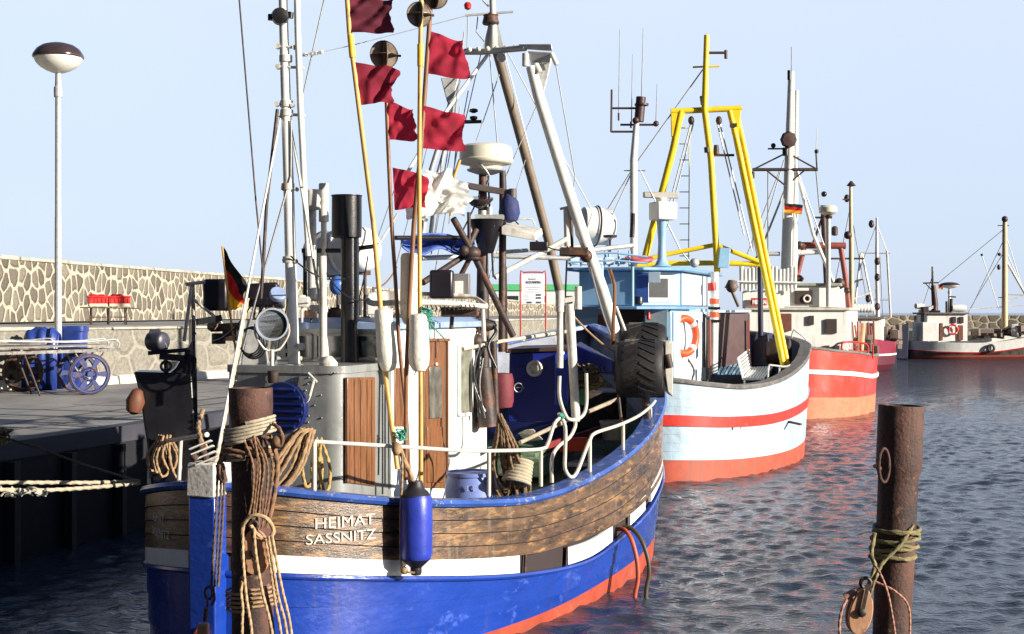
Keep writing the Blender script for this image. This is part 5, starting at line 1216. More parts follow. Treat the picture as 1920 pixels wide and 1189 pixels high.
dan('marker buoy with maroon flags and yellow taped leaning bamboo pole', [(647, -60), (655, 60), (664, 130), (700, 420), (712, 560), (722, 700), (745, 880)], [dz, dz, dz, dz, dz, dz, dz-.1], 4.6,
    ((718, 578), (728, 697), 17, 19), [((650, -2), (651, 62), (738, -3), (733, 60), DARKFLAG, 2), ((663, 116), (670, 196), (745, 130), (735, 195), mat('wine_flag_cloth', (.26, .012, .035), .85, var=.25, scale=4, bump=.2, trans=.3), 5)], None, [(657, 66), (661, 108)])
dan('marker buoy with round reflector above two small red flags on a thin dark pole', [(721, 80), (727, 260), (733, 400), (741, 520), (748, 640), (762, 780), (768, 905)], [dz+.15]*7, 3.8,
    ((768, 474), (768, 610), 17, 18), [((724, 187), (726, 262), (775, 205), (782, 262), REDFLAG, 8), ((736, 314), (740, 394), (800, 330), (800, 388), REDFLAG, 12)], (720, 103, 26), None, WOODV)
dan('flagless marker buoy with a straight upright bamboo pole and round reflector', [(791, -60), (788, 90), (786, 300), (787, 600), (789, 760), (789, 905)], [dz-.1]*6, 4.2,
    ((785, 588), (786, 697), 18, 20), [], (786, 27, 23), [(788, 83), (788, 124)])
dan('marker buoy with two large red flags on a brown pole, rightmost of the buoys', [(812, -60), (806, 30), (798, 150), (789, 280), (776, 420), (768, 560), (762, 700), (760, 900)], [dz+.05]*8, 4.4,
    None, [((806, 58), (798, 138), (870, 78), (878, 147), REDFLAG, 21), ((790, 198), (786, 278), (868, 214), (872, 284), REDFLAG, 27)], (816, -8, 24), None, mat('brown_pole', (.20, .09, .04), .5, var=.3, bump=.1))
# white plastic sheets flapping behind the flags
mb = MB(); rr = random.Random(4)
for k, (x0, y0, x1, y1, x2, y2, x3, y3) in enumerate(((782, 330, 778, 408, 850, 318, 840, 400), (800, 318, 790, 360, 880, 350, 860, 400), (812, 345, 800, 400, 884, 372, 868, 408), (760, 380, 762, 412, 800, 380, 795, 415))):
    cloth(mb, P(x0, y0, dz+.25+.08*k), P(x1, y1, dz+.25+.08*k), P(x2, y2, dz+.45), P(x3, y3, dz+.35), V(.1, 1, 0), 34, 24, 40+k, .075, .018, -.03)
mb.build('plastic_sheet', WHITEBAG, None, label='crumpled white plastic sheets blowing from the buoy poles beside the lowest red flag', category='plastic sheet')
T('pole', [(845, 405), (852, 330), (862, 300)], [dz+.6]*3, 3, BAMBOO, None, label='short thin pole behind the white plastic sheets', category='pole')
# green lashings
mb = MB(); rr = random.Random(9)
for (x, y, n, s, lab) in ((800, 590, 7, 14, 'green twine knotted round the poles at the gear rack'), (752, 815, 6, 12, 'green twine knotted round the buoy poles just above the side rail'), (1052, 780, 5, 6, 'green twine knotted round the bent guard pipes')):
    mb = MB()
    if x == 800: mb.rope([P(801, 590, dz-.1), P(810, 610, dz-.1), P(833, 635, dz-.1)], .008); mb.rope([P(806, 600, dz-.1), P(804, 640, dz-.1), P(776, 705, dz-.12)], .006)
    for k in range(n): c = P(x, y, dz-.12 if x < 900 else b1.G(x, y, -.1).y-.03); mb.rope([c+V(rr.uniform(-s, s), rr.uniform(-4, 4), rr.uniform(-s, s))*.005 for _ in range(6)], .007)
    mb.build('lashing', ROPEG, None, label=lab, category='twine')
mb = MB(); mb.rope([P(752, 740, dz-.15), P(762, 745, dz-.15), P(735, 785, dz-.1)], .008)

# ---- blue fender
g = b1.G(779, 930, .16); fz2 = g.y
fd = thing('fender', 'blue cylindrical fender with black ends hung outside the starboard quarter', 'fender', P(779, 1083, fz2))
k = fz2/FP
MB().lathe([(27*k, .0), (29.5*k, .02), (31*k, .06), (31*k, 78*k), (30*k, 115*k)][::1]+[(29*k, 117*k), (28*k, 120*k)], P(780, 1048, fz2), seg=40).build('body', mat('blue_fender_vinyl', (.025, .045, .36), .35, var=.2, scale=5, c2=(.01, .015, .05), thr=.66, c2scale=12, bump=.15), fd)
blk = mat('black_fender_end', (.015, .013, .018), .5, var=.4, bump=.2)
MB().lathe([(9*k, -30*k), (11*k, -26*k), (11*k, -16*k), (22*k, -6*k), (28.5*k, .002)], P(780, 1048, fz2), seg=32).build('end_cap', blk, fd)
MB().lathe([(29*k, 118*k), (24*k, 126*k), (17*k, 132*k), (14*k, 140*k), (13*k, 146*k)], P(779, 1048, fz2), seg=32).build('end_cap', blk, fd)
mb = MB(); mb.rope([P(776, 912, fz2), P(770, 890, fz2), P(760, 868, fz2-.02), P(748, 838, fz2+.02), P(738, 832, fz2+.1), P(752, 845, fz2+.12)], .020); mb.rope([P(754, 850, fz2-.02), P(754, 900, fz2-.06), P(751, 960, fz2-.05), P(752, 1060, fz2-.03), P(762, 1072, fz2-.05), P(778, 1074, fz2-.05)], .010)
mb.ball(P(744, 842, fz2), .045, 12, 8, (1, 1, 1.3)); mb.ball(P(758, 1070, fz2-.03), .035, 10, 7); mb.build('rope', ROPE, fd)

# ---- hoses over the side
for lab, m, pts in (('orange hose hanging from the port in the blue hull into the water', mat('orange_hose', (.45, .09, .04), .5, var=.2), [(1158, 992), (1170, 993), (1184, 1012), (1194, 1050), (1196, 1085), (1191, 1113), (1190, 1135)]),
                    ('black hose hanging from the port in the blue hull into the water', mat('olive_hose', (.06, .055, .03), .5, var=.3), [(1168, 988), (1185, 992), (1202, 1012), (1214, 1045), (1217, 1075), (1212, 1103), (1211, 1125)])):
    g = b1.G(1170, 1000, .05); zz = [g.y, g.y-.05, g.y-.15, g.y-.2, g.y-.2, g.y-.2, g.y-.2]
    T('hose', pts, zz, 4.2, m, None, 10, .03, label=lab, category='hose')

# ---- mooring piles
def pile(label, top, bot, Z, rtop, rbot, collar, seed):
    r = thing('mooring_pile', label, 'mooring pile', (P(*bot, Z).x, Z, -.6), 0, 'rusty steel tube mooring piles')
    k = Z/FP; pt, pb = P(*top, Z), P(*bot, Z); ax = (pt-pb).normalized(); ln = (pt-pb).length
    ext = (pb.z+.8)/ax.z
    mb = MB(); prof = [(rbot*k, -ext)]
    for i in range(14): t = i/14; prof.append(((rbot+(rtop*.88-rbot)*t)*k, (ln-collar*k)*t))
    prof += [(rtop*.885*k, ln-collar*k), (rtop*.99*k, ln-collar*k+.05), (rtop*k, ln-collar*k+.09), (rtop*k, ln-.004), (rtop*.985*k, ln), (rtop*.90*k, ln), (rtop*.89*k, ln-.02), (rtop*.88*k, ln-.45), (0.01, ln-.46)]
    mb.lathe(prof, pb, ax, 48); mb.build('tube', RUST, r); return r, k
rp_, k = pile('right hand rusty steel mooring pile with an iron ring, standing free in the water', (1690, 760), (1672, 1189), 8.800, 42, 35, 135, 1)
mb = MB(); c = P(1656, 872, 8.653); mb.tube([c+V(math.cos(t*math.pi/12)*.034, -.02+.01*math.cos(t*math.pi/12), math.sin(t*math.pi/12)*.102) for t in range(24)], .010, 8, False, True); mb.cyl(c+V(-.02, 0, -.02), c+V(-.02, .12, -.02), .012)
mb.build('iron_ring', RUST, rp_)
mb = MB(); rr = random.Random(11); kk = 8.800/FP; ax0 = P(1682, 1015, 8.800)
for i in range(7):
    yy = 990+i*9; Rr = .1345+.010*rr.random(); pts = []
    for t in range(26):
        a = 2*math.pi*t/25; tilt = rr.uniform(-.004, .004)+.05*math.cos(a+i*.5)*(.5 if i % 2 else -.2)
        pts.append(V(ax0.x+math.sin(a)*Rr*.98-.005*i, 8.800-math.cos(a)*Rr, P(0, yy, 8.800).z+tilt))
    mb.rope(pts, .0115)
mb.rope([P(1712, 985, 8.702), P(1690, 1020, 8.637), P(1660, 1050, 8.621), P(1645, 1070, 8.596)], .0115)
mb.rope([P(1640, 1000, 8.719), P(1634, 1040, 8.637), P(1640, 1065, 8.596), P(1620, 1120, 8.556)], .013)
mb.rope([P(1660, 1045, 8.637), P(1640, 1090, 8.556), P(1628, 1130, 8.556), P(1622, 1150, 8.556)], .0085)
mb.build('rope_lashing', mat('olive_rope', (.20, .17, .08), .9, var=.4, scale=18, bump=.4), None, label='olive rope wound round the middle of the right hand pile', category='rope')
def block(label, x, y, Z, w, h, tilt, mcol):
    r = thing('pulley_block', label, 'pulley block', P(x, y+h, Z), 0, None); kk = Z/FP; t = R(tilt)
    up = V(math.sin(t), 0, math.cos(t)); rt = V(math.cos(t), .0, -math.sin(t)); c = P(x, y, Z)
    pts = []
    for q in range(28):
        a = 2*math.pi*q/28; pts.append(c+rt*math.cos(a)*w*kk*(1-.12*math.sin(a))+up*math.sin(a)*h*kk)
    for dy in (-.045, .025):
        mb = MB(); mb.prism([p+V(0, dy, 0) for p in pts], V(0, .025, 0)); mb.build('cheek', mcol, r, bevel=.007)
    MB().cyl(c-V(0, .03, 0), c+V(0, .03, 0), w*kk*.8, seg=24).build('sheave', DARKST, r)
    MB().lathe([(w*kk*.34, 0), (w*kk*.34, .012), (w*kk*.2, .018)], c-V(0, .055, 0), V(0, -1, 0), 20).build('pin', DARKST, r)
    mb = MB(); mb.bar(c+up*h*kk*1.25+V(0, -.06, 0), c-up*h*kk*.2+V(0, -.06, 0), .02, .008, V(0, 1, 0)); mb.torus(c+up*(h*kk*1.2), V(0, 1, 0), .03, .012, 18, 7); mb.build('strap', DARKST, r)
    return r
BLKW = mat('worn_block_wood', (.42, .22, .12), .6, var=.25, scale=8, c2=(.18, .09, .05), thr=.58, c2scale=6, bump=.2)
block('rope block with brown wooden cheeks hanging beside the right hand pile', 1612, 1145, 8.515, 22, 44, 12, BLKW)
mb = MB(); mb.rope([P(1636, 1055, 8.637), P(1650, 1075, 8.474), P(1664, 1110, 8.433), P(1674, 1160, 8.474), P(1682, 1215, 8.474)], .0065); mb.rope([P(1600, 1110, 8.556), P(1582, 1135, 8.474), P(1574, 1170, 8.474), P(1577, 1215, 8.474)], .0085)
mb.rope([P(1640, 1090, 8.556), P(1680, 1110, 8.515), P(1704, 1140, 8.556), P(1706, 1200, 8.556)], .0065); mb.tube([P(1584, 1120, 8.515), P(1606, 1108, 8.515)], .022)
mb.build('block_line', mat('reddish_rope', (.40, .20, .14), .9, var=.3, scale=18, bump=.3), None, label='thin reddish lines hanging from the block at the right hand pile', category='rope')

lp_, k = pile('left hand rusty steel mooring pile wrapped in ropes before the blue sternpost', (470, 727), (474, 1189), 10.6, 41, 39, 60, 2)
mb = MB(); c0 = P(469, 800, 10.6); rr = random.Random(5)
def wind(y, n, Rr, r, tilt, dy, x=469, Z=10.6, mb_=None, seed=1):
    rr = random.Random(seed); m_ = mb_ or mb; pts = []; N_ = 26
    for q in range(n*N_+1):
        a = 2*math.pi*q/N_; rad = Rr+.006*rr.random()+.004*math.sin(q*.7)
        c = P(x, y+dy*q/N_, Z); pts.append(V(c.x+math.sin(a)*rad, c.y-math.cos(a)*rad, c.z+tilt*math.sin(a)))
    m_.rope(pts, r)
wind(790, 5, .178, .012, .045, 6.5, mb_=mb, seed=1); wind(842, 2, .180, .012, .03, 7, mb_=mb, seed=2)
mb.build('rope_lashing', ROPEW, None, label='pale thin rope wound five times round the top of the left hand pile', category='rope')
mb = MB()
wind(835, 2, .192, .014, -.02, 9, seed=3)
m9 = MB(); wind(1098, 5, .178, .010, .012, 8, x=472, seed=4, mb_=m9); m9.build('rope_lashing', ROPE, None, label='brown rope wound round the lower part of the left hand pile', category='rope')
mb.rope([P(512, 795, 10.5), P(524, 805, 10.4), P(530, 825, 10.35), P(520, 838, 10.4), P(500, 820, 10.4)], .014)
mb.ball(P(520, 828, 10.38), .045, 12, 8)
rr = random.Random(8)
for k_ in range(6):          # hanging strands on the pile's face
    x = 470+k_*6.5; pts = [P(x-8+rr.uniform(-8, 8), 818+rr.uniform(-4, 8), 10.42), P(x+rr.uniform(-3, 3)+6, 870, 10.36), P(x+rr.uniform(-4, 4)+2, 930, 10.38), P(x+rr.uniform(-4, 4)-4, 985+rr.uniform(-10, 15), 10.40)]
    mb.rope(pts, .0085)
mb.rope([P(505, 815, 10.45), P(520, 870, 10.42), P(512, 940, 10.42), P(500, 990, 10.4)], .018); mb.rope([P(440, 830, 10.5), P(424, 850, 10.5), P(412, 870, 10.5), P(416, 900, 10.5)], .02)
mb.build('hanging_rope', mat('dark_brown_rope', (.20, .11, .06), .9, var=.45, scale=20, bump=.4), None, label='brown rope strands hanging down the face of the left hand pile', category='rope')
mb = MB()
mb.rope([P(455, 1010, 10.33), P(456, 985, 10.30), P(470, 968, 10.26), P(492, 968, 10.25), P(508, 982, 10.27), P(512, 1000, 10.30), P(498, 1012, 10.30), P(480, 1000, 10.3), P(470, 985, 10.30)], .015)
for (xs, ys) in (((455, 456, 462, 470, 476), (1000, 1050, 1120, 1170, 1230)), ((476, 480, 492, 505, 518), (990, 1040, 1110, 1160, 1230)), ((503, 512, 522, 534, 544), (1005, 1060, 1120, 1165, 1230)), ((510, 520, 530, 542, 552), (1005, 1060, 1110, 1160, 1230)), ((498, 508, 516, 524, 532), (1010, 1070, 1130, 1170, 1230)), ((455, 452, 455, 454, 454), (1090, 1110, 1140, 1170, 1230))):
    mb.rope([P(x, y, 10.28) for x, y in zip(xs, ys)], .0105)
mb.build('rope_line', mat('golden_rope', (.46, .31, .17), .9, var=.25, scale=20, bump=.35, bscale=180), None, label='light brown lines looped over the wooden block and trailing off the left hand pile', category='rope')
block('rope block with rounded brown wooden cheek lashed to the left hand pile', 479, 1035, 10.38, 27, 42, -4, BLKW)
T('pole', [(495, 1100), (508, 1160), (515, 1230)], 10.32, 5, RUST, None, label='rusty rod hanging at the foot of the left hand pile', category='rod')
# tackle between sternpost and pile
mb = MB()
for dx in (0, 7, 13): mb.rope([P(408+dx, 875, 11.0), P(405+dx, 960, 11.0), P(396+dx, 1100, 10.95)], .010)
mb.build('tackle_rope', mat('dark_tackle_rope', (.10, .07, .05), .9, var=.3, bump=.3), None, label='dark tackle rope falling in front of the blue sternpost', category='rope')
mb = MB(); mb.cyl(P(412, 870, 10.95), P(420, 905, 10.95), .035, .03); mb.torus(P(391, 1112, 10.95), V(.2, 1, 0), .03, .010, 18, 6, 1.6); mb.torus(P(389, 1128, 10.95), V(1, .2, 0), .025, .009, 18, 6, 1.5); mb.tube(smooth_path([P(400, 1100, 10.95), P(402, 1125, 10.95), P(396, 1135, 10.95)], .02), .010); mb.cyl(P(387, 1140, 10.95), P(384, 1165, 10.95), .016)
mb.build('tackle_shackle', RUST, None, label='rusty shackle and hook at the lower end of the tackle by the sternpost', category='shackle')
mb = MB(); mb.box(P(381, 1182, 10.95), (.085, .06, .11)); mb.box(P(381, 1210, 10.95), (.07, .05, .1)); mb.build('counterweight', BLKW, None, bevel=.012, label='brown wooden weight hanging under the shackle at the bottom edge', category='weight')
# small winch block on top of the sternpost cap
q = P(383, 862, 11.6); r = thing('pulley_block', 'small metal double block lying on the white sternpost cap', 'pulley block', (q.x, q.y, 1.88))
mb = MB(); e = V(.92, .1, .38).normalized(); f_ = V(-.38, .1, .92).normalized()
for t in (-.075, -.025, .03, .08): mb.box(P(382, 850, 11.55)+f_*t*.9, (.19, .10, .014), e, None, f_)
mb.build('cheek', OFFW, r, bevel=.004)
mb = MB(); mb.cyl(P(382, 850, 11.55)-f_*.08+e*.0, P(382, 850, 11.55)+f_*.08, .03); mb.cyl(P(368, 862, 11.5), P(362, 855, 11.5), .03); mb.build('sheave', RUST, r)
mb = MB(); mb.rope([P(378, 832, 11.6), P(372, 800, 11.9), P(380, 770, 12.4)], .02); mb.torus(P(380, 838, 11.6), V(0, 1, 0), .03, .012); mb.build('rope', ROPE, r)
# mooring ropes from the left
ml = MB(); ml.rope([P(-60, 905, 12.6), P(90, 905, 13.2), P(180, 905, 13.6), P(262, 902, 13.9)], .018); ml.rope([P(-60, 912, 12.4), P(20, 919, 12.7), P(90, 919, 13.0), P(175, 914, 13.4), P(262, 906, 13.8)], .018)
ml.build('mooring_rope', ROPEW, None, label='double pale mooring rope running in from the left edge to the blue cutter', category='rope')
mb = MB(); rr = random.Random(2)
for k_ in range(12): c = P(rr.uniform(5, 82), 922+rr.uniform(-4, 6), 12.7); mb.rope([c+V(rr.uniform(-.06, .06), rr.uniform(-.03, .03), rr.uniform(-.035, .03)) for _ in range(5)], .009)
mb.build('frayed_rope_end', mat('grey_rope', (.50, .47, .38), .9, var=.3, bump=.4), None, label='frayed pale rope end knotted on the lower mooring rope at the left edge', category='rope')
mb = MB(); mb.rope([P(-40, 808, 15), P(60, 836, 15.2), P(160, 872, 15), P(262, 903, 14.2)], .013); mb.build('mooring_rope', mat('dark_wet_rope', (.09, .08, .055), .9, var=.3, bump=.3), None, label='dark sagging mooring rope from the quay down to the blue cutter', category='rope')
mb = MB(); rr = random.Random(6)
for k_ in range(14): c = P(rr.uniform(-20, 12), 815+rr.uniform(-12, 14), 15.5); mb.rope([c+V(rr.uniform(-.1, .1), rr.uniform(-.1, .1), rr.uniform(-.06, .06)) for _ in range(5)], .014)
mb.build('rope_heap', mat('olive_rope', (.20, .17, .08), .9), None, label='small heap of olive rope at the left edge on the quay corner', category='rope')

# ---- German flag at the port quarter
def gerflag(label, staff, Z, rp, H0, H1, F0, F1, amp, seed, dep=V(.2, 1, 0)):
    r = thing('ensign', label, 'flag', P(*staff[-1], Z))
    T('staff', staff, Z, rp, OFFW if rp < 1.5 else BAMBOO, r)
    blk_ = mat('black_flag_cloth', (.015, .012, .012), .8, trans=.15, bump=.1); red_ = mat('scarlet_flag_cloth', (.60, .02, .015), .8, trans=.4, bump=.1); gold_ = mat('gold_flag_cloth', (.85, .42, .02), .8, trans=.4, bump=.1)
    mb = MB(); nu, nv = 24, 18; cloth(mb, P(*H0, Z), P(*H1, Z), P(*F0, Z), P(*F1, Z), dep, nu, nv, seed, amp, .004)
    mb.m = [min(2, (i % nv)//(nv//3)) for i in range(nu*nv)]
    mb.build('flag', [blk_, red_, gold_], r)
gerflag('black red and gold flag drooping on a thin staff on the blue cutter', [(417, 462), (430, 580), (447, 690)], 13.8, 2.2, (418, 462), (431, 580), (468, 545), (440, 582), .06, 3)
# ================================================================ THE BOATS BEYOND
def simple_levels(zr, zb, zgun, midstripe=None, nst=3):
    pass
# ---- second boat: pale blue and white with yellow gallows
b2 = Boat('fishing_cutter', 'white and pale blue cutter with red stripe, yellow gallows and a lifebuoy on its cabin', 2.46, 26.0, 17.5,
          [(4.5, 2.37), (5, 2.388), (6.5, 2.25), (8, 1.75), (9.3, 1.0), (10.2, .3), (10.5, 0)],
          [(0, 1.90), (.5, 1.79), (1.4, 1.70), (2.7, 1.77), (4.4, 2.05), (5.3, 2.26), (7, 2.42), (10.5, 2.62)], 10.5, ell=(2.4, 5.5, 5.0))
B2 = b2.root
WHULL = mat('pale_blue_hull_paint', (.38, .51, .62), .42, var=.12, scale=2, c2=(.36, .50, .62), thr=.60, c2scale=2.5, c3=(.26, .17, .12), thr3=.72, c3scale=14, bump=.3, bscale=7, bdist=.012, coat=.15, soft=.06, streak=(.30, .36, .38), sthr=.57, sscale=5)
REDSTR = mat('orange_red_stripe', (.58, .035, .022), .4, var=.12, c2=(.5, .10, .06), thr=.62, bump=.05)
ANT2 = mat('orange_antifouling', (.42, .075, .038), .6, var=.2, scale=3, c2=(.30, .08, .05), thr=.60, c2scale=4, bump=.2, soft=.08, streak=(.22, .09, .06), sthr=.56)
GREYCAP = mat('grey_weathered_cap', (.13, .12, .11), .7, var=.4, scale=5, c2=(.30, .28, .25), thr=.62, bump=.3)
PBLUE = mat('pale_blue_cabin_paint', (.26, .46, .64), .4, var=.07, scale=2, c2=(.40, .55, .66), thr=.66, bump=.05, coat=.2)
PBLUEL = mat('pale_blue_and_lit_side_paint', (.58, .72, .80), .4, var=.05, scale=2, bump=.04, coat=.2)  # paler cabin blue; also carries the sunlit tone of the starboard sides
zra = lambda a: interp([(0, .40), (1.4, .33), (3.7, .31), (6, .40), (10.5, .5)], a)
zs0 = lambda a: interp([(0, 1.03), (1, .95), (2.7, .93), (5, 1.08), (7, 1.32), (10.5, 1.7)], a)
zs1 = lambda a: zs0(a)+.20
z2g = lambda a: b2.z(a)-.04
L2 = [(lambda a: -.8, .55, 0, 0), (lambda a: -.02, .955, 0, 0), (zra, .965, 0, 1)]
for k in range(4): L2 += [(mixz(zra, zs0, k/4), .965+.005*k, .006, 1), (mixz(zra, zs0, (k+1)/4), .970+.005*k, 0, 1)]
L2 += [(zs0, .985, .03, 2), (zs1, .99, .03, 3), (zs1, .99, .0, 3), (mixz(zs1, z2g, .25), .993, 0, 3), (mixz(zs1, z2g, .25), .993, .005, 3), (mixz(zs1, z2g, .5), .996, 0, 3), (mixz(zs1, z2g, .5), .996, .005, 3), (mixz(zs1, z2g, .75), 1.0, 0, 3), (mixz(zs1, z2g, .75), 1.0, .005, 3), (z2g, 1.0, .0, 3)]
b2.hull(L2, [ANT2, WHULL, REDSTR, WHULL])
b2.sweep('gunwale', [(-.20, -.05), (.05, -.05), (.06, .0), (.04, .03), (-.20, .03)], b2.z, GREYCAP)
dk2 = lambda a: interp([(0, 1.2), (1.4, 1.05), (4, 1.1), (6, 1.5), (10.5, 2.2)], a)
mb = MB()
for sd in (1, -1): b2.loft(mb, [b2.ring(-.10, z2g, sd), b2.ring(-.14, dk2, sd)])
mb.build('bulwark_lining', mat('dark_blue_lining', (.03, .05, .12), .6, var=.3), B2)
b2.deck(dk2, -.09, mat('brown_deck', (.10, .06, .045), .8, var=.4, bump=.3))
def C(a, b, z): return b2.B(a, b, z)
def poly(bt, nm, pts, z0, z1, m, parent=None, bev=.02):
    mb = MB(); mb.prism([bt.B(a, b, z0) for a, b in pts], V(0, 0, z1-z0)); return mb.build(nm, m, parent or bt.root, bevel=bev)
cab = poly(b2, 'cabin', [(1.3, -1.75), (1.3, -.05), (1.35, .2), (6.4, .2), (6.4, -1.75)], 1.0, 3.17, PBLUE)
sw = MB(); sw.prism([C(1.42, .215, 1.1), C(6.3, .215, 1.1), C(6.3, .215, 3.1), C(1.42, .215, 3.1)], b2.s*.012); sw.build('lit_tone_side', PBLUEL, cab)  # sunlit look of this side put into a paler blue
wh2 = poly(b2, 'wheelhouse', [(1.6, -1.7), (1.6, -.45), (2.15, .05), (2.3, .18), (6.2, .18), (6.2, -1.7)], 3.22, 3.9, PBLUE)
mb = MB(); mb.prism([C(2.35, .195, 3.24), C(6.1, .195, 3.24), C(6.1, .195, 3.88), C(2.35, .195, 3.88)], b2.s*.012); mb.build('lit_tone_side', PBLUEL, wh2)  # same brighter lit tone painted on the wheelhouse side
poly(b2, 'roof', [(1.35, -1.9), (1.35, -.35), (2.0, .30), (2.4, .36), (6.5, .36), (6.5, -1.9)], 3.902, 3.97, mat('blue_roof_rim', (.14, .30, .52), .4), wh2, .02)
poly(b2, 'awning', [(.75, -1.8), (.75, -.35), (1.3, .30), (3.2, .34), (3.2, -1.8)], 3.15, 3.21, mat('blue_roof_rim', (.14, .30, .52), .4), cab, .01)
def quad2(nm, px, m, par, Z=None, th=.03, a=None):
    pts = [(b2.A(x, y, a) if a is not None else P(x, y, Z)) for x, y in px]; mb = MB(); mb.prism(pts, V(0, th, 0)); return mb.build(nm, m, par, bevel=.004)
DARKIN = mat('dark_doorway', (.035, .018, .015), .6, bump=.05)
quad2('door', [(1162, 700), (1208, 700), (1208, 580), (1162, 580)], DARKIN, cab, a=1.27)
quad2('door', [(1122, 700), (1140, 700), (1140, 590), (1122, 590)], mat('brown_frame', (.16, .05, .03), .5), cab, a=1.265)
quad2('panel', [(1078, 700), (1120, 700), (1120, 595), (1078, 595)], PBLUE, cab, a=1.255)
quad2('panel', [(1208, 640), (1250, 660), (1252, 580), (1210, 592)], mat('grey_blue_shield', (.32, .44, .50), .4), cab, a=1.2)
MB().lathe([(.02, 0), (.04, .02), (.035, .14), (.02, .16)], b2.A(1216, 600, 1.1), seg=12).build('red_bottle', REDP, cab)
quad2('panel', [(1193, 568), (1216, 568), (1216, 512), (1193, 512)], mat('mid_blue_paint', (.05, .12, .40), .4), wh2, a=1.56)
quad2('panel', [(1216, 530), (1238, 530), (1238, 510), (1216, 510)], PBLUEL, wh2, a=1.5)
c0, c1 = C(1.66, -.40, 0), C(2.12, .02, 0)
d_ = (c1-c0); n_ = V(d_.y, -d_.x, 0).normalized()
def fac(t, z, o): p = c0+d_*t; return V(p.x, p.y, z)+n_*o
mb = MB(); mb.prism([fac(.0, 3.30, .02), fac(1.0, 3.30, .02), fac(1.0, 3.82, .02), fac(.0, 3.82, .02)], n_*.02); wf_ = mb.build('window_frame', WHITE, wh2, bevel=.005)
mb = MB(); mb.prism([fac(.14, 3.38, .045), fac(.86, 3.38, .045), fac(.86, 3.76, .045), fac(.14, 3.76, .045)], n_*.006); mb.build('pane', GLASS, wf_)
mb = MB(); c = b2.A(1198, 560, 1.2); mb.lathe([(.05, 0), (.08, .02), (.08, .14), (.07, .16)], c-V(0, 0, .12), seg=16); mb.build('deck_light', BLACK, wh2)
for x in (1127, 1186): T('awning_post', [(x, 500), (x, 575)], 27.0, 5 if x < 1150 else 3, PBLUE, cab)
for pts in ([(1062, 478), (1150, 474), (1215, 482)], [(1062, 492), (1150, 488), (1215, 494)]): T('roof_rail', pts, [27.5]*3, 2, PBLUE, wh2)
for x in (1070, 1090, 1112, 1135, 1160, 1180): T('roof_rail', [(x, 470), (x, 500)], 27.6, 2.0, PBLUE, wh2)
mb = MB()
for k in range(5): mb.box(P(1075+k*22, 490, 28.5), (.2, .3, .12+.03*(k % 2)))
mb.split('roof_box', PBLUEL, wh2, bevel=.02)
# lifebuoy
def lifebuoy(label, c, ax, Rr, r, m=ORANGE):
    t = thing('lifebuoy', label, 'lifebuoy', c); MB().torus(c, ax, Rr, r, 40, 12).build('ring', m, t)
    u, v = basis(ax); mb = MB()
    for k in range(4):
        a0 = math.pi/4+k*math.pi/2; mb.tube([c+(u*math.cos(a0+x)+v*math.sin(a0+x))*Rr for x in (-.14, 0, .14)], r*1.04, 12)
    mb.split('band', WHITE, t); return t
lbp = b2.S(1285, 630, .30); lifebuoy('orange lifebuoy with white bands hung on the pale blue cabin of the second boat', P(1283, 630, 28.1), V(.66, -.75, 0), .35, .075)
mb = MB(); mb.rope([P(1258, 638, 28.8), P(1275, 655, 28.7), P(1300, 690, 28.7), P(1298, 712, 28.7)], .02)
mb.build('rope_line', DARKST, None, label='dark line slanting down from the lifebuoy to the rail of the second boat', category='rope')
quad2('door_post', [(1309, 706), (1323, 706), (1323, 588), (1309, 590)], mat('brown_frame', (.16, .05, .03), .5), cab, Z=30.4)
T('pipe_rail', [(1256, 681), (1300, 681), (1307, 668), (1307, 600)], 29.6, 2, BLACK, cab)
sp = T('striped_post', [(1338, 700), (1340, 510)], 30.3, 8, WHITE, B2, 16)
for y in (565, 590): T('stripe', [(1339, y-5), (1339, y+5)], 30.3, 9, ORANGE, sp, 16)
T('stripe', [(1334, 530), (1336, 545)], 30.2, 8, REDP, sp, 12)
for y in (578, 602): MB().cyl(P(1328, y, 30.2), P(1350, y, 30.2), .03).build('clamp', BLACK, sp)
T('post', [(1330, 600), (1331, 705)], 30.2, 4, mat('brown_frame', (.16, .05, .03), .5), B2)
MB().lathe([(.08, 0), (.11, .25), (.1, .25)], P(1325, 712, 29.5), seg=16).build('bucket', BLACK, B2)
mb = MB(); mb.hexa([P(1347, 690, 30.6), P(1404, 684, 31.2), P(1406, 680, 32.6), P(1350, 684, 32), P(1347, 586, 30.6), P(1404, 586, 31.2), P(1406, 588, 32.6), P(1350, 588, 32)])
bx = mb.build('deck_locker', mat('maroon_locker_paint', (.055, .018, .018), .45, var=.3, bump=.1), B2, bevel=.02)
mb = MB(); mb.bar(P(1345, 584, 30.5), P(1406, 583, 31.1), .08, .04); mb.build('lid', PBLUEL, bx)
mb = MB(); mb.bar(P(1403, 600, 31.1), P(1405, 682, 31.1), .04, .04); mb.build('edge_strip', mat('red_brown_edge', (.25, .06, .04), .5), bx)
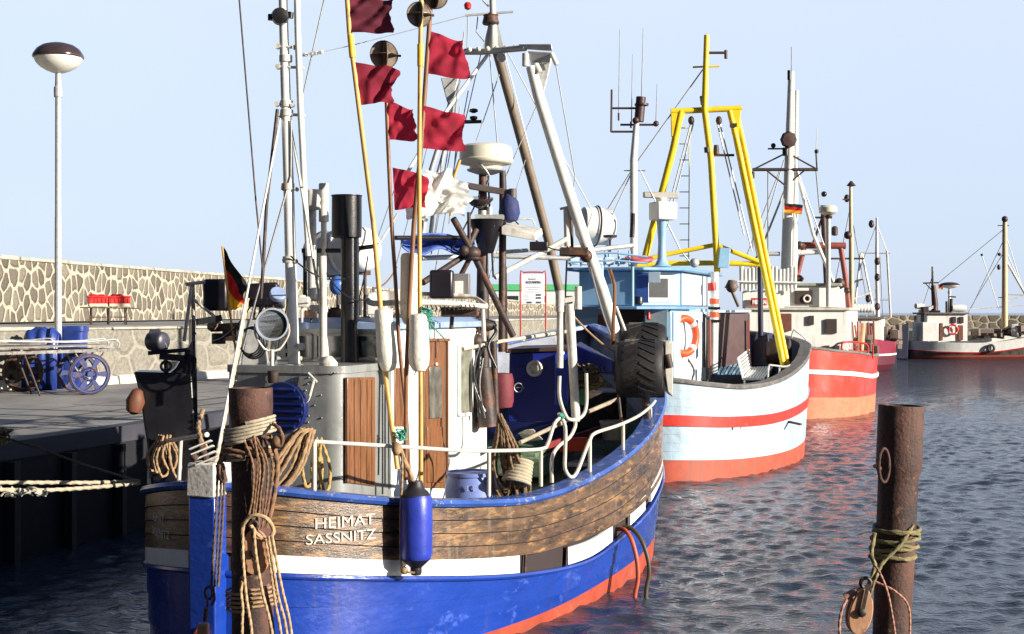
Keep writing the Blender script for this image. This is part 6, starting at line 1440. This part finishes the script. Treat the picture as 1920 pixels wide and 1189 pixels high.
# bench
bn = thing('deck_bench', 'white slatted bench on the aft deck of the white and pale blue boat', 'bench', P(1415, 712, 29.6))
mb = MB()
for k in range(8): t = k/7; mb.bar(P(1386+22*t, 664-9*t+0, 29.8+.1*t), P(1395+14*t, 708-10*t, 29.6+.1*t), .05, .03, V(0, -1, .1)) if False else None
for k in range(7):
    t = k/6; a_ = P(1384+16*(1-t)*1.0-8+t*6, 662+6*t*7*.9, 29.9); 
    mb.bar(P(1384+t*10, 672+t*36, 29.9-.15*t), P(1404+t*4, 656+t*36, 30.4-.15*t), .035, .035)
mb.build('backrest', WHITE, bn)
mb = MB()
for k in range(8):
    t = k/7; mb.bar(P(1395+t*36, 711-t*1, 29.5+.0*t), P(1410+t*38, 689-t*1, 30.4), .04, .03)
mb.build('seat', WHITE, bn)
mb = MB(); mb.bar(P(1393, 711, 29.5), P(1434, 711, 29.5), .04, .04); mb.bar(P(1384, 672, 29.9), P(1394, 711, 29.6), .04, .04); mb.split('frame', WHITE, bn)
for x in (1397, 1430): T('leg', [(x, 711), (x, 722)], 29.6, 2.5, WHITE, bn)
mb = MB()
for k in range(7): mb.bar(P(1347+k*7, 702, 30.0), P(1356+k*8, 682, 31.0), .05, .02)
mb.build('deck_grating', PBLUE, B2)
mb = MB(); mb.hexa([P(1408, 700, 31.5), P(1450, 705, 31.3), P(1455, 700, 33), P(1415, 690, 33), P(1412, 640, 31.5), P(1440, 625, 31.3), P(1448, 625, 33), P(1420, 620, 33)]); mb.cyl(P(1425, 500, 31.6), P(1427, 690, 31.6), .06); mb.build('trawl_winch', mat('dark_navy_paint', (.01, .012, .04), .5, var=.3), B2, bevel=.03)
mb = MB(); mb.lathe([(.25, 0), (.30, .02), (.30, .5), (.25, .52)], P(1438, 660, 31.5), V(1, -.3, 0), 24); mb.build('winch_drum', DARKST, B2)
# stern rail of boat 2
mb = MB(); mb.tube(smooth_path([P(1440, 720, 28.4), P(1441, 688, 28.4), P(1448, 685, 28.5), P(1475, 687, 29), P(1498, 674, 30.3), P(1512, 655, 31.4)], .1), .02); mb.tube([P(1462, 686, 28.8), P(1460, 712, 28.8)], .018); mb.tube([P(1502, 670, 30.5), P(1498, 700, 30.5)], .02)
mb.tube(smooth_path([P(1480, 655, 33), P(1487, 622, 33), P(1492, 621, 33), P(1511, 636, 33), P(1511, 652, 33)], .1), .02); mb.split('guard_rail', GALV, B2)
mb = MB(); mb.bar(P(1350, 801, 26.6), P(1388, 802, 26.8), .05, .04); mb.tube([P(1373, 785, 26.6), P(1373, 806, 26.6)], .02); mb.bar(P(1470, 789, 28.7), P(1502, 796, 28.2), .05, .04); mb.split('stripe_bracket', DARKST, B2)
mb = MB(); mb.lathe([(.03, 0), (.06, .01), (.05, .03)], P(1436, 748, 27.85), V(0, -1, 0), 14); mb.build('hawse', DARKST, B2)
# yellow gallows
yz = 31.0
ga = T('gallows_beam', [(1258, 209), (1390, 203)], yz, 5.5, YELLOW, B2, 12)
T('gallows_leg', [(1277, 208), (1262, 280), (1218, 450), (1200, 520)], [yz, yz, yz+.3, yz+.5], 6.5, YELLOW, ga, 12)
T('gallows_leg', [(1368, 208), (1385, 280), (1470, 690)], [yz, yz-.1, 29.9], 5.5, YELLOW, ga, 12); T('gallows_leg', [(1380, 206), (1398, 290), (1478, 690)], [yz+.1, yz, 30.0], 5, YELLOW, ga, 12)
T('gallows_post', [(1325, 66), (1321, 205), (1333, 300), (1343, 470), (1345, 512)], [yz-.1]*5, [5, 6, 6, 6, 6], YELLOW, ga, 12)
T('gallows_brace', [(1200, 489), (1245, 478), (1342, 459), (1425, 492)], yz, 4.5, YELLOW, ga); T('gallows_brace', [(1180, 500), (1250, 494), (1350, 493), (1425, 496)], yz+.05, 5, YELLOW, ga)
T('crosstree', [(1299, 126), (1349, 124)], yz, 1.8, YELLOW, ga); T('crosstree', [(1328, 99), (1362, 99)], yz, 2.5, DARKST, ga)
mb = MB(); mb.cyl(P(1361, 94, yz), P(1361, 110, yz), .035); mb.cyl(P(1317, 180, yz), P(1319, 196, yz), .06); mb.cyl(P(1325, 276, yz-.2), P(1326, 286, yz-.2), .06); mb.box(P(1355, 291, yz), (.5, .06, .05)); mb.cyl(P(1343, 289, yz), P(1343, 272, yz), .07, .05); mb.box(P(1375, 235, yz-.1), (.14, .12, .08)); mb.ball(P(1296, 226, yz), .07, 10, 6, (1, 1, 1.4)); mb.ball(P(1348, 226, yz), .07, 10, 6, (1, 1, 1.4)); mb.split('gallows_fitting', DARKST, ga)
for pts in ([(1258, 212), (1285, 212), (1270, 256), (1259, 256)], [(1370, 206), (1390, 206), (1384, 258), (1373, 250)]):
    mb = MB(); mb.prism([P(x, y, yz-.05) for x, y in pts], V(0, .08, 0)); mb.build('gallows_plate', YELLOW, ga, bevel=.01)
for pts in ([(1295, 232), (1240, 440)], [(1300, 232), (1250, 430)], [(1318, 130), (1190, 310), (1135, 400)], [(1345, 232), (1395, 440)], [(1350, 232), (1410, 470)], [(1376, 260), (1420, 480)], [(1240, 395), (1275, 468), (1300, 500)]): T('stay', pts, [yz]*len(pts), 1.4, STEEL, ga, 6)
ld = MB()
for y in range(240, 490, 30): ld.tube([P(1274, y, yz+.2), P(1293, y, yz+.2)], .012)
ld.tube([P(1293, 235, yz+.2), P(1291, 490, yz+.2)], .012); ld.build('ladder', mat('pale_yellow_tube', (.6, .55, .3), .5), ga)
mb = MB(); mb.prism([P(1346, 502, 30.5), P(1367, 502, 30.5), P(1370, 466, 30.5), P(1350, 464, 30.5)], V(0, .1, 0)); mb.build('wind_shield', PBLUE, B2, bevel=.01)
MB().ball(P(1302, 493, 29.5), .10, 14, 8).build('searchlight', GALV, wh2)
# boat2 radar pedestal
rd = MB(); rd.lathe([(.22, 0), (.14, .04), (.09, .14), (.075, .5), (.10, .85), (.12, .95)], P(1241, 500, 28.5), seg=20); rdo = rd.build('radar_pedestal', PBLUE, wh2)
mb = MB(); mb.box(P(1243, 396, 28.5), (.44, .40, .36), V(.9, .4, 0)); mb.lathe([(.08, 0), (.13, .10)], P(1240, 380, 28.5), seg=18); mb.build('radar_housing', mat('cream_white', (.72, .70, .62), .4, var=.04), rdo, bevel=.03)
mb = MB(); mb.box(P(1239, 366, 28.5), (.74, .10, .12), V(1, .25, 0)); mb.build('radar_scanner', mat('scanner_grey', (.34, .32, .29), .5), rdo, bevel=.02)
mb = MB(); mb.lathe([(.03, 0), (.25, .02), (.30, .06), (.28, .10), (.05, .12)], P(1198, 492, 28.3), V(0, -.2, 1), 24); mb.build('red_cover', mat('faded_red_cover', (.50, .08, .09), .5), wh2)
ms = T('whip_mast', [(1188, 500), (1188, 300), (1193, 232)], 28.4, [7, 7, 5.5], WHITE, B2, 14)
mb = MB(); mb.tube([P(1202, 182, 28.4), P(1198, 228, 28.4)], .10); mb.lathe([(.14, 0), (.14, .04)], P(1203, 198, 28.4), seg=14); mb.ball(P(1192, 226, 28.3), .07)
for q0, q1 in (((1147, 168), (1146, 248)), ((1146, 203), (1196, 203)), ((1146, 247), (1190, 247)), ((1163, 234), (1230, 234))): mb.tube([P(*q0, 28.4), P(*q1, 28.4)], .022)
mb.ball(P(1230, 232, 28.4), .06); mb.cyl(P(1160, 212, 28.4), P(1160, 226, 28.4), .02); mb.cyl(P(1183, 228, 28.4), P(1183, 240, 28.4), .02); mb.build('aerial_frame', mat('dark_brown_metal', (.05, .02, .02), .5), ms)
for x0, y0, x1, y1 in ((1206, 52, 1203, 180), (1186, 102, 1184, 230), (1162, 55, 1160, 215), (1232, 157, 1230, 228)): T('whip_aerial', [(x0, y0), (x1, y1)], 28.4, [.5, 1.0], STEEL, ms, 6)
for pts in ([(1190, 310), (1150, 400), (1142, 450)], [(1200, 318), (1230, 380)], [(1170, 320), (1210, 320)]): T('stay', pts, [28.4]*len(pts), 1.2, STEEL, ms, 6)
mb = MB(); mb.cyl(P(1187, 400, 28.2), P(1185, 445, 28.2), .05); mb.build('horn', BLACK, ms)
# white life raft dome
lr2 = thing('life_raft', 'white rounded life raft canister on the roof rack of the pale blue cabin', 'life raft', P(1118, 460, 28.6))
mb = MB(); mb.lathe([(.05, -.38), (.26, -.36), (.36, -.28), (.38, -.05), (.40, -.04), (.40, .04), (.38, .05), (.36, .28), (.26, .36), (.05, .38)], P(1117, 424, 28.6), V(1, .25, -.08), 30); mb.build('canister', WHITE, lr2)
mb = MB(); mb.torus(P(1117, 424, 28.6), V(1, .25, -.08), .41, .012, 30, 6); mb.build('strap', DARKST, lr2)
mb = MB()
for t in (-1, 1): mb.bar(P(1117+t*22, 462, 28.4), P(1117+t*22, 460, 29.0), .06, .05); mb.tube([P(1117+t*25, 462, 28.4), P(1117+t*25, 500, 28.4)], .025)
mb.build('cradle', PBLUE, lr2)
mb = MB(); mb.lathe([(.05, 0), (.13, .02), (.14, .06), (.05, .08)], P(1144, 447, 27.6), seg=20); mb.tube([P(1144, 449, 27.6), P(1144, 475, 27.6)], .02); mb.build('deck_light', mat('brown_lamp_hood', (.045, .028, .028), .18), B2)

# ---- third boat: red hull
b3 = Boat('fishing_cutter', 'orange red cutter with a white hull stripe, white deckhouse and brown A-frame', 7.85, 41.2, 17.5,
          [(4.0, 2.42), (4.5, 2.43), (6, 2.2), (9, 1.3), (11.5, .3), (12, 0)],
          [(0, 2.12), (.8, 1.98), (1.6, 1.92), (3.3, 1.78), (6, 1.75), (12, 2.4)], 12, ell=(2.45, 4.5, 4.0))
B3 = b3.root
REDH = mat('orange_red_hull_paint', (.72, .045, .02), .32, var=.12, scale=2, c2=(.55, .08, .08), thr=.58, c2scale=2, streak=(.40, .06, .05), sthr=.58, bump=.15, bscale=8, bdist=.01, coat=.5, soft=.08)
PEACH = mat('faded_orange_antifouling', (.58, .18, .09), .65, var=.2, scale=3, c2=(.40, .13, .08), thr=.58, bump=.2)
r0 = lambda a: .55+.04*max(0, 2-a); s0 = lambda a: interp([(0, 1.32), (1.6, 1.20), (3.4, 1.07), (12, 1.3)], a); s1 = lambda a: s0(a)+.13; g3_ = lambda a: b3.z(a)-.04
b3.hull([(lambda a: -.8, .6, 0, 0), (lambda a: 0, .96, 0, 0), (r0, .97, 0, 1), (s0, .985, 0, 2), (s0, .985, .05, 2), (s1, .985, .05, 1), (s1, .985, 0, 1), (g3_, 1.0, 0, 1)], [PEACH, REDH, WHITE])
b3.sweep('gunwale', [(-.15, -.04), (.04, -.04), (.04, .03), (-.15, .03)], b3.z, GREYCAP)
b3.deck(lambda a: b3.z(a)-.25, -.08, GREYCAP)
def pbox(nm, x0, x1, y0, y1, Z0, Z1, m, parent, bev=.02, xs=0, **t):
    mb = MB(); k = Z1/Z0
    lo = [P(x0, y1, Z0), P(x1, y1, Z0)]; z0 = lo[0].z; z1 = P(x0, y0, Z0).z
    dx = (Z1-Z0)*.315
    c4 = [V(lo[0].x, Z0, 0), V(lo[1].x, Z0, 0), V(lo[1].x+dx+xs, Z1, 0), V(lo[0].x+dx, Z1, 0)]
    return mb.hexa([V(p.x, p.y, z0) for p in c4]+[V(p.x, p.y, z1) for p in c4]).build(nm, m, parent, bevel=bev, **t)
dh = pbox('deckhouse', 1400, 1590, 582, 672, 43.0, 47, WHITE, B3)
pbox('deckhouse_roof', 1396, 1594, 577, 582, 42.9, 47.2, mat('cream_roof', (.50, .46, .38), .6), dh)
wh3 = pbox('wheelhouse', 1466, 1572, 537, 576, 44.0, 46.5, WHITE, B3); pbox('roof', 1462, 1577, 531, 536.5, 43.9, 46.7, mat('grey_green_roof', (.26, .27, .22), .6), wh3)
wm3 = pbox('window', 1490, 1523, 545, 571, 43.93, 43.99, DARKIN, wh3, .003)
MB().torus(P(1513, 560, 43.9), V(0, -1, 0), .10, .03, 20, 6).build('clear_view_screen', OFFW, wm3)
w_1 = pbox('window', 1549, 1569, 598, 625, 42.93, 42.99, DARKIN, dh, .003); pbox('window', 1516, 1526, 592, 609, 42.93, 42.99, DARKIN, dh, .003)
pbox('door', 1463, 1484, 588, 620, 42.9, 42.99, mat('brown_frame', (.16, .05, .03), .5), dh, .003); pbox('door', 1400, 1440, 545, 578, 43.5, 44, DARKIN, B3, .01)
for x in (1546, 1565): pbox('scupper', x, x+9, 648, 660, 42.88, 42.98, DARKIN, dh, .002)
mb = MB(); mb.bar(P(1593, 600, 44), P(1597, 670, 44), .1, .1); mb.build('corner_post', GALV, dh)
# rails, posts and gear at the red boat's side
mb = MB(); mb.tube(smooth_path([P(1577, 668, 42.9), P(1579, 645, 42.9), P(1588, 641, 43), P(1625, 646, 43.5), P(1627, 672, 43.5)], .1), .03)
for x in (1604, 1614, 1636): mb.tube([P(x, 645, 43.2), P(x+1, 673, 43.2)], .025)
mb.tube([P(1580, 655, 43), P(1625, 659, 43.5)], .02); mb.build('guard_rail', REDP, B3)
T('samson_post', [(1618, 606), (1612, 672)], 43.5, 6, mat('peach_post', (.60, .34, .20), .5), B3, 14)
mb = MB(); rr = random.Random(12)
for k in range(26):
    c = P(1600+rr.uniform(-4, 42), 655+rr.uniform(-24, 12), 44.5+rr.uniform(-.4, .6)); mb.box(c, (rr.uniform(.1, .35), .2, rr.uniform(.08, .3)), V(rr.uniform(-1, 1), 1, 0))
mb.build('deck_machinery', mat('worn_machinery', (.14, .10, .08), .6, var=.6, scale=4), B3, bevel=.02)
mb = MB(); rr = random.Random(13)
for k in range(9): mb.tube([P(1598+k*5, 606+rr.uniform(-6, 8), 44.5), P(1602+k*5+rr.uniform(-5, 5), 668, 44.5)], .03)
mb.build('net_frame', mat('red_brown_edge', (.25, .06, .04), .5), B3)
# masts of the third boat
m3 = T('mast', [(1473, 535), (1480, 300), (1484, 135)], 44.5, [10, 9, 6], WHITE, B3, 18)
T('mast_pole', [(1488, 520), (1492, 320), (1494, 170)], 44.7, [7, 5, 4], WHITE, m3)
T('crosstree', [(1411, 318), (1533, 318)], 44.4, 3.2, DARKST, m3)
for pts in ([(1412, 318), (1472, 288)], [(1533, 318), (1486, 292)], [(1438, 320), (1470, 346)], [(1508, 320), (1478, 345)], [(1532, 318), (1530, 285)], [(1440, 279), (1472, 279)]): T('strut', pts, 44.4, 1.6, DARKST, m3)
for pts in ([(1462, 320), (1400, 480)], [(1470, 300), (1420, 470)], [(1412, 320), (1412, 470)], [(1530, 320), (1537, 400)], [(1440, 320), (1440, 500)], [(1495, 320), (1545, 460)]): T('stay', pts, 44.4, 1.2, STEEL, m3, 6)
T('mast_strut', [(1491, 310), (1525, 440), (1580, 570)], 44.8, 3.5, WHITE, m3); T('mast_strut', [(1476, 345), (1430, 460), (1400, 520)], 44.8, 2, GALV, m3)
mb = MB(); mb.lathe([(.1, -.12), (.24, -.08), (.27, .04), (.22, .14), (.05, .16)], P(1478, 262, 44.2), V(.1, -1, -.1), 8); mb.build('mast_lamp', mat('dark_brown_metal', (.05, .02, .02), .5), m3)
mb = MB(); mb.ball(P(1450, 273, 44.4), .08); mb.ball(P(1531, 284, 44.4), .07); mb.cyl(P(1473, 277, 44.3), P(1473, 292, 44.3), .1); mb.cyl(P(1412, 322, 44.4), P(1412, 334, 44.4), .05); mb.ball(P(1545, 364, 44.4), .09); mb.cyl(P(1480, 132, 44.3), P(1480, 150, 44.3), .06); mb.split('lamp', BLACK, m3)
T('whip_aerial', [(1484, 88), (1484, 135)], 44.5, .8, STEEL, m3, 6); T('whip_aerial', [(1532, 240), (1530, 282)], 44.5, .7, OFFW, m3, 6)
gerflag('small black red and gold flag flying from the tall white mast of the red boat', [(1469, 372), (1469, 392), (1469, 420)], 44.3, 1.2, (1470, 381), (1469, 398), (1506, 384), (1503, 402), .06, 6)
rm3 = T('radar_post', [(1553, 575), (1553, 405)], 43.8, 4.5, GALV, B3, 12); MB().lathe([(.05, 0), (.2, .04), (.27, .10), (.27, .24), (.2, .30), (.03, .31)], P(1553, 404, 43.8), seg=28).build('radar_dome', mat('cream_radome', (.70, .66, .52), .35), rm3)
MB().lathe([(.05, 0), (.12, .12), (.13, .14)], P(1553, 413, 43.8), seg=14).build('radar_base', DARKST, rm3)
af = T('a_frame', [(1497, 460), (1585, 461)], 45, 6.5, mat('red_brown_edge', (.25, .06, .04), .5), B3); T('a_frame_leg', [(1508, 462), (1494, 520), (1485, 560)], 45, 5, MATS['red_brown_edge'], af); T('a_frame_leg', [(1576, 462), (1585, 520), (1592, 580)], 45, 5, MATS['red_brown_edge'], af)
T('a_frame_post', [(1543, 385), (1546, 460), (1552, 580)], 45, 5, mat('dark_brown_metal', (.05, .02, .02), .5), af); T('strut', [(1486, 475), (1540, 472)], 44.9, 5, WHITE, af); T('strut', [(1420, 476), (1462, 476)], 44.5, 4, GALV, af)
T('strut', [(1543, 405), (1524, 458)], 45, 2.5, DARKST, af); T('strut', [(1527, 408), (1560, 408)], 45, 2, DARKST, af)
mb = MB(); mb.ball(P(1499, 460, 44.9), .13); mb.ball(P(1525, 430, 44.9), .07); mb.lathe([(.05, 0), (.1, .03), (.1, .25), (.05, .3)], P(1565, 442, 44.9), seg=12); mb.ball(P(1574, 532, 44.5), .18); mb.lathe([(.25, 0), (.3, .1), (.2, .2)], P(1490, 528, 44.4), seg=16); mb.ball(P(1588, 545, 44.5), .1); mb.split('lamp', DARKST, af)
# white plastic curtain canisters and winch on its foredeck (left)
mb = MB(); rr = random.Random(14)
for k in range(15): x = 1390+k*7.2; mb.cyl(P(x, 502+rr.uniform(-3, 3), 43.2), P(x, 543+rr.uniform(-3, 6), 43.2), .055+rr.random()*.015, .05)
mb.build('plastic_sleeve', WHITEBAG, None, label='row of white plastic net sleeves hung before the red boat mast', category='net sleeves')
mb = MB(); mb.tube([P(1380, 528, 43.1), P(1500, 530, 43.1)], .03); mb.hexa([P(1392, 578, 43.3), P(1470, 578, 43.3), P(1470, 578, 43.6), P(1392, 578, 43.6), P(1392, 545, 43.3), P(1470, 545, 43.3), P(1470, 545, 43.6), P(1392, 545, 43.6)]); mb.build('forward_bulkhead', WHITE, B3, bevel=.02)
mb = MB(); mb.cyl(P(1372, 540, 42.8), P(1372, 525, 42.8), .22, .1); mb.tube([P(1372, 545, 42.8), P(1385, 575, 42.8)], .05); mb.ball(P(1372, 538, 42.7), .18); mb.build('capstan', mat('worn_machinery', (.14, .10, .08), .6), B3)
nb = pbox('name_board', 1408, 1438, 559, 573, 43.18, 43.22, REDP, B3, .004); put_text('MERIAN', .17, P(1411, 570, 43.16), V(1, 0, 0), V(0, 0, 1), V(0, -1, 0), 'lettering', WHITE, nb, .42, bold=.01)
mb = MB(); mb.lathe([(.5, 0), (.55, .1), (.52, .6), (.4, .7)], P(1450, 690, 34.5), V(1, -.4, 0), 24); mb.build('black_buoy', BOXM, None, label='large round black rubber float on the foredeck behind the yellow gallows leg', category='float')

# ---- fourth boat: dark red
b4 = Boat('fishing_cutter', 'dark red cutter with thin white line beyond the orange red one', 17.6, 74.5, 17.5,
          [(3.5, 2.3), (4, 2.3), (6, 2.0), (9, 1.2), (11.5, .3), (12, 0)], [(0, 1.75), (2, 1.55), (4, 1.5), (8, 1.7), (12, 2.4)], 12, ell=(2.3, 4, 3.9))
B4 = b4.root; DR = mat('dark_red_hull_paint', (.22, .012, .035), .35, var=.15, bump=.1, coat=.3)
t0 = lambda a: .30; t1 = lambda a: .78; t2 = lambda a: .88; g4 = lambda a: b4.z(a)
b4.hull([(lambda a: -.8, .6, 0, 0), (t0, .96, 0, 0), (t1, .98, 0, 1), (t1, .98, .04, 1), (t2, .98, .04, 0), (t2, .98, 0, 2), (g4, 1.0, 0, 2)], [mat('very_dark_red', (.09, .008, .02), .5), WHITE, DR])
b4.deck(lambda a: b4.z(a)-.25, -.05, GREYCAP)
d4 = pbox('deckhouse', 1592, 1654, 598, 650, 77, 80, WHITE, B4); pbox('deckhouse_roof', 1588, 1658, 594, 598, 76.8, 80.2, GREYCAP, d4); pbox('door', 1618, 1640, 606, 645, 76.9, 77, DARKIN, d4, .01)
m4 = T('mast', [(1646, 600), (1644, 500), (1644, 408)], 78, [4, 3.5, 2], GALV, B4); T('mast', [(1597, 590), (1596, 470), (1595, 350)], 76, [5, 4.5, 3], mat('cream_mast', (.55, .42, .25), .5), B4)
T('crosstree', [(1614, 474), (1668, 475)], 78, 1.5, GALV, m4); T('crosstree', [(1640, 562), (1668, 562)], 78, 1.5, GALV, m4); T('post', [(1663, 470), (1670, 595)], 78, 2, OFFW, m4)
for pts in ([(1614, 475), (1600, 600)], [(1616, 475), (1640, 590)], [(1598, 530), (1625, 520)], [(1600, 560), (1642, 545)]): T('a_frame', pts, 78, 2, WHITE, B4, 8)
for pts in ([(1644, 420), (1614, 500)], [(1644, 420), (1664, 475)], [(1596, 380), (1560, 560)], [(1596, 400), (1630, 590)], [(1650, 480), (1655, 590)]): T('stay', pts, 78, .8, STEEL, B4, 6)
mb = MB()
for x, y in ((1645, 490), (1645, 520), (1594, 440), (1588, 372), (1634, 420), (1645, 575), (1628, 560)): mb.ball(P(x, y, 77.5), .16, 8, 6, (1, 1, 1.4))
mb.lathe([(.05, 0), (.25, .05), (.05, .3)], P(1596, 350, 76), seg=12); mb.bar(P(1580, 374, 76), P(1594, 374, 76), .06, .06); mb.ball(P(1590, 441, 75.9), .22); mb.bar(P(1554, 485, 76), P(1620, 485, 76), .1, .1); mb.split('lamp', DARKST, m4)
mb = MB()
for k in range(6): mb.lathe([(.05, -.12), (.22, -.1), (.25, 0), (.22, .1), (.05, .12)], P(1602+k*6, 578, 77.3), V(1, 0, 0), 14)
mb.build('float_row', WHITE, B4)
mb = MB(); rr = random.Random(15)
for k in range(30):
    c = P(1672+rr.uniform(-12, 14), 640+rr.uniform(-24, 14), 79.5+rr.uniform(-1, 1)); mb.box(c, (rr.uniform(.2, .6), .3, rr.uniform(.15, .5)), V(rr.uniform(-1, 1), 1, 0))
mb.build('deck_machinery', mat('worn_machinery', (.14, .10, .08), .6), B4, bevel=.03)

# ---- fifth boat: broadside at the far right
b5 = Boat('fishing_cutter', 'far black and white cutter lying broadside against the mole at the far right', 26.2, 95, 90,
          [(3, 2.2), (4, 2.25), (8, 2.3), (11, 1.9), (14, .9), (15.2, .2), (15.6, 0)], [(0, 1.22), (2, 1.12), (5, 1.12), (8, 1.55), (11, 2.1), (15.6, 2.9)], 15.6, ell=(2.25, 4, 3.0))
B5 = b5.root; u0 = lambda a: .10+.012*a; u1 = lambda a: b5.z(a)-.68-.0*a; u2 = lambda a: b5.z(a)-.60
b5.hull([(lambda a: -.8, .6, 0, 0), (lambda a: u0(a), .93, 0, 0), (lambda a: u0(a)+.12, .94, 0, 1), (u1, .97, 0, 2), (u1, .97, .03, 2), (u2, .97, .03, 3), (u2, .97, 0, 3), (b5.z, 1.0, 0, 3)], [mat('dull_red', (.28, .06, .04), .6), mat('black_hull_paint', (.035, .033, .03), .4, var=.4, scale=1, c2=(.16, .15, .12), thr=.56, c2scale=.9, soft=.1), REDP, WHITE])
b5.deck(lambda a: b5.z(a)-.3, -.05, GREYCAP)
MB().hexa([P(1682, 673, 93.2), P(1702, 673, 93.2), P(1702, 673, 95.8), P(1682, 673, 95.8), P(1688, 612, 93.2), P(1705, 604, 93.2), P(1705, 604, 95.8), P(1688, 612, 95.8)]).build('sternpost', mat('dark_navy_paint', (.01, .012, .04), .5), B5, bevel=.03)
def qb(nm, x0, x1, y0, y1, Z0, d, m, par, bev=.03):
    mb = MB(); p = P(x0, y1, Z0); q = P(x1, y0, Z0); return mb.box(((p.x+q.x)/2, Z0+d/2, (p.z+q.z)/2), (q.x-p.x, d, q.z-p.z)).build(nm, m, par, bevel=bev)
h5 = qb('deckhouse', 1738, 1814, 589, 640, 93.8, 2.4, WHITE, B5); qb('deckhouse_roof', 1733, 1818, 586, 589, 93.6, 2.8, GREYCAP, h5); qb('deckhouse_aft', 1730, 1760, 604, 640, 93.7, 2.4, WHITE, B5)
for x0, x1, y0, y1 in ((1786, 1793, 594, 606), (1800, 1807, 594, 606)): qb('window', x0, x1, y0, y1, 93.7, .09, DARKIN, h5, .01)
for x0, x1, y0, y1 in ((1762, 1768, 606, 638), (1797, 1806, 610, 638)): qb('door', x0, x1, y0, y1, 93.7, .09, mat('brown_frame', (.16, .05, .03), .5), h5, .01)
lifebuoy('small distant lifebuoy on the white deckhouse of the far black and white boat', P(1787, 618, 93.6), V(0, -1, 0), .30, .07, REDSTR)
qb('funnel', 1731, 1742, 575, 640, 94.5, .6, DARKIN, B5); qb('dark_casing', 1744, 1764, 582, 606, 94.6, 1, BOXM, B5)
T('mast', [(1751, 605), (1753, 570), (1750, 535)], 95, [7, 6, 4.5], mat('dark_brown_metal', (.05, .02, .02), .5), B5); T('mast', [(1749, 536), (1748, 500)], 95, [2.5, 1.5], DARKST, B5)
T('crosstree', [(1731, 531), (1760, 530)], 95, 1.5, DARKST, B5); T('strut', [(1735, 531), (1748, 545)], 95, 1, DARKST, B5)
mst = T('foremast', [(1884, 618), (1884, 430), (1884, 415)], 95, [6, 4.5, 4], mat('cream_mast', (.55, .42, .25), .5), B5, 14)
mb = MB(); mb.ball(P(1884, 411, 94.9), .22, 8, 5); mb.ball(P(1874, 477, 94.9), .12); mb.ball(P(1873, 501, 94.9), .13, 8, 5, (1, 1, 1.5)); mb.bar(P(1871, 423, 95), P(1892, 423, 95), .08, .06); mb.ball(P(1841, 478, 95), .09); mb.bar(P(1872, 558, 95), P(1884, 558, 95), .08, .06); mb.split('lamp', DARKST, mst)
for pts in ([(1882, 430), (1760, 530)], [(1882, 450), (1820, 580)], [(1884, 470), (1830, 560), (1812, 592)], [(1841, 478), (1873, 580)], [(1886, 440), (1935, 600)], [(1886, 470), (1930, 570)], [(1751, 510), (1725, 590)]): T('stay', pts, [95]*len(pts), .7, STEEL, mst, 6)
T('boom', [(1886, 488), (1925, 556)], 95, 2.2, OFFW, mst); T('boom', [(1886, 552), (1925, 553)], 95, 1.2, GALV, mst); T('boom', [(1886, 566), (1925, 552)], 95, 1.2, OFFW, mst)
T('rail', [(1818, 580), (1925, 572)], 95, .9, OFFW, B5, 6)
mb = MB(); mb.lathe([(.05, -.5), (.22, -.45), (.26, 0), (.22, .45), (.05, .5)], P(1798, 578, 95), V(1, 0, 0), 16); mb.build('canister', WHITE, h5)
mb = MB(); mb.lathe([(.05, -.3), (.18, -.28), (.2, 0), (.18, .28), (.05, .3)], P(1724, 574, 95), V(1, .3, 0), 14); mb.box(P(1736, 580, 95), (.9, .5, .2), V(1, 0, .35)); mb.build('canister', OFFW, B5)
mb = MB(); mb.bar(P(1778, 556, 95), P(1792, 557, 95), .1, .1); mb.cyl(P(1784, 560, 95), P(1783, 586, 95), .1); mb.cyl(P(1775, 565, 95), P(1775, 586, 95), .08); mb.build('radar_scanner', DARKST, h5)
mb = MB(); rr = random.Random(16)
for k in range(34):
    x = rr.uniform(1818, 1925); c = P(x, 632-(x-1818)*.09+rr.uniform(-9, 2), 95.6+rr.uniform(-1, 1)); mb.box(c, (rr.uniform(.3, .9), .4, rr.uniform(.15, .5)), V(1, rr.uniform(-1, 1), rr.uniform(-.2, .2)))
mb.build('deck_machinery', mat('worn_machinery', (.14, .10, .08), .6), B5, bevel=.03)
mb = MB(); mb.lathe([(.05, -.2), (.42, -.2), (.45, 0), (.42, .2), (.05, .2)], P(1903, 620, 94.8), V(1, -.4, 0), 20); mb.build('net_drum', WHITE, B5)
g = P(1859, 653, 92.55); MB().torus(V(g.x, 92.62, g.z), V(0, -1, 0), .20, .08, 20, 8).build('tyre_fender', RUBBER, None, label='small black tyre fender on the side of the far boat', category='tyre')
gerflag('tiny distant flag beside the dark stub mast of the far boat', [(1759, 528), (1759, 540), (1759, 548)], 95, .5, (1759, 533), (1759, 542), (1768, 535), (1768, 543), .05, 9)
print('script built', len(bpy.data.objects), 'objects')
